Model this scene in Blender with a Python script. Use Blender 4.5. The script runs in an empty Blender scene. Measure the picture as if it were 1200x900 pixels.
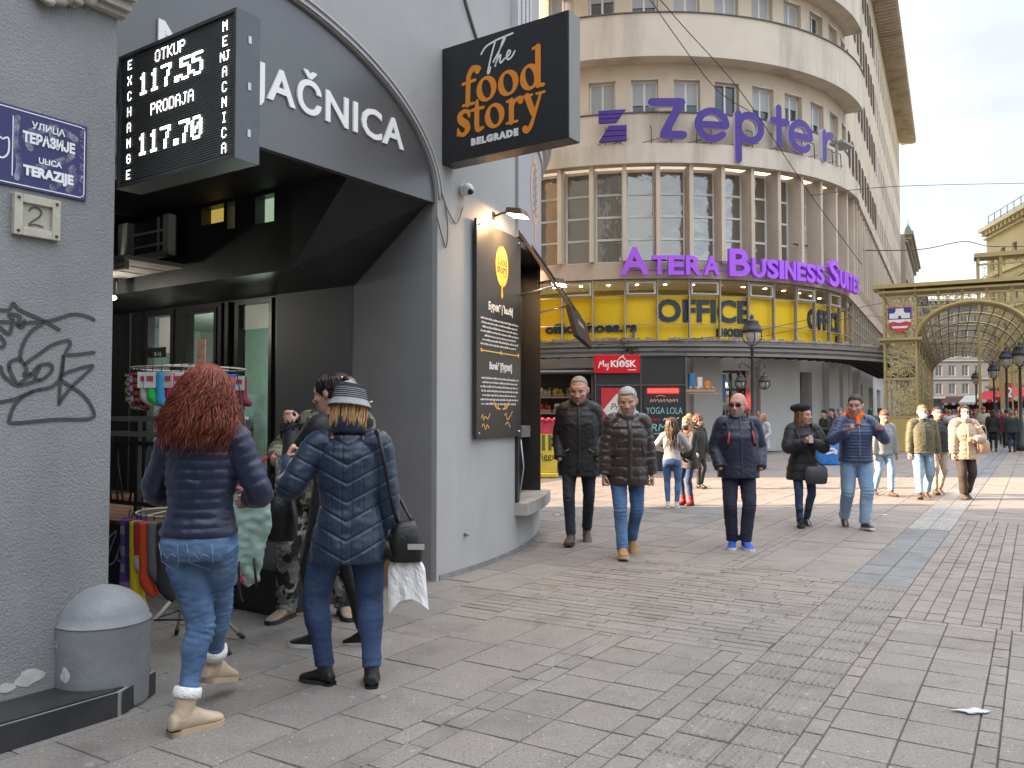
import bpy, math, random
import numpy as np
from mathutils import Vector, Matrix, noise as mnoise

random.seed(7)
rng = np.random.default_rng(7)
SC = bpy.context.scene
COL = SC.collection
R = math.radians

# ------------------------------------------------------------------ camera
CAM_H, FPX, HORIZON = 1.48, 985.0, 484.0
TH = math.atan((HORIZON - 450.0) / FPX)
cam_d = bpy.data.cameras.new('camera')
cam_d.sensor_width = 36.0
cam_d.lens = 36.0 * FPX / 1200.0
cam_d.clip_start = 0.05
cam_d.clip_end = 3000.0
cam = bpy.data.objects.new('camera', cam_d)
cam.location = (0, 0, CAM_H)
cam.rotation_euler = (math.pi / 2 + TH, 0, 0)
COL.objects.link(cam)
SC.camera = cam

# ------------------------------------------------------------------ sky, sun, exposure
SUN_EL, SUN_AZ = R(17.0), R(-90.0)          # low sun from the left, down the side street
world = bpy.data.worlds.new('World')
SC.world = world
world.use_nodes = True
wn, wl = world.node_tree.nodes, world.node_tree.links
wn.clear()
w_out = wn.new('ShaderNodeOutputWorld')
w_bg = wn.new('ShaderNodeBackground')
w_sky = wn.new('ShaderNodeTexSky')
w_sky.sky_type = 'NISHITA'
w_sky.sun_disc = False
w_sky.sun_elevation = SUN_EL
w_sky.sun_rotation = SUN_AZ
w_sky.air_density = 1.0
w_sky.dust_density = 2.0
w_sky.ozone_density = 1.0
w_bg.inputs['Strength'].default_value = 0.15
w_tc = wn.new('ShaderNodeTexCoord')
w_map = wn.new('ShaderNodeMapping')
w_map.inputs['Scale'].default_value = (1.0, 1.0, 3.0)
w_noise = wn.new('ShaderNodeTexNoise')
w_noise.inputs['Scale'].default_value = 3.2
w_noise.inputs['Detail'].default_value = 7.0
w_noise.inputs['Roughness'].default_value = 0.55
w_ramp = wn.new('ShaderNodeValToRGB')
w_ramp.color_ramp.elements[0].position = 0.30
w_ramp.color_ramp.elements[0].color = (0.62, 0.62, 0.62, 1)
w_ramp.color_ramp.elements[1].position = 0.62
w_ramp.color_ramp.elements[1].color = (0.97, 0.97, 0.97, 1)
w_mix = wn.new('ShaderNodeMix')
w_mix.data_type = 'RGBA'
w_n2 = wn.new('ShaderNodeTexNoise')              # brighter and greyer cloud banks
w_n2.inputs['Scale'].default_value = 2.1
w_n2.inputs['Detail'].default_value = 6.0
w_r2 = wn.new('ShaderNodeValToRGB')
w_r2.color_ramp.elements[0].position = 0.40
w_r2.color_ramp.elements[0].color = (1.08, 1.12, 1.18, 1)
w_r2.color_ramp.elements[1].position = 0.60
w_r2.color_ramp.elements[1].color = (1.50, 1.47, 1.42, 1)
wl.new(w_map.outputs['Vector'], w_n2.inputs['Vector'])
wl.new(w_n2.outputs['Fac'], w_r2.inputs['Fac'])
wl.new(w_r2.outputs['Color'], w_mix.inputs['B'])
wl.new(w_tc.outputs['Generated'], w_map.inputs['Vector'])
wl.new(w_map.outputs['Vector'], w_noise.inputs['Vector'])
wl.new(w_noise.outputs['Fac'], w_ramp.inputs['Fac'])
wl.new(w_ramp.outputs['Color'], w_mix.inputs['Factor'])
wl.new(w_sky.outputs['Color'], w_mix.inputs['A'])
w_sep = wn.new('ShaderNodeSeparateXYZ')            # an overcast sky is brighter overhead than at the horizon
w_el = wn.new('ShaderNodeMapRange')
w_el.inputs['From Min'].default_value = 0.40
w_el.inputs['From Max'].default_value = 1.0
w_el.inputs['To Min'].default_value = 1.0
w_el.inputs['To Max'].default_value = 4.2
w_mul = wn.new('ShaderNodeMix')
w_mul.data_type = 'RGBA'
w_mul.blend_type = 'MULTIPLY'
w_mul.inputs['Factor'].default_value = 1.0
wl.new(w_tc.outputs['Generated'], w_sep.inputs['Vector'])
wl.new(w_sep.outputs['Z'], w_el.inputs['Value'])
wl.new(w_mix.outputs['Result'], w_mul.inputs['A'])
wl.new(w_el.outputs['Result'], w_mul.inputs['B'])
wl.new(w_mul.outputs['Result'], w_bg.inputs['Color'])
wl.new(w_bg.outputs['Background'], w_out.inputs['Surface'])

sun_d = bpy.data.lights.new('sun', 'SUN')
sun_d.energy = 5.0
sun_d.angle = R(0.6)
sun_d.color = (1.0, 0.74, 0.50)
sun = bpy.data.objects.new('sun', sun_d)
sun.location = (-60, 16, 30)
sun.rotation_euler = Vector((math.cos(SUN_EL), 0, -math.sin(SUN_EL))).to_track_quat('-Z', 'Y').to_euler()
COL.objects.link(sun)

SC.view_settings.view_transform = 'Standard'
SC.view_settings.look = 'None'
SC.view_settings.exposure = 2.45
SC.view_settings.gamma = 1.0
SC.view_settings.use_curve_mapping = False
SC.render.engine = 'CYCLES'
SC.cycles.max_bounces = 6
SC.cycles.transparent_max_bounces = 12
SC.cycles.caustics_reflective = False
SC.cycles.caustics_refractive = False
# ------------------------------------------------------------------ helpers
def ray(u, v):
    x = (u - 600.0) / FPX
    k = (450.0 - v) / FPX
    return Vector((x, math.cos(TH) - k * math.sin(TH), math.sin(TH) + k * math.cos(TH)))
CAMP = Vector((0, 0, CAM_H))
def G(u, v, z=0.0):
    d = ray(u, v); t = (z - CAM_H) / d.z
    return CAMP + d * t
def P(u, v, y):
    d = ray(u, v); return CAMP + d * (y / d.y)

class MB:
    """collects shapes for one mesh"""
    def __init__(s): s.v = []; s.f = []; s.m = []; s.sm = []
    def add(s, V, F, m=0, smooth=False):
        b = len(s.v)
        s.v.extend([tuple(p) for p in V])
        for f in F:
            s.f.append([i + b for i in f]); s.m.append(m); s.sm.append(smooth)
        return s
    def quad(s, a, b, c, d, m=0): return s.add([a, b, c, d], [(0, 1, 2, 3)], m)
    def hexa(s, p, m=0):
        """8 points: 0-3 bottom loop, 4-7 top loop"""
        return s.add(p, [(3, 2, 1, 0), (4, 5, 6, 7), (0, 1, 5, 4), (1, 2, 6, 5), (2, 3, 7, 6), (3, 0, 4, 7)], m)
    def box(s, fn, x0, x1, y0, y1, z0, z1, m=0):
        return s.hexa([fn(x0, y0, z0), fn(x1, y0, z0), fn(x1, y1, z0), fn(x0, y1, z0),
                       fn(x0, y0, z1), fn(x1, y0, z1), fn(x1, y1, z1), fn(x0, y1, z1)], m)
    def prism(s, fn, poly, z0, z1, m=0, mside=None):
        n = len(poly)
        V = [fn(x, y, z0) for x, y in poly] + [fn(x, y, z1) for x, y in poly]
        s.add(V, [tuple(range(n - 1, -1, -1)), tuple(range(n, 2 * n))], m)
        return s.add(V, [(i, (i + 1) % n, n + (i + 1) % n, n + i) for i in range(n)], m if mside is None else mside)
    def loft(s, rings, m=0, cap=True, smooth=True, close=False):
        n = len(rings[0]); V = [p for r in rings for p in r]; F = []
        k = len(rings)
        for j in range(k - 1 if not close else k):
            j2 = (j + 1) % k
            for i in range(n):
                F.append((j * n + i, j * n + (i + 1) % n, j2 * n + (i + 1) % n, j2 * n + i))
        if cap and not close:
            F.append(tuple(range(n - 1, -1, -1))); F.append(tuple((k - 1) * n + i for i in range(n)))
        return s.add(V, F, m, smooth)
    def tube(s, pts, rad, n=8, m=0, sub=0, rnd=False, smooth=True, flat=1.0, up=None):
        pts = [Vector(p) for p in pts]
        if not hasattr(rad, '__len__'): rad = [rad] * len(pts)
        if sub: pts, rad = crom(pts, rad, sub)
        rings = []; fr = None
        k = len(pts)
        if rnd:
            d0 = (pts[0] - pts[1]).normalized(); d1 = (pts[-1] - pts[-2]).normalized()
            r0, r1 = rad[0], rad[-1]
            pre = [pts[0] + d0 * r0 * math.sin(a) for a in (1.35, .9, .45)]
            prr = [r0 * math.cos(a) for a in (1.35, .9, .45)]
            post = [pts[-1] + d1 * r1 * math.sin(a) for a in (.45, .9, 1.35)]
            por = [r1 * math.cos(a) for a in (.45, .9, 1.35)]
            pts = pre + pts + post; rad = prr + list(rad) + por; k = len(pts)
        for i in range(k):
            t = (pts[min(i + 1, k - 1)] - pts[max(i - 1, 0)])
            if t.length < 1e-9: t = Vector((0, 0, 1))
            t.normalize()
            if fr is None:
                a = Vector(up) if up is not None else (Vector((1, 0, 0)) if abs(t.x) < .8 else Vector((0, 1, 0)))
                fr = (a - t * a.dot(t)).normalized()
            else:
                fr = fr - t * fr.dot(t)
                fr = fr.normalized() if fr.length > 1e-6 else t.orthogonal().normalized()
            b = t.cross(fr)
            rings.append([pts[i] + (fr * math.cos(2 * math.pi * j / n) * rad[i] + b * math.sin(2 * math.pi * j / n) * rad[i] * flat) for j in range(n)])
        return s.loft(rings, m, True, smooth)
    def ell(s, c, r, m=0, nu=14, nv=9, fn=None):
        c = Vector(c); rings = []
        for j in range(nv + 1):
            a = -math.pi / 2 + math.pi * (j + .0) / nv
            ca = max(math.cos(a), .02)
            rings.append([(c.x + r[0] * ca * math.cos(2 * math.pi * i / nu), c.y + r[1] * ca * math.sin(2 * math.pi * i / nu), c.z + r[2] * math.sin(a)) for i in range(nu)])
        if fn: rings = [[fn(*p) for p in q] for q in rings]
        return s.loft(rings, m)
    def merge(s, o, fn=None):
        V = o.v if fn is None else [fn(*p) for p in o.v]
        b = len(s.v); s.v.extend([tuple(p) for p in V])
        s.f += [[i + b for i in f] for f in o.f]; s.m += o.m; s.sm += o.sm
        return s

def crom(pts, rad, sub):
    P_, R_ = [], []
    n = len(pts)
    for i in range(n - 1):
        p0, p1, p2, p3 = pts[max(i - 1, 0)], pts[i], pts[i + 1], pts[min(i + 2, n - 1)]
        for k in range(sub):
            t = k / sub
            a = 2 * p1 + (p2 - p0) * t + (2 * p0 - 5 * p1 + 4 * p2 - p3) * t * t + (3 * p1 - p0 - 3 * p2 + p3) * t ** 3
            P_.append(a * .5)
            tt = t * t * (3 - 2 * t)
            R_.append(rad[i] * (1 - tt) + rad[i + 1] * tt)
    P_.append(pts[-1]); R_.append(rad[-1])
    return P_, R_

WM = {}                                        # world matrix of every object made here
def tagit(o, label=None, cat=None, group=None, kind=None):
    if label: o['label'] = label
    if cat: o['category'] = cat
    if group: o['group'] = group
    if kind: o['kind'] = kind
    return o
def empty(name, loc, label, cat, group=None, rz=0.0, kind=None):
    o = bpy.data.objects.new(name, None)
    o.empty_display_size = .1
    o.location = loc; o.rotation_euler = (0, 0, rz)
    COL.objects.link(o)
    WM[o.name] = Matrix.Translation(Vector(loc)) @ Matrix.Rotation(rz, 4, 'Z')
    return tagit(o, label, cat, group, kind)
def obj(name, mb, mats, parent=None, label=None, cat=None, group=None, kind=None, local=False, loc=None, rz=0.0, bevel=0):
    """one mesh object from world coordinates (or parent-local ones when local)"""
    if not isinstance(mats, (list, tuple)): mats = [mats]
    me = bpy.data.meshes.new(name)
    V = np.array(mb.v, dtype=float).reshape(-1, 3)
    o = bpy.data.objects.new(name, me)
    COL.objects.link(o)
    if parent is not None:
        M = WM[parent.name]
        o.parent = parent
        if not local:
            Mi = np.array(M.inverted()); V = V @ Mi[:3, :3].T + Mi[:3, 3]
        WM[o.name] = M.copy()
    else:
        if loc is None and not local:
            loc = (float(V[:, 0].mean()), float(V[:, 1].mean()), float(V[:, 2].min()))
        if loc is None: loc = (0, 0, 0)
        o.location = loc; o.rotation_euler = (0, 0, rz)
        M = Matrix.Translation(Vector(loc)) @ Matrix.Rotation(rz, 4, 'Z')
        WM[o.name] = M
        if not local:
            Mi = np.array(M.inverted()); V = V @ Mi[:3, :3].T + Mi[:3, 3]
    me.from_pydata(V.tolist(), [], mb.f)
    for m in mats: me.materials.append(m)
    me.polygons.foreach_set('material_index', mb.m)
    me.polygons.foreach_set('use_smooth', mb.sm)
    me.update()
    if bevel:
        md = o.modifiers.new('bevel', 'BEVEL'); md.width = bevel; md.segments = 2; md.limit_method = 'ANGLE'
        md.harden_normals = False
    return tagit(o, label, cat, group, kind)
def kids(o): return [c for c in list(COL.objects) if c.parent == o]
def copy_thing(root, loc, rz=0.0, label=None, scale=1.0, tree=None):
    r = root.copy(); COL.objects.link(r); r.location = loc; r.rotation_euler = (0, 0, rz); r.scale = (scale,) * 3
    if label: r['label'] = label
    for ch in root.children:
        c = ch.copy(); COL.objects.link(c); c.parent = r
        for g in ch.children:
            d = g.copy(); COL.objects.link(d); d.parent = c
    return r

# ------------------------------------------------------------------ materials
def srgb(r, g, b):
    f = lambda c: (c / 255 / 12.92) if c / 255 <= .04045 else ((c / 255 + .055) / 1.055) ** 2.4
    return (f(r), f(g), f(b))
MC = {}
def mat(name, col, rough=.7, var=.12, vs=6.0, bump=0.0, bs=60.0, metal=0.0, emit=0.0, ecol=None, spec=.5, coat=0.0, trans=0.0, ior=1.45,
        stain=0.0, stain_col=(.05, .045, .04), sscale=1.2, sz=1.0, sheen=0.0, bdist=.01, alpha=1.0, isl=0.0):
    if name in MC: return MC[name]
    m = bpy.data.materials.new(name); m.use_nodes = True
    nt = m.node_tree; N, L = nt.nodes, nt.links
    b = N['Principled BSDF']
    b.inputs['Roughness'].default_value = rough
    b.inputs['Metallic'].default_value = metal
    b.inputs['Specular IOR Level'].default_value = spec
    b.inputs['Coat Weight'].default_value = coat
    b.inputs['Transmission Weight'].default_value = trans
    b.inputs['IOR'].default_value = ior
    b.inputs['Alpha'].default_value = alpha
    b.inputs['Sheen Weight'].default_value = sheen
    tc = N.new('ShaderNodeTexCoord')
    n1 = N.new('ShaderNodeTexNoise'); n1.inputs['Scale'].default_value = vs; n1.inputs['Detail'].default_value = 6
    L.new(tc.outputs['Object'], n1.inputs['Vector'])
    hs = N.new('ShaderNodeMix'); hs.data_type = 'RGBA'
    lo = tuple(max(c * (1 - var * 1.6), 0) for c in col) + (1,); hi = tuple(min(c * (1 + var * 1.6), 1) for c in col) + (1,)
    hs.inputs['A'].default_value = lo; hs.inputs['B'].default_value = hi
    L.new(n1.outputs['Fac'], hs.inputs['Factor'])
    out = hs.outputs['Result']
    if isl:
        g = N.new('ShaderNodeNewGeometry'); mm = N.new('ShaderNodeMapRange')
        mm.inputs['To Min'].default_value = 1 - isl; mm.inputs['To Max'].default_value = 1 + isl
        L.new(g.outputs['Random Per Island'], mm.inputs['Value'])
        mx = N.new('ShaderNodeMix'); mx.data_type = 'RGBA'; mx.blend_type = 'MULTIPLY'; mx.inputs['Factor'].default_value = 1
        L.new(out, mx.inputs['A']); L.new(mm.outputs['Result'], mx.inputs['B']); out = mx.outputs['Result']
    if stain:
        mp = N.new('ShaderNodeMapping'); mp.inputs['Scale'].default_value = (1, 1, sz)
        L.new(tc.outputs['Object'], mp.inputs['Vector'])
        n3 = N.new('ShaderNodeTexNoise'); n3.inputs['Scale'].default_value = sscale; n3.inputs['Detail'].default_value = 8; n3.inputs['Roughness'].default_value = .65
        L.new(mp.outputs['Vector'], n3.inputs['Vector'])
        rp = N.new('ShaderNodeValToRGB'); rp.color_ramp.elements[0].position = .48; rp.color_ramp.elements[1].position = .75
        rp.color_ramp.elements[1].color = (stain,) * 3 + (1,)
        L.new(n3.outputs['Fac'], rp.inputs['Fac'])
        mx = N.new('ShaderNodeMix'); mx.data_type = 'RGBA'; mx.inputs['B'].default_value = tuple(stain_col) + (1,)
        L.new(rp.outputs['Color'], mx.inputs['Factor']); L.new(out, mx.inputs['A']); out = mx.outputs['Result']
    L.new(out, b.inputs['Base Color'])
    if rough > .15 and not emit:
        rr = N.new('ShaderNodeMapRange'); rr.inputs['To Min'].default_value = max(rough - .08, 0); rr.inputs['To Max'].default_value = min(rough + .08, 1)
        L.new(n1.outputs['Fac'], rr.inputs['Value']); L.new(rr.outputs['Result'], b.inputs['Roughness'])
    if bump:
        n2 = N.new('ShaderNodeTexNoise'); n2.inputs['Scale'].default_value = bs; n2.inputs['Detail'].default_value = 5
        L.new(tc.outputs['Object'], n2.inputs['Vector'])
        bp = N.new('ShaderNodeBump'); bp.inputs['Strength'].default_value = bump; bp.inputs['Distance'].default_value = bdist
        L.new(n2.outputs['Fac'], bp.inputs['Height']); L.new(bp.outputs['Normal'], b.inputs['Normal'])
    if emit:
        b.inputs['Emission Color'].default_value = tuple(ecol or col) + (1,)
        b.inputs['Emission Strength'].default_value = emit
    MC[name] = m
    return m
def glass(name, tint=(.02, .025, .025), rough=.03, wav=0.0, spec=.5):
    """dark reflecting window pane; wav bends the reflection the way old panes do"""
    if name in MC: return MC[name]
    m = mat(name, tint, rough, .1, 2, bump=wav, bs=1.1, spec=spec, bdist=.06)
    m.node_tree.nodes['Principled BSDF'].inputs['IOR'].default_value = 1.9
    return m
def clear_glass(name, tint=(.85, .9, .88), amount=.25, ior=1.6):
    """see-through pane: mostly transparent with a mirror sheen"""
    if name in MC: return MC[name]
    m = bpy.data.materials.new(name); m.use_nodes = True
    N, L = m.node_tree.nodes, m.node_tree.links
    N.remove(N['Principled BSDF'])
    t = N.new('ShaderNodeBsdfTransparent'); t.inputs['Color'].default_value = tint + (1,)
    g = N.new('ShaderNodeBsdfGlossy'); g.inputs['Roughness'].default_value = .03
    fr = N.new('ShaderNodeFresnel'); fr.inputs['IOR'].default_value = ior
    ad = N.new('ShaderNodeMath'); ad.operation = 'ADD'; ad.inputs[1].default_value = amount * .3; ad.use_clamp = True
    mx = N.new('ShaderNodeMixShader')
    L.new(fr.outputs['Fac'], ad.inputs[0]); L.new(ad.outputs[0], mx.inputs['Fac'])
    L.new(t.outputs[0], mx.inputs[1]); L.new(g.outputs[0], mx.inputs[2])
    L.new(mx.outputs[0], N['Material Output'].inputs['Surface'])
    MC[name] = m
    return m

# ------------------------------------------------------------------ lettering
def text_geo(body, size=1.0, off=0.0, ext=0.0, align='CENTER', shear=0.0, sx=1.0, spacing=1.0):
    c = bpy.data.curves.new('text_tmp', 'FONT'); c.body = body; c.size = size; c.align_x = align
    c.offset = off; c.extrude = ext; c.shear = shear; c.resolution_u = 3; c.space_character = spacing
    o = bpy.data.objects.new('text_tmp', c); COL.objects.link(o)
    me = bpy.data.meshes.new_from_object(o.evaluated_get(bpy.context.evaluated_depsgraph_get()))
    V = [(v.co.x * sx, v.co.y, v.co.z) for v in me.vertices]; F = [tuple(p.vertices) for p in me.polygons]
    bpy.data.objects.remove(o); bpy.data.curves.remove(c); bpy.data.meshes.remove(me)
    return V, F
def letters(mb, fn, body, size, x=0, y=0, z=0.0, ext=.002, off=0.0, m=0, align='CENTER', shear=0.0, sx=1.0, spacing=1.0, width=None):
    V, F = text_geo(body, size, off, ext, align, shear, sx, spacing)
    if not V: return mb
    if width:
        xs = [p[0] for p in V]; k = width / (max(xs) - min(xs)); x0 = (max(xs) + min(xs)) / 2
        V = [((p[0] - x0) * k, p[1], p[2]) for p in V]
    return mb.add([fn(p[0] + x, p[1] + y, p[2] + z) for p in V], F, m)
def strokes(mb, fn, paths, r, z=0.0, th=.002, m=0, sub=5, sx=1.0, sy=1.0, x=0.0, y=0.0):
    """pen strokes: flat ribbons; each path is [(x,y[,rscale])...]"""
    for pth in paths:
        pts = [Vector((p[0] * sx + x, p[1] * sy + y, 0)) for p in pth]
        rr = [r * (p[2] if len(p) > 2 else 1) for p in pth]
        if len(pts) > 2: pts, rr = crom(pts, rr, sub)
        n = len(pts); Lf, Rt = [], []
        for i in range(n):
            t = pts[min(i + 1, n - 1)] - pts[max(i - 1, 0)]
            t = t.normalized() if t.length > 1e-9 else Vector((1, 0, 0))
            nn = Vector((-t.y, t.x, 0))
            Lf.append(pts[i] + nn * rr[i]); Rt.append(pts[i] - nn * rr[i])
        # round ends
        def arc(c, d, rad):
            a0 = math.atan2(d.y, d.x)
            return [(c.x + rad * math.cos(a0 + a), c.y + rad * math.sin(a0 + a)) for a in (-1.05, -.5, 0, .5, 1.05)]
        d0 = (pts[0] - pts[1]); d1 = (pts[-1] - pts[-2])
        V = [fn(p.x, p.y, z + th) for p in Lf] + [fn(p.x, p.y, z + th) for p in Rt]
        F = [(n + i, n + i + 1, i + 1, i) for i in range(n - 1)]
        mb.add(V, F, m)
        for c, d, rad in ((pts[0], d0, rr[0]), (pts[-1], d1, rr[-1])):
            nn = Vector((-d.y, d.x, 0)).normalized()
            poly = [(c.x - nn.x * rad, c.y - nn.y * rad)] + arc(c, d, rad) + [(c.x + nn.x * rad, c.y + nn.y * rad)]
            mb.add([fn(a, b, z + th) for a, b in poly], [tuple(range(len(poly)))], m)
    return mb
def frame(o, xd, yd=(0, 0, 1)):
    o = Vector(o); xd = Vector(xd).normalized(); yd = Vector(yd).normalized(); zd = xd.cross(yd)
    return lambda x, y, z: o + xd * x + yd * y + zd * z
WORLD = lambda x, y, z: Vector((x, y, z))
def holed(mb, mp, sb, zb, holes, w0, w1, m=0, mrev=None):
    """wall skin at offset w0 with rectangular openings (s0,s1,z0,z1) whose reveals go back to w1; sb, zb are break lists"""
    sb = sorted(set([round(x, 4) for x in sb] + [round(h[i], 4) for h in holes for i in (0, 1)]))
    zb = sorted(set([round(x, 4) for x in zb] + [round(h[i], 4) for h in holes for i in (2, 3)]))
    inh = lambda s, z: any(h[0] < s < h[1] and h[2] < z < h[3] for h in holes)
    for i in range(len(sb) - 1):
        for j in range(len(zb) - 1):
            s0, s1, z0, z1 = sb[i], sb[i + 1], zb[j], zb[j + 1]
            if not inh((s0 + s1) / 2, (z0 + z1) / 2):
                mb.quad(mp(s0, w0, z0), mp(s1, w0, z0), mp(s1, w0, z1), mp(s0, w0, z1), m)
    mr = m if mrev is None else mrev
    for a, b, c, d in holes:
        mb.quad(mp(a, w0, c), mp(b, w0, c), mp(b, w1, c), mp(a, w1, c), mr)
        mb.quad(mp(a, w1, d), mp(b, w1, d), mp(b, w0, d), mp(a, w0, d), mr)
        mb.quad(mp(a, w1, c), mp(a, w1, d), mp(a, w0, d), mp(a, w0, c), mr)
        mb.quad(mp(b, w0, c), mp(b, w0, d), mp(b, w1, d), mp(b, w1, c), mr)
    return mb
def cbox(mb, mp, s0, s1, w0, w1, z0, z1, m=0, n=1):
    """box that follows a curved facade"""
    for i in range(n):
        a = s0 + (s1 - s0) * i / n; b = s0 + (s1 - s0) * (i + 1) / n
        q = [mp(a, w0, z0), mp(b, w0, z0), mp(b, w1, z0), mp(a, w1, z0), mp(a, w0, z1), mp(b, w0, z1), mp(b, w1, z1), mp(a, w1, z1)]
        F = [(3, 2, 1, 0), (4, 5, 6, 7), (0, 1, 5, 4), (2, 3, 7, 6)]
        if i == 0: F.append((3, 0, 4, 7))
        if i == n - 1: F.append((1, 2, 6, 5))
        mb.add(q, F, m)
    return mb
def lin(a, b, n): return [a + (b - a) * i / n for i in range(n + 1)]
# ------------------------------------------------------------------ ground: joint-coloured base sheet with laid slabs on top
GA = math.atan(615 / 985)
g1 = Vector((math.sin(GA), math.cos(GA), 0)); g2 = Vector((math.cos(GA), -math.sin(GA), 0))
def pq(p, q, z=0): return g1 * p + g2 * q + Vector((0, 0, z))
FA = math.atan(675 / 985)
B0 = Vector((-0.654, 7.46, 0.0))
d1 = Vector((math.sin(FA), math.cos(FA), 0)); nF = Vector((math.cos(FA), -math.sin(FA), 0))
def F(s, w, z): return B0 + d1 * s + nF * w + Vector((0, 0, z))
def onF(u, v, w=0.0):
    d = ray(u, v); t = ((B0 - CAMP).dot(nF) + w) / d.dot(nF); p = CAMP + d * t
    return (p - B0).dot(d1), p.z
def onS(u, v, s=0.0):
    """plane s = const: returns k (depth into the recess) and z"""
    d = ray(u, v); t = ((B0 - CAMP).dot(d1) + s) / d.dot(d1); p = CAMP + d * t
    return -(p - B0).dot(nF), p.z

def slab_mat(name, c0, c1, ridge=False, tint=None):
    m = bpy.data.materials.new(name); m.use_nodes = True
    N, L = m.node_tree.nodes, m.node_tree.links
    b = N['Principled BSDF']; b.inputs['Specular IOR Level'].default_value = .35
    tc = N.new('ShaderNodeTexCoord'); geo = N.new('ShaderNodeNewGeometry')
    def nz(scale, det=5, rough=.55):
        n = N.new('ShaderNodeTexNoise'); n.inputs['Scale'].default_value = scale; n.inputs['Detail'].default_value = det; n.inputs['Roughness'].default_value = rough
        L.new(tc.outputs['Object'], n.inputs['Vector']); return n.outputs['Fac']
    def mix(a, bb, f, mode='MIX'):
        x = N.new('ShaderNodeMix'); x.data_type = 'RGBA'; x.blend_type = mode
        for s_, v_ in (('A', a), ('B', bb), ('Factor', f)):
            if isinstance(v_, (tuple, float)): x.inputs[s_].default_value = v_ if isinstance(v_, float) else v_ + (1,)
            else: L.new(v_, x.inputs[s_])
        return x.outputs['Result']
    def ramp(src, p0, p1, v0=0., v1=1.):
        r = N.new('ShaderNodeMapRange'); r.inputs['From Min'].default_value = p0; r.inputs['From Max'].default_value = p1
        r.inputs['To Min'].default_value = v0; r.inputs['To Max'].default_value = v1
        L.new(src, r.inputs['Value']); return r.outputs['Result']
    col = mix(c0, c1, geo.outputs['Random Per Island'])
    col = mix(col, (.5, .5, .5), ramp(nz(1.1, 6), .35, .75, 0., .0), 'MIX')
    col = mix(col, (.30, .26, .225), ramp(nz(.5, 4), .35, .7, 0., .4))
    col = mix(col, (.06, .054, .048), ramp(nz(2.3, 8, .7), .5, .8, 0., .6))
    col = mix(col, (.10, .09, .08), ramp(nz(70, 3), .5, .66, 0., .6))
    vo = N.new('ShaderNodeTexVoronoi'); vo.inputs['Scale'].default_value = 34; L.new(tc.outputs['Object'], vo.inputs['Vector'])
    wn_ = N.new('ShaderNodeSeparateColor'); L.new(vo.outputs['Color'], wn_.inputs['Color'])
    spot = N.new('ShaderNodeMath'); spot.operation = 'MULTIPLY'
    L.new(ramp(vo.outputs['Distance'], .12, .2, 1., 0.), spot.inputs[0]); L.new(ramp(wn_.outputs['Red'], .80, .84, 0., .9), spot.inputs[1])
    col = mix(col, (.46, .44, .41), spot.outputs[0])
    vo2 = N.new('ShaderNodeTexVoronoi'); vo2.inputs['Scale'].default_value = 7.5; L.new(tc.outputs['Object'], vo2.inputs['Vector'])
    w2 = N.new('ShaderNodeSeparateColor'); L.new(vo2.outputs['Color'], w2.inputs['Color'])
    sp2 = N.new('ShaderNodeMath'); sp2.operation = 'MULTIPLY'
    L.new(ramp(vo2.outputs['Distance'], .1, .16, 1., 0.), sp2.inputs[0]); L.new(ramp(w2.outputs['Red'], .60, .64, 0., .55), sp2.inputs[1])
    col = mix(col, (.33, .32, .31), sp2.outputs[0])
    L.new(col, b.inputs['Base Color'])
    L.new(ramp(nz(3, 5), .3, .7, .5, .85), b.inputs['Roughness'])
    bp = N.new('ShaderNodeBump'); bp.inputs['Strength'].default_value = .5; bp.inputs['Distance'].default_value = .006
    L.new(nz(120, 4), bp.inputs['Height']); L.new(bp.outputs['Normal'], b.inputs['Normal'])
    return m
M_joint = mat('joint_dirt', (.085, .078, .07), .95, .3, 8)
M_slabs = [slab_mat('slab_grey', (.198, .177, .159), (.248, .225, .203)), slab_mat('slab_reddish', (.226, .191, .169), (.272, .232, .206)),
           slab_mat('tactile_blue', (.15, .16, .172), (.19, .20, .21)), slab_mat('tactile_pale', (.30, .29, .27), (.40, .38, .35)),
           slab_mat('passage_slab', (.17, .16, .15), (.225, .212, .198))]
g = MB(); g.add([(-900, -900, -.012), (900, -900, -.012), (900, 900, -.012), (-900, 900, -.012)], [(0, 1, 2, 3)])
obj('ground', g, M_joint, kind='structure', loc=(0, 0, 0))

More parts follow.
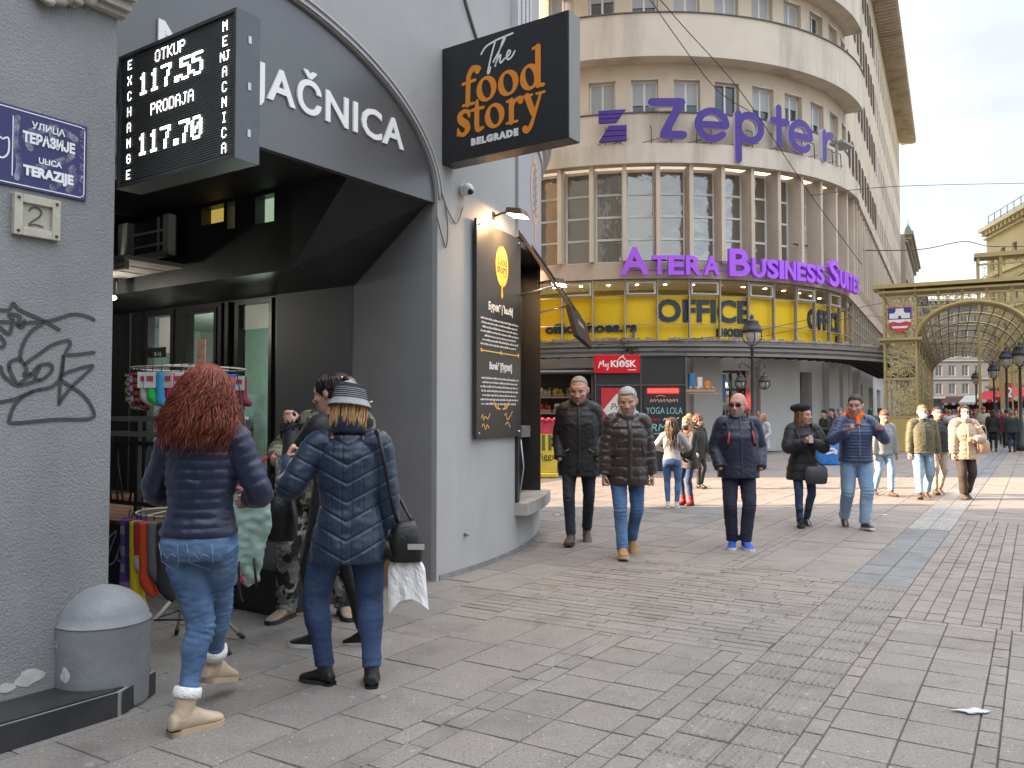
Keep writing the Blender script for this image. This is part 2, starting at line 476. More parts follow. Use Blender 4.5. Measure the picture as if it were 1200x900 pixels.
SL = MB()
def visible(p, q):
    w = pq(p, q)
    if w.y < 1.0 or abs(w.x) > w.y * .72 + (4.5 if w.x > 0 else 1.5): return False
    if (w - B0).dot(nF) < -5.0: return False
    return True
def slab(p0, p1, q0, q1, m, gap=.0017, ridge=False, tilt=.0022):
    if not visible((p0 + p1) / 2, (q0 + q1) / 2): return
    w_ = pq((p0 + p1) / 2, (q0 + q1) / 2); dep = w_.y
    gp = gap * (1 + random.random()) + .00012 * dep
    a, b, c, d = p0 + gp, p1 - gp, q0 + gp * .7, q1 - gp * .7
    if b <= a or d <= c: return
    if dep > 30: tilt = 0
    h = [random.uniform(-tilt, tilt) for _ in range(4)]; h0 = random.uniform(-.002, .001)
    e = .003
    V = [pq(a, c, -.012), pq(a, d, -.012), pq(b, d, -.012), pq(b, c, -.012),
         pq(a + e, c + e, h0 + h[0]), pq(a + e, d - e, h0 + h[1]), pq(b - e, d - e, h0 + h[2]), pq(b - e, c + e, h0 + h[3])]
    SL.add(V, [(7, 6, 5, 4), (0, 4, 5, 1), (1, 5, 6, 2), (2, 6, 7, 3), (3, 7, 4, 0)] if False else [(4, 5, 6, 7)[::-1], (0, 1, 5, 4)[::-1], (1, 2, 6, 5)[::-1], (2, 3, 7, 6)[::-1], (3, 0, 4, 7)[::-1]], m)
    if ridge:
        n = max(int((d - c) / .035), 2); rw = (d - c) / n
        for i in range(n):
            x0 = c + i * rw + rw * .28; x1 = c + i * rw + rw * .72
            SL.add([pq(a + .01, x0, h0 + .001), pq(a + .01, x1, h0 + .001), pq(b - .01, x1, h0 + .001), pq(b - .01, x0, h0 + .001),
                    pq(a + .014, x0 + .004, h0 + .006), pq(a + .014, x1 - .004, h0 + .006), pq(b - .014, x1 - .004, h0 + .006), pq(b - .014, x0 + .004, h0 + .006)],
                   [(7, 6, 5, 4), (4, 5, 1, 0), (5, 6, 2, 1), (6, 7, 3, 2), (7, 4, 0, 3)], m)
def redp(p, q): return 1 if random.random() < min(max((p - 4.6) / 3.2, .0), .93) else 0
def column(q0, q1, length, pa, pb, off=0.0, mfn=None, ridge=False, jit=.0):
    p = pa - random.random() * length * off
    while p < pb:
        l = length * (1 + random.uniform(-jit, jit))
        a, b = max(p, pa), min(p + l, pb)
        if b - a > .03: slab(a, b, q0, q1, mfn(a, (q0 + q1) / 2) if mfn else redp(a, q0), ridge=ridge)
        p += l
def cols(qa, qb, n, *a, **k):
    for i in range(n): column(qa + (qb - qa) * i / n, qa + (qb - qa) * (i + 1) / n, *a, **k)
PF = 60
# building margin: bigger, irregular slabs
cols(-3.78, -2.54, 3, .56, -3, 5.2, off=1, jit=.15)
cols(-2.54, -2.31, 2, .27, -3, 5.2, off=1)
cols(-2.31, -1.70, 2, .33, -3, 5.2)
cols(-1.70, -1.45, 2, .27, -3, 5.2, off=1)
# left field, rows of narrow bricks laid across, then large slabs
for k in range(27):
    pa = 5.2 + k * .105
    if pa > 7.95: break
    q = -3.78
    while q < -1.46:
        l = random.choice((.28, .36, .44)); slab(pa, pa + .105, q, min(q + l, -1.45), redp(pa, q)); q += l
cols(-3.78, -2.62, 3, .6, 7.95, PF, off=1, jit=.12)
cols(-2.62, -2.42, 2, .3, 7.95, PF, off=1)
cols(-2.42, -1.45, 2, .5, 7.95, PF, off=1)
# tactile strip
cols(-1.45, -.95, 2, .26, -3, 7.87, ridge=True, mfn=lambda p, q: 0)
cols(-1.45, -.95, 2, .5, 7.87, 11.9, mfn=lambda p, q: 2)
cols(-1.45, -.95, 2, .5, 11.9, 19, ridge=True, mfn=lambda p, q: 3)
cols(-1.45, -.95, 2, .5, 19, PF, mfn=lambda p, q: 2)
column(-.95, -.86, .2, -3, 6.7, off=1)
cols(-.86, -.26, 2, .3, -3, 6.7)
column(-.26, -.17, .2, -3, 6.7, off=1)
cols(-.17, .43, 2, .3, -3, 6.7); column(.43, .53, .2, -3, 6.7, off=1)
cols(.53, 1.73, 4, .3, -3, 6.7)
cols(-.95, 2.25, 27, .22, 6.7, 13.2, off=1)
cols(-.95, 2.25, 8, .42, 13.2, PF, off=1)
cols(2.25, 12.0, 20, .48, -8, PF, off=1)
cols(12.0, 24.0, 12, 1.0, 6, PF, off=1)
# beside the facade and into the passage
cols(-7.4, -3.78, 8, .58, 1, 13, off=1, jit=.2, mfn=lambda p, q: 4)
cols(-9.4, -3.78, 12, .6, 13, PF, off=1, jit=.1)
cols(-14, -9.4, 6, .9, 22, PF, off=1)
obj('paving_slabs', SL, M_slabs, kind='structure', loc=(0, 0, 0))
# flattened paper and gum on the slabs
def scrap(name, u, v, w, d, col, label):
    c = G(u, v); mb = MB(); n = 16
    ring = [(c.x + w * math.cos(a) * (.6 + .6 * mnoise.noise(Vector((math.cos(a) * 1.3, math.sin(a) * 1.3, u)))), c.y + d * math.sin(a) * (.6 + .6 * mnoise.noise(Vector((math.sin(a) * 1.7, math.cos(a) * 1.7, v)))), .006) for a in lin(0, 2 * math.pi, n)[:-1]]
    mb.add(ring, [tuple(range(n))]); top = [(x, y, .009 + .003 * random.random()) for x, y, z in ring]
    mb.add(top, [tuple(range(n))]); mb.add(ring + top, [(i, (i + 1) % n, n + (i + 1) % n, n + i) for i in range(n)])
    obj(name, mb, mat('scrap_' + name + str(u), col, .8, .1), label=label, cat='litter')
scrap('paper_scrap', 1141, 835, .12, .06, (.5, .5, .5), 'flattened whitish scrap stuck to the slabs in the near right of the square')
scrap('paper_scrap', 653, 604, .05, .035, (.75, .75, .75), 'tiny white paper scrap beside the left boot of the man in the black parka')
scrap('paper_scrap', 1037, 604, .07, .05, (.75, .75, .72), 'white paper scrap on the slabs right of the man with the orange hood')
# ------------------------------------------------------------------ corner building on the left
M_plast = mat('grey_plaster', (.252, .256, .258), .9, .12, 3.0, bump=.6, bs=85, stain=.5, stain_col=(.165, .162, .157), sscale=1.3, sz=.35, bdist=.012)
M_plast2 = mat('smooth_plaster', (.365, .361, .354), .88, .08, 2.0, bump=.55, bs=75, stain=.45, stain_col=(.245, .24, .232), sscale=.9, sz=.25, bdist=.006)
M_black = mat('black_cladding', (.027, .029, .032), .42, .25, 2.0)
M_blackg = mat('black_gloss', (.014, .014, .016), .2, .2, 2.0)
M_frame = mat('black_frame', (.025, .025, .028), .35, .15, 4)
M_panel = mat('anthracite_sheet', (.12, .12, .124), .3, .12, .8, spec=.7, metal=.25)
M_white = mat('white_letter', (.82, .82, .8), .5, .03, 4)
M_trim = mat('pale_trim', (.48, .48, .485), .8, .1, 6, bump=.3, bs=40)
M_concrete = mat('grey_concrete', (.26, .26, .255), .9, .2, 5, bump=.5, bs=50, stain=.4)
M_tile = mat('black_plinth_tile', (.028, .028, .03), .38, .3, 3, stain=.25, stain_col=(.12, .115, .11), sscale=4)
M_grout = mat('grout', (.3, .3, .29), .9, .1)
M_deck = mat('brown_deck', (.19, .10, .06), .7, .25, 7)
M_steel = mat('brushed_rail', (.42, .44, .46), .35, .1, 8, metal=.8)

bld = empty('corner_building', (-2.2, 6.0, 0), 'grey plastered corner building with a black shop recess under an arched sign panel', 'building')
TOPZ = 19.0
S_A, W_A = -3.33, .52
# near pier (front wall carrying the street sign); slight plaster unevenness in real geometry
mb = MB()
mb.quad(F(-45, W_A, 0), F(S_A, W_A, 0), F(S_A, W_A, TOPZ), F(-45, W_A, TOPZ))
mb.quad(F(S_A, W_A, 0), F(S_A, -6, 0), F(S_A, -6, TOPZ), F(S_A, W_A, TOPZ))
obj('near_wall', mb, M_plast, bld)
# chips at the foot of the near pier
for (u, v, r_, sd) in ((36, 793, .055, 1), (8, 806, .03, 5)):
    s_, z_ = onF(u, v, W_A); c = MB(); n = 14
    ring = [(s_ + r_ * 1.3 * math.cos(a) * (1 + .5 * mnoise.noise(Vector((math.cos(a), math.sin(a), sd)))), z_ + r_ * .7 * math.sin(a) * (1 + .5 * mnoise.noise(Vector((math.sin(a), math.cos(a), sd))))) for a in lin(0, 6.283, n)[:-1]]
    c.prism(lambda x, y, z: F(x, W_A + z, y), ring, -.002, .003)
    obj('plaster_patch', c, mat('bare_plaster', (.5, .49, .46), .95, .2, 20), bld)

# arch geometry on the facade plane
EC, EA, EB, ZP = -2.3, 2.28, 1.2, 3.36
def ez(s): 
    t = max(1 - ((s - EC) / EA) ** 2, 0); return ZP + EB * math.sqrt(t)
ang = lin(0, math.pi, 64)
arc_pts = [(EC + EA * math.cos(a), ZP + EB * math.sin(a)) for a in ang]
mb = MB()
for i in range(64):
    (s1, z1), (s0, z0) = arc_pts[i], arc_pts[i + 1]
    mb.quad(F(s0, 0, z0), F(s1, 0, z1), F(s1, 0, TOPZ), F(s0, 0, TOPZ))
    mb.quad(F(s0, 0, z0), F(s0, -.06, z0), F(s1, -.06, z1), F(s1, 0, z1))
mb.quad(F(-.02, 0, 0), F(0, 0, 0), F(0, 0, TOPZ), F(-.02, 0, TOPZ))
mb.quad(F(-.02, 0, 0), F(-.02, 0, ZP), F(-.02, -.06, ZP), F(-.02, -.06, 0))
obj('arch_wall', mb, M_plast2, bld)
mb = MB()
mb.tube([F(a, .012, b) for a, b in [(EC + (EA + .02) * math.cos(t), ZP + (EB + .02) * math.sin(t)) for t in lin(.02, math.pi * .98, 60)]], .009, 6)
mb.tube([F(a, .006, b) for a, b in [(EC + (EA + .07) * math.cos(t), ZP + (EB + .075) * math.sin(t)) for t in lin(.05, math.pi * .98, 60)]], .009, 6)
obj('arch_molding', mb, M_trim, bld)
# pier, left face inside the recess: its shade put into a darker plaster colour
mb = MB()
mb.quad(F(-.02, -.06, 0), F(-.02, -1.05, 0), F(-.02, -1.05, 5), F(-.02, -.06, 5))
obj('pier_side', mb, mat('shaded_plaster', (.255, .258, .265), .9, .1, 2, bump=.5, bs=75, bdist=.006), bld)

# sign panel with MENJAČNICA
pn = MB()
pn.prism(lambda x, y, z: F(x, z, y), [(s, z) for s, z in arc_pts][::-1], -.09, -.03)
panel = obj('sign_panel', pn, M_panel, bld)
lt = MB()
letters(lt, lambda x, y, z: F(x, -.03 + z, y), 'MENJAČNICA', .335, x=-1.60, y=3.725, z=.008, ext=.008, off=.007, width=2.30, spacing=1.08)
obj('panel_lettering', lt, M_white, panel)

# recess: soffit, sloped bulkhead, mezzanine, shopfront, back and left walls
mb = MB()
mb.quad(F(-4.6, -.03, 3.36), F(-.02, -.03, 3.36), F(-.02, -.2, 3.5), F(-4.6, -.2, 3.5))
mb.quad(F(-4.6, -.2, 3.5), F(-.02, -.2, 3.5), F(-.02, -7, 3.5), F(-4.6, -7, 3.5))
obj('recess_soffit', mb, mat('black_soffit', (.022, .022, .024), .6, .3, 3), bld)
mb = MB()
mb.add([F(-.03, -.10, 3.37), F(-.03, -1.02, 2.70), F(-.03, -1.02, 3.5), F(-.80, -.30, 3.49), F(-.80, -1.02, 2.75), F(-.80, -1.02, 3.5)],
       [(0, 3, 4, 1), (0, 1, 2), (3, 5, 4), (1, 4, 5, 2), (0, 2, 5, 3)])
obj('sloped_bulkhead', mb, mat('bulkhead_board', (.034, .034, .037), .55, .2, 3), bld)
# mezzanine box: front at s=-.8
holes = []
for (u0, v0, u1, v1) in ((236, 222, 262, 262), (266, 218, 275, 268), (299, 231, 321, 261)):
    k0, z0 = onS(u1, v1, -.8); k1, z1 = onS(u0, v1, -.8); zt = min(onS(u0, v0, -.8)[1], 3.47)
    holes.append((k0, k1, (z0 + z1) / 2, zt))
mp = lambda s, w, z: F(-.8 + w, -s, z)
mb = MB()
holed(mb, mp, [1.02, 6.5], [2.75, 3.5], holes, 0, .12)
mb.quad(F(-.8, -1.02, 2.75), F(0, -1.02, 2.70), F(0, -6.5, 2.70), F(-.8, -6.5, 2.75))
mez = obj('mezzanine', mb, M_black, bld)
for i, h in enumerate(holes):
    w = MB(); w.quad(mp(h[0], .11, h[2]), mp(h[1], .11, h[2]), mp(h[1], .11, h[3]), mp(h[0], .11, h[3]))
    obj('mezzanine_window', w, [mat('lit_pane_a', (.20, .16, .05), .25, .6, 9, emit=.16, ecol=(.5, .36, .08)), mat('lit_pane_b', (.32, .29, .16), .3, .2, 3, emit=.28, ecol=(.6, .52, .28)), mat('lit_pane_c', (.22, .30, .20), .2, .25, 2, emit=.13, ecol=(.45, .62, .42))][i], mez)
# white sash window with bars and its weathered ledge
wf = MB(); ka, za = onS(200, 299, -.95); kb, zb_ = onS(141, 299, -.95); zt = 3.42
bm_ = lambda x, y, z: F(-.95 + z, -x, y)
zb0 = min(za, zb_)
for a, b, c, d in ((ka, ka + .09, zb0, zt), (kb - .17, kb, zb0, zt), (ka, kb, zb0, zb0 + .05)):
    wf.box(bm_, a, b, c, d, -.03, .05)
for t in (.33, .66): wf.box(bm_, ka, kb, zb0 + (zt - zb0) * t - .008, zb0 + (zt - zb0) * t + .008, -.01, .01)
wf.box(bm_, ka + .2, ka + .215, zb0, zt, -.01, .01)
wo = obj('sash_window', wf, mat('white_pvc', (.75, .75, .72), .5, .1, 6), bld, label='white barred sash above a weathered ledge')
gp = MB(); gp.box(bm_, ka, kb, zb0, zt, .055, .065); obj('pane', gp, glass('sash_glass', (.10, .115, .12), .1), wo)
lg = MB()
for i in range(7):
    lg.box(lambda x, y, z: F(-1.5 + y, -x, z), ka - .12 + i * .32, ka + .18 + i * .32, .02 * (i % 2), .62, zb0 - .13 - .004 * i, zb0 - .09 - .004 * i)
lg.tube([F(-1.5, -(ka - .1), zb0 - .17), F(-1.52, -(ka + .9), zb0 - .27), F(-1.5, -(ka + 2), zb0 - .3)], .025, 6)
lg.box(lambda x, y, z: F(-1.5 + y, -x, z), ka - .12, ka + 2.1, 0, .05, zb0 - .22, zb0 - .14)
obj('weathered_ledge', lg, mat('weathered_board', (.27, .25, .22), .9, .35, 6, stain=.6), bld)
# shopfront plane s=0
sp = lambda x, y, z: F(-z, -x, y)
sf = MB()
hs = []
def sh(u0, v0, u1, v1, zmin=None):
    k0, z0 = onS(u1, v0); k1, _ = onS(u0, v0); zb = onS(u1, v1)[1] if zmin is None else zmin
    return (k0, k1, zb, min(z0, 2.68))
h_right, h_door, h_left = sh(279, 347, 321, 470, .55), sh(219, 360, 256, 470, .56), sh(173, 362, 206, 470, .55)
mpS = lambda s, w, z: F(w, -s, z)
holed(sf, mpS, [1.05, 6.8], [0, 2.72], [h_right, h_door, h_left], 0, .10)
sfo = obj('shopfront', sf, M_black, bld)
pa_ = MB(); pa_.box(sp, 1.05, h_right[0] - .08, .5, 2.72, .004, .03); obj('shopfront_panel', pa_, mat('slate_blue_panel', (.085, .094, .108), .6, .1, 1), sfo)
def pane(h, mats, frames=.045, split=None, door=False):
    fr = MB()
    for a, b, c, d in ((h[0], h[0] + frames, h[2], h[3]), (h[1] - frames, h[1], h[2], h[3]), (h[0] + frames, h[1] - frames, h[2], h[2] + frames), (h[0] + frames, h[1] - frames, h[3] - frames, h[3])):
        fr.box(sp, a, b, c, d, -.05, .03)
    fo = obj('door' if door else 'window', fr, M_frame, sfo)
    g_ = MB(); zs = h[2] + (h[3] - h[2]) * split if split else h[3]
    g_.quad(mpS(h[0], .04, zs), mpS(h[1], .04, zs), mpS(h[1], .04, h[2]), mpS(h[0], .04, h[2]))
    obj('pane', g_, mats[0], fo)
    if split:
        g2_ = MB(); g2_.box(sp, h[0] + frames, h[1] - frames, zs, h[3] - frames, -.035, -.03); obj('frosted_transom', g2_, mats[1], fo)
    return fo
M_shopgl = clear_glass('shop_glass', (.62, .75, .68), .3)
rw = pane(h_right, [M_shopgl, mat('frosted_pale', (.42, .50, .44), .35, .1, 2)], split=.86)
pane(h_door, [clear_glass('door_glass', (.5, .52, .48), .25)], door=True)
lw = pane(h_left, [clear_glass('left_shop_glass', (.4, .42, .44), .3)], frames=.06)
nb = MB()   # notices behind the left glass
k0, z0 = onS(196, 330); 
nb.box(sp, h_left[0] + .08, h_left[0] + .36, 2.18, 2.6, -.03, -.025, 0)
k1, zz = onS(183, 412); nb.box(sp, k1 - .16, k1 + .16, zz - .07, zz + .05, -.028, -.024, 1)
letters(nb, lambda x, y, z: F(.0235 - z, -k1 + x, y), '8-16', .07, y=zz - .05, ext=.0005, m=0, spacing=1.1)
obj('door_notice', nb, [mat('paper_white', (.6, .62, .62), .7, .05), M_black], lw)
# dim interior seen through the shop glass
it = MB()
it.quad(F(2.6, -1.1, 0), F(2.6, -6.6, 0), F(2.6, -6.6, 2.75), F(2.6, -1.1, 2.75))
it.quad(F(0.02, -1.1, 0.54), F(2.6, -1.1, 0.54), F(2.6, -6.6, .54), F(.02, -6.6, .54), 1)
it.quad(F(0.02, -1.1, 2.74), F(0.02, -6.6, 2.74), F(2.6, -6.6, 2.74), F(2.6, -1.1, 2.74), 2)
it.quad(F(.02, -1.1, 0), F(2.6, -1.1, 0), F(2.6, -1.1, 2.75), F(.02, -1.1, 2.75), 0)
it.quad(F(.02, -6.6, 0), F(2.6, -6.6, 0), F(2.6, -6.6, 2.75), F(.02, -6.6, 2.75), 0)
for i in range(4): it.box(lambda x, y, z: F(1.9 + y, -x, z), 1.7 + i * 1.2, 2.5 + i * 1.2, 0, .5, .54, 1.5 + .25 * (i % 2), 3)
obj('shop_interior', it, [mat('interior_green', (.33, .40, .355), .7, .15), mat('interior_floor', (.2, .19, .17), .5), mat('interior_ceiling', (.35, .42, .37), .8), mat('interior_shelf', (.12, .14, .14), .6, .4, 5)], sfo)
il = bpy.data.lights.new('shop_light', 'POINT'); il.energy = 42; il.shadow_soft_size = .3; il.color = (.94, 1.0, .94)
ilo = bpy.data.objects.new('shop_light', il); ilo.location = F(1.3, -3.6, 1.95); COL.objects.link(ilo)
# recess back and left walls
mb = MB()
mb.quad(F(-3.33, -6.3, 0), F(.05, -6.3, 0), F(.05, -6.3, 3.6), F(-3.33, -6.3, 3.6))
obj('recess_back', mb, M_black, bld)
# door leaf edges and slim posts left of the shop glass
for u in (137, 158, 168, 262, 270):
    k, _ = onS(u, 420); po = MB(); po.box(sp, k - .03, k + .03, .5, 2.68, .0, .06); obj('mullion', po, M_frame, sfo)
nl = MB(); k, z = onS(137, 420); nl.box(sp, k + .03, k + .038, .5, 2.3, .061, .064); k, z = onS(158, 420); nl.box(sp, k - .005, k + .005, .5, 2.68, .061, .066)
obj('bright_edge_strip', nl, M_steel, sfo)

kq, zq = onS(131, 349, -1.0); qc = F(-1.0, -kq, zq)
rlm = empty('ceiling_spot', qc + Vector((0, 0, .02)), 'small lit ceiling spot deep in the black recess beside the near pier', 'lamp')
m_ = MB(); m_.tube([qc + Vector((0, 0, .02)), qc + Vector((0, 0, 3.5 - zq))], .05, 12); obj('spot_housing', m_, M_frame, rlm)
m_ = MB(); m_.ell(qc, (.045, .045, .025)); obj('spot_lens', m_, mat('spot_glow', (1, .95, .8), .3, 0, emit=9, ecol=(1, .92, .75)), rlm)
sl_ = bpy.data.lights.new('spot_light', 'POINT'); sl_.energy = 7; sl_.shadow_soft_size = .08; sl_.color = (1, .93, .8)
so_ = bpy.data.objects.new('spot_light', sl_); so_.location = qc + d1 * -.35 + Vector((0, 0, -.12)); COL.objects.link(so_)
# raised terrace of the shop, with black painted front
PS = -1.68
tp = MB()
tp.box(lambda x, y, z: F(PS + y, -x, z), .42, 6.2, 0, 1.66, 0, .515)
tp.box(lambda x, y, z: F(PS + y, -x, z), .10, .42, .0, 1.0, 0, .33)
ter = obj('terrace_plinth', tp, mat('black_painted_plinth', (.017, .017, .018), .5, .3, 5, bump=.3, bs=30), bld, bevel=.008)
dk = MB()
for i in range(11): dk.box(lambda x, y, z: F(PS + y, -x, z), .46, 6.2, .03 + i * .148, .17 + i * .148, .518, .538)
obj('deck_boards', dk, M_deck, ter)
gr = MB()
cb = lambda x, y, z: F(PS - .004 + z, -x, y)
def npx(paths): return [[onS(120 + a / 982 * 240, 560 + b / 900 * 220, PS) for a, b in p] for p in paths]
strokes(gr, lambda x, y, z: F(PS - z, -x, y), npx([[(20, 300), (70, 255), (45, 330), (25, 410), (60, 400), (95, 300)], [(95, 300), (75, 370), (85, 400), (110, 360), (120, 320), (105, 330), (110, 400), (135, 395)], [(110, 400), (125, 290), (170, 262), (190, 300), (170, 350), (178, 470)], [(170, 410), (215, 390), (240, 330), (200, 350)]]), .007, z=.003)
obj('graffiti', gr, mat('white_spray', (.45, .45, .45), .9, .2), ter)
# railing on the terrace edge
rl = empty('railing', F(PS, -3, .52), 'black railing of slanted bars with two steel handrails on the shop terrace', 'railing')
rb = lambda x, y, z: F(PS + .06 + z, -x, y)
hr = MB()
for z in (1.43, 1.30): hr.box(rb, .55, 6.2, z - .022, z + .022, -.03, .01)
obj('handrail', hr, M_steel, rl)
ba = MB()
for z in (1.22, .70): ba.box(rb, .55, 6.2, z - .018, z + .018, -.012, .012)
x = .6; i = 0
while x < 6.1:
    sl = (.0, .10, -.06, .02, -.12, .14)[i % 6]
    ba.tube([rb(x, .70, 0), rb(x + sl, 1.22, 0)], .009, 6); x += .095; i += 1
obj('railing_bars', ba, M_frame, rl)
for x in (.56, 2.0, 3.4, 4.8, 6.1):
    p_ = MB(); p_.box(rb, x - .025, x + .025, .52, 1.43, -.02, .02); obj('post', p_, M_frame, rl)
# cardboard standing against the terrace end
cbx = MB(); c0 = G(352, 660)
mbx = lambda x, y, z: F(-1.05 + x, -.42 + y, z)
cbx.box(mbx, 0, .22, 0, .05, 0.0, .36); 
cbo = obj('cardboard_box', cbx, mat('cardboard', (.42, .25, .13), .85, .15, 9), label='folded brown cardboard box leaning in the shop recess behind the camouflage trousers', cat='box')
cbx = MB(); cbx.box(lambda x, y, z: F(-.42 + x, -.25 + y, z), 0, .26, 0, .18, 0.0, .33)
obj('cardboard_box', cbx, mat('cardboard', (.42, .25, .13), .85, .15, 9), label='brown cardboard box at the foot of the grey pier, behind the white plastic bag', cat='box')
# black tiled step at the near pier
st = MB()
sA = S_A + .02
poly = [(-8, W_A), (sA + .12, W_A), (sA + .16, W_A + .14), (sA - .12, W_A + .30), (-8, W_A + .30)]
st.prism(lambda x, y, z: F(x, y, z), poly[::-1], 0, .117)
stp = obj('tiled_step', st, M_grout, bld)
tl = MB()
for i in range(8):
    a = sA - .14 - i * .60
    tl.prism(lambda x, y, z: F(x, y, z), [(a - .592, W_A + .005), (a, W_A + .005), (a, W_A + .29), (a - .592, W_A + .29)][::-1], .117, .127)
    tl.prism(lambda x, y, z: F(x, y, z), [(a - .592, W_A + .300), (a, W_A + .300), (a, W_A + .309), (a - .592, W_A + .309)][::-1], .004, .117)
tl.prism(lambda x, y, z: F(x, y, z), [(sA - .13, W_A + .005), (sA + .11, W_A + .005), (sA + .145, W_A + .135), (sA - .13, W_A + .288)][::-1], .117, .127)
q0, q1 = (sA + .165, W_A + .148), (sA - .112, W_A + .308)
tl.add([F(q0[0], q0[1], .004), F(q1[0], q1[1], .004), F(q1[0], q1[1], .117), F(q0[0], q0[1], .117)], [(0, 1, 2, 3)])
obj('step_tiles', tl, M_tile, stp)
# stucco ornament at the top of the near pier
so = MB()
for (u, v, r_) in ((45, -9, .05), (62, -4, .05), (72, 2, .03), (55, 0, .028), (82, 0, .05), (98, -3, .045), (68, -6, .07), (90, -10, .07), (108, -8, .05)):
    s_, z_ = onF(u, v, W_A); so.ell(F(s_, W_A + .02, z_), (r_, r_, r_ * .8), nu=10, nv=6)
s0, z0 = onF(40, -1, W_A); 
for i in range(4):
    a, za_ = onF(40 + i * 18, -4 + (i % 2) * 8, W_A); b, zb2 = onF(62 + i * 16, 3 - (i % 2) * 9, W_A)
    so.tube([F(a, W_A + .03, za_), F((a + b) / 2, W_A + .05, (za_ + zb2) / 2 - .03), F(b, W_A + .03, zb2)], [.012, .02, .01], 6, sub=3)
sa, za_ = onF(88, -4, W_A)
for dz, dw, hh in ((0.0, .05, .03), (.03, .08, .05), (.08, .11, .10)):
    so.box(lambda x, y, z: F(x, W_A + y, z), sa, S_A + .01 + dw * .3, -.01, dw, 3.585 + dz, 3.585 + dz + hh)
obj('stucco_ornament', so, mat('stone_stucco', (.34, .31, .26), .9, .25, 18, bump=.6, bs=30), bld)
# graffiti on near pier, drawn in plane coordinates
def pxA(paths): return [[(onF(a / 783 * 200, 330 + b / 900 * 230, W_A)) for a, b in p] for p in paths]
gf = MB()
strokes(gf, lambda x, y, z: F(x, W_A + z, y), pxA([
    [(0, 130), (40, 130), (60, 100), (90, 130), (200, 180), (270, 220)], [(0, 185), (60, 180), (40, 150), (90, 160), (80, 200), (120, 190), (230, 180), (330, 150), (400, 160), (430, 175)],
    [(0, 210), (40, 240), (60, 190), (100, 210), (110, 180)], [(90, 360), (100, 300), (140, 230), (200, 190)], [(0, 250), (20, 280), (10, 300), (0, 300)],
    [(110, 380), (180, 330), (240, 290), (310, 270), (320, 290), (305, 335), (430, 325)],
    [(40, 400), (45, 370), (80, 355), (100, 365), (120, 400), (110, 430), (140, 420), (110, 450), (80, 470), (60, 440), (40, 395)],
    [(140, 430), (180, 385), (230, 380), (235, 410), (190, 450), (160, 440), (180, 395)], [(0, 390), (15, 430), (50, 460), (90, 475), (180, 450)],
    [(180, 495), (240, 480), (280, 430), (290, 340)], [(290, 340), (275, 460), (270, 560)], [(270, 555), (330, 480), (420, 395), (400, 388), (300, 420), (280, 450), (380, 520), (430, 600), (400, 630), (250, 632), (60, 648), (45, 620), (70, 560), (130, 510), (180, 495)],
    [(0, 552), (60, 540), (150, 505)]]), .0085, z=.003)
obj('graffiti', gf, mat('black_marker', (.05, .05, .052), .7, .3, 30), bld)

# ---------------- curved wall B
def circ(a, b, c):
    ax, ay, bx, by, cx, cy = a[0], a[1], b[0], b[1], c[0], c[1]
    d = 2 * (ax * (by - cy) + bx * (cy - ay) + cx * (ay - by))
    ux = ((ax**2 + ay**2) * (by - cy) + (bx**2 + by**2) * (cy - ay) + (cx**2 + cy**2) * (ay - by)) / d
    uy = ((ax**2 + ay**2) * (cx - bx) + (bx**2 + by**2) * (ax - cx) + (cx**2 + cy**2) * (bx - ax)) / d
    return ux, uy, math.hypot(ax - ux, ay - uy)
BX, BY, BR = circ((B0.x, B0.y), (0.0, 8.84), (.31, 10.2))
BA0 = math.atan2(B0.y - BY, B0.x - BX)
def Bm(s, w, z):
    a = BA0 + s / BR
    return Vector((BX + (BR + w) * math.cos(a), BY + (BR + w) * math.sin(a), z))
def sB(u, v0=0):
    """arc position on wall B whose sight line has pixel column u"""
    best = min(((abs(Bm(k * .01, 0, 0).x / Bm(k * .01, 0, 0).y - (u - 600) / FPX), k * .01) for k in range(0, 330)), key=lambda t: t[0])
    return best[1]
SB_END = 0
while Bm(SB_END, 0, 0).y < 13.0 and SB_END < 9: SB_END += .02
sw0, sw1 = sB(605), sB(605) + 1.5
mb = MB()
holed(mb, Bm, lin(0, SB_END, 30), [0, TOPZ], [(sw0, sw1, .52, 3.30)], 0, -.25)
e = Bm(SB_END, 0, 0)
mb.quad(e, Vector((-40, 13.05, 0)), Vector((-40, 13.05, TOPZ)), Bm(SB_END, 0, TOPZ))
mb.quad(F(-45, W_A, 0), Vector((-40, 13.05, 0)), Vector((-40, 13.05, TOPZ)), F(-45, W_A, TOPZ))
top = [F(-45, W_A, TOPZ), F(S_A, W_A, TOPZ), F(S_A, 0, TOPZ)] + [Bm(s, 0, TOPZ) for s in lin(0, SB_END, 12)] + [Vector((-40, 13.05, TOPZ))]
mb.add(top, [tuple(range(len(top)))])
obj('curved_wall', mb, M_plast2, bld)
mb = MB()      # dark paint line and gap at the foot of the wall
cbox(mb, Bm, .02, SB_END, .001, .008, 0, .05, n=30)
obj('wall_foot', mb, mat('damp_foot', (.20, .195, .19), .95, .3, 9), bld)
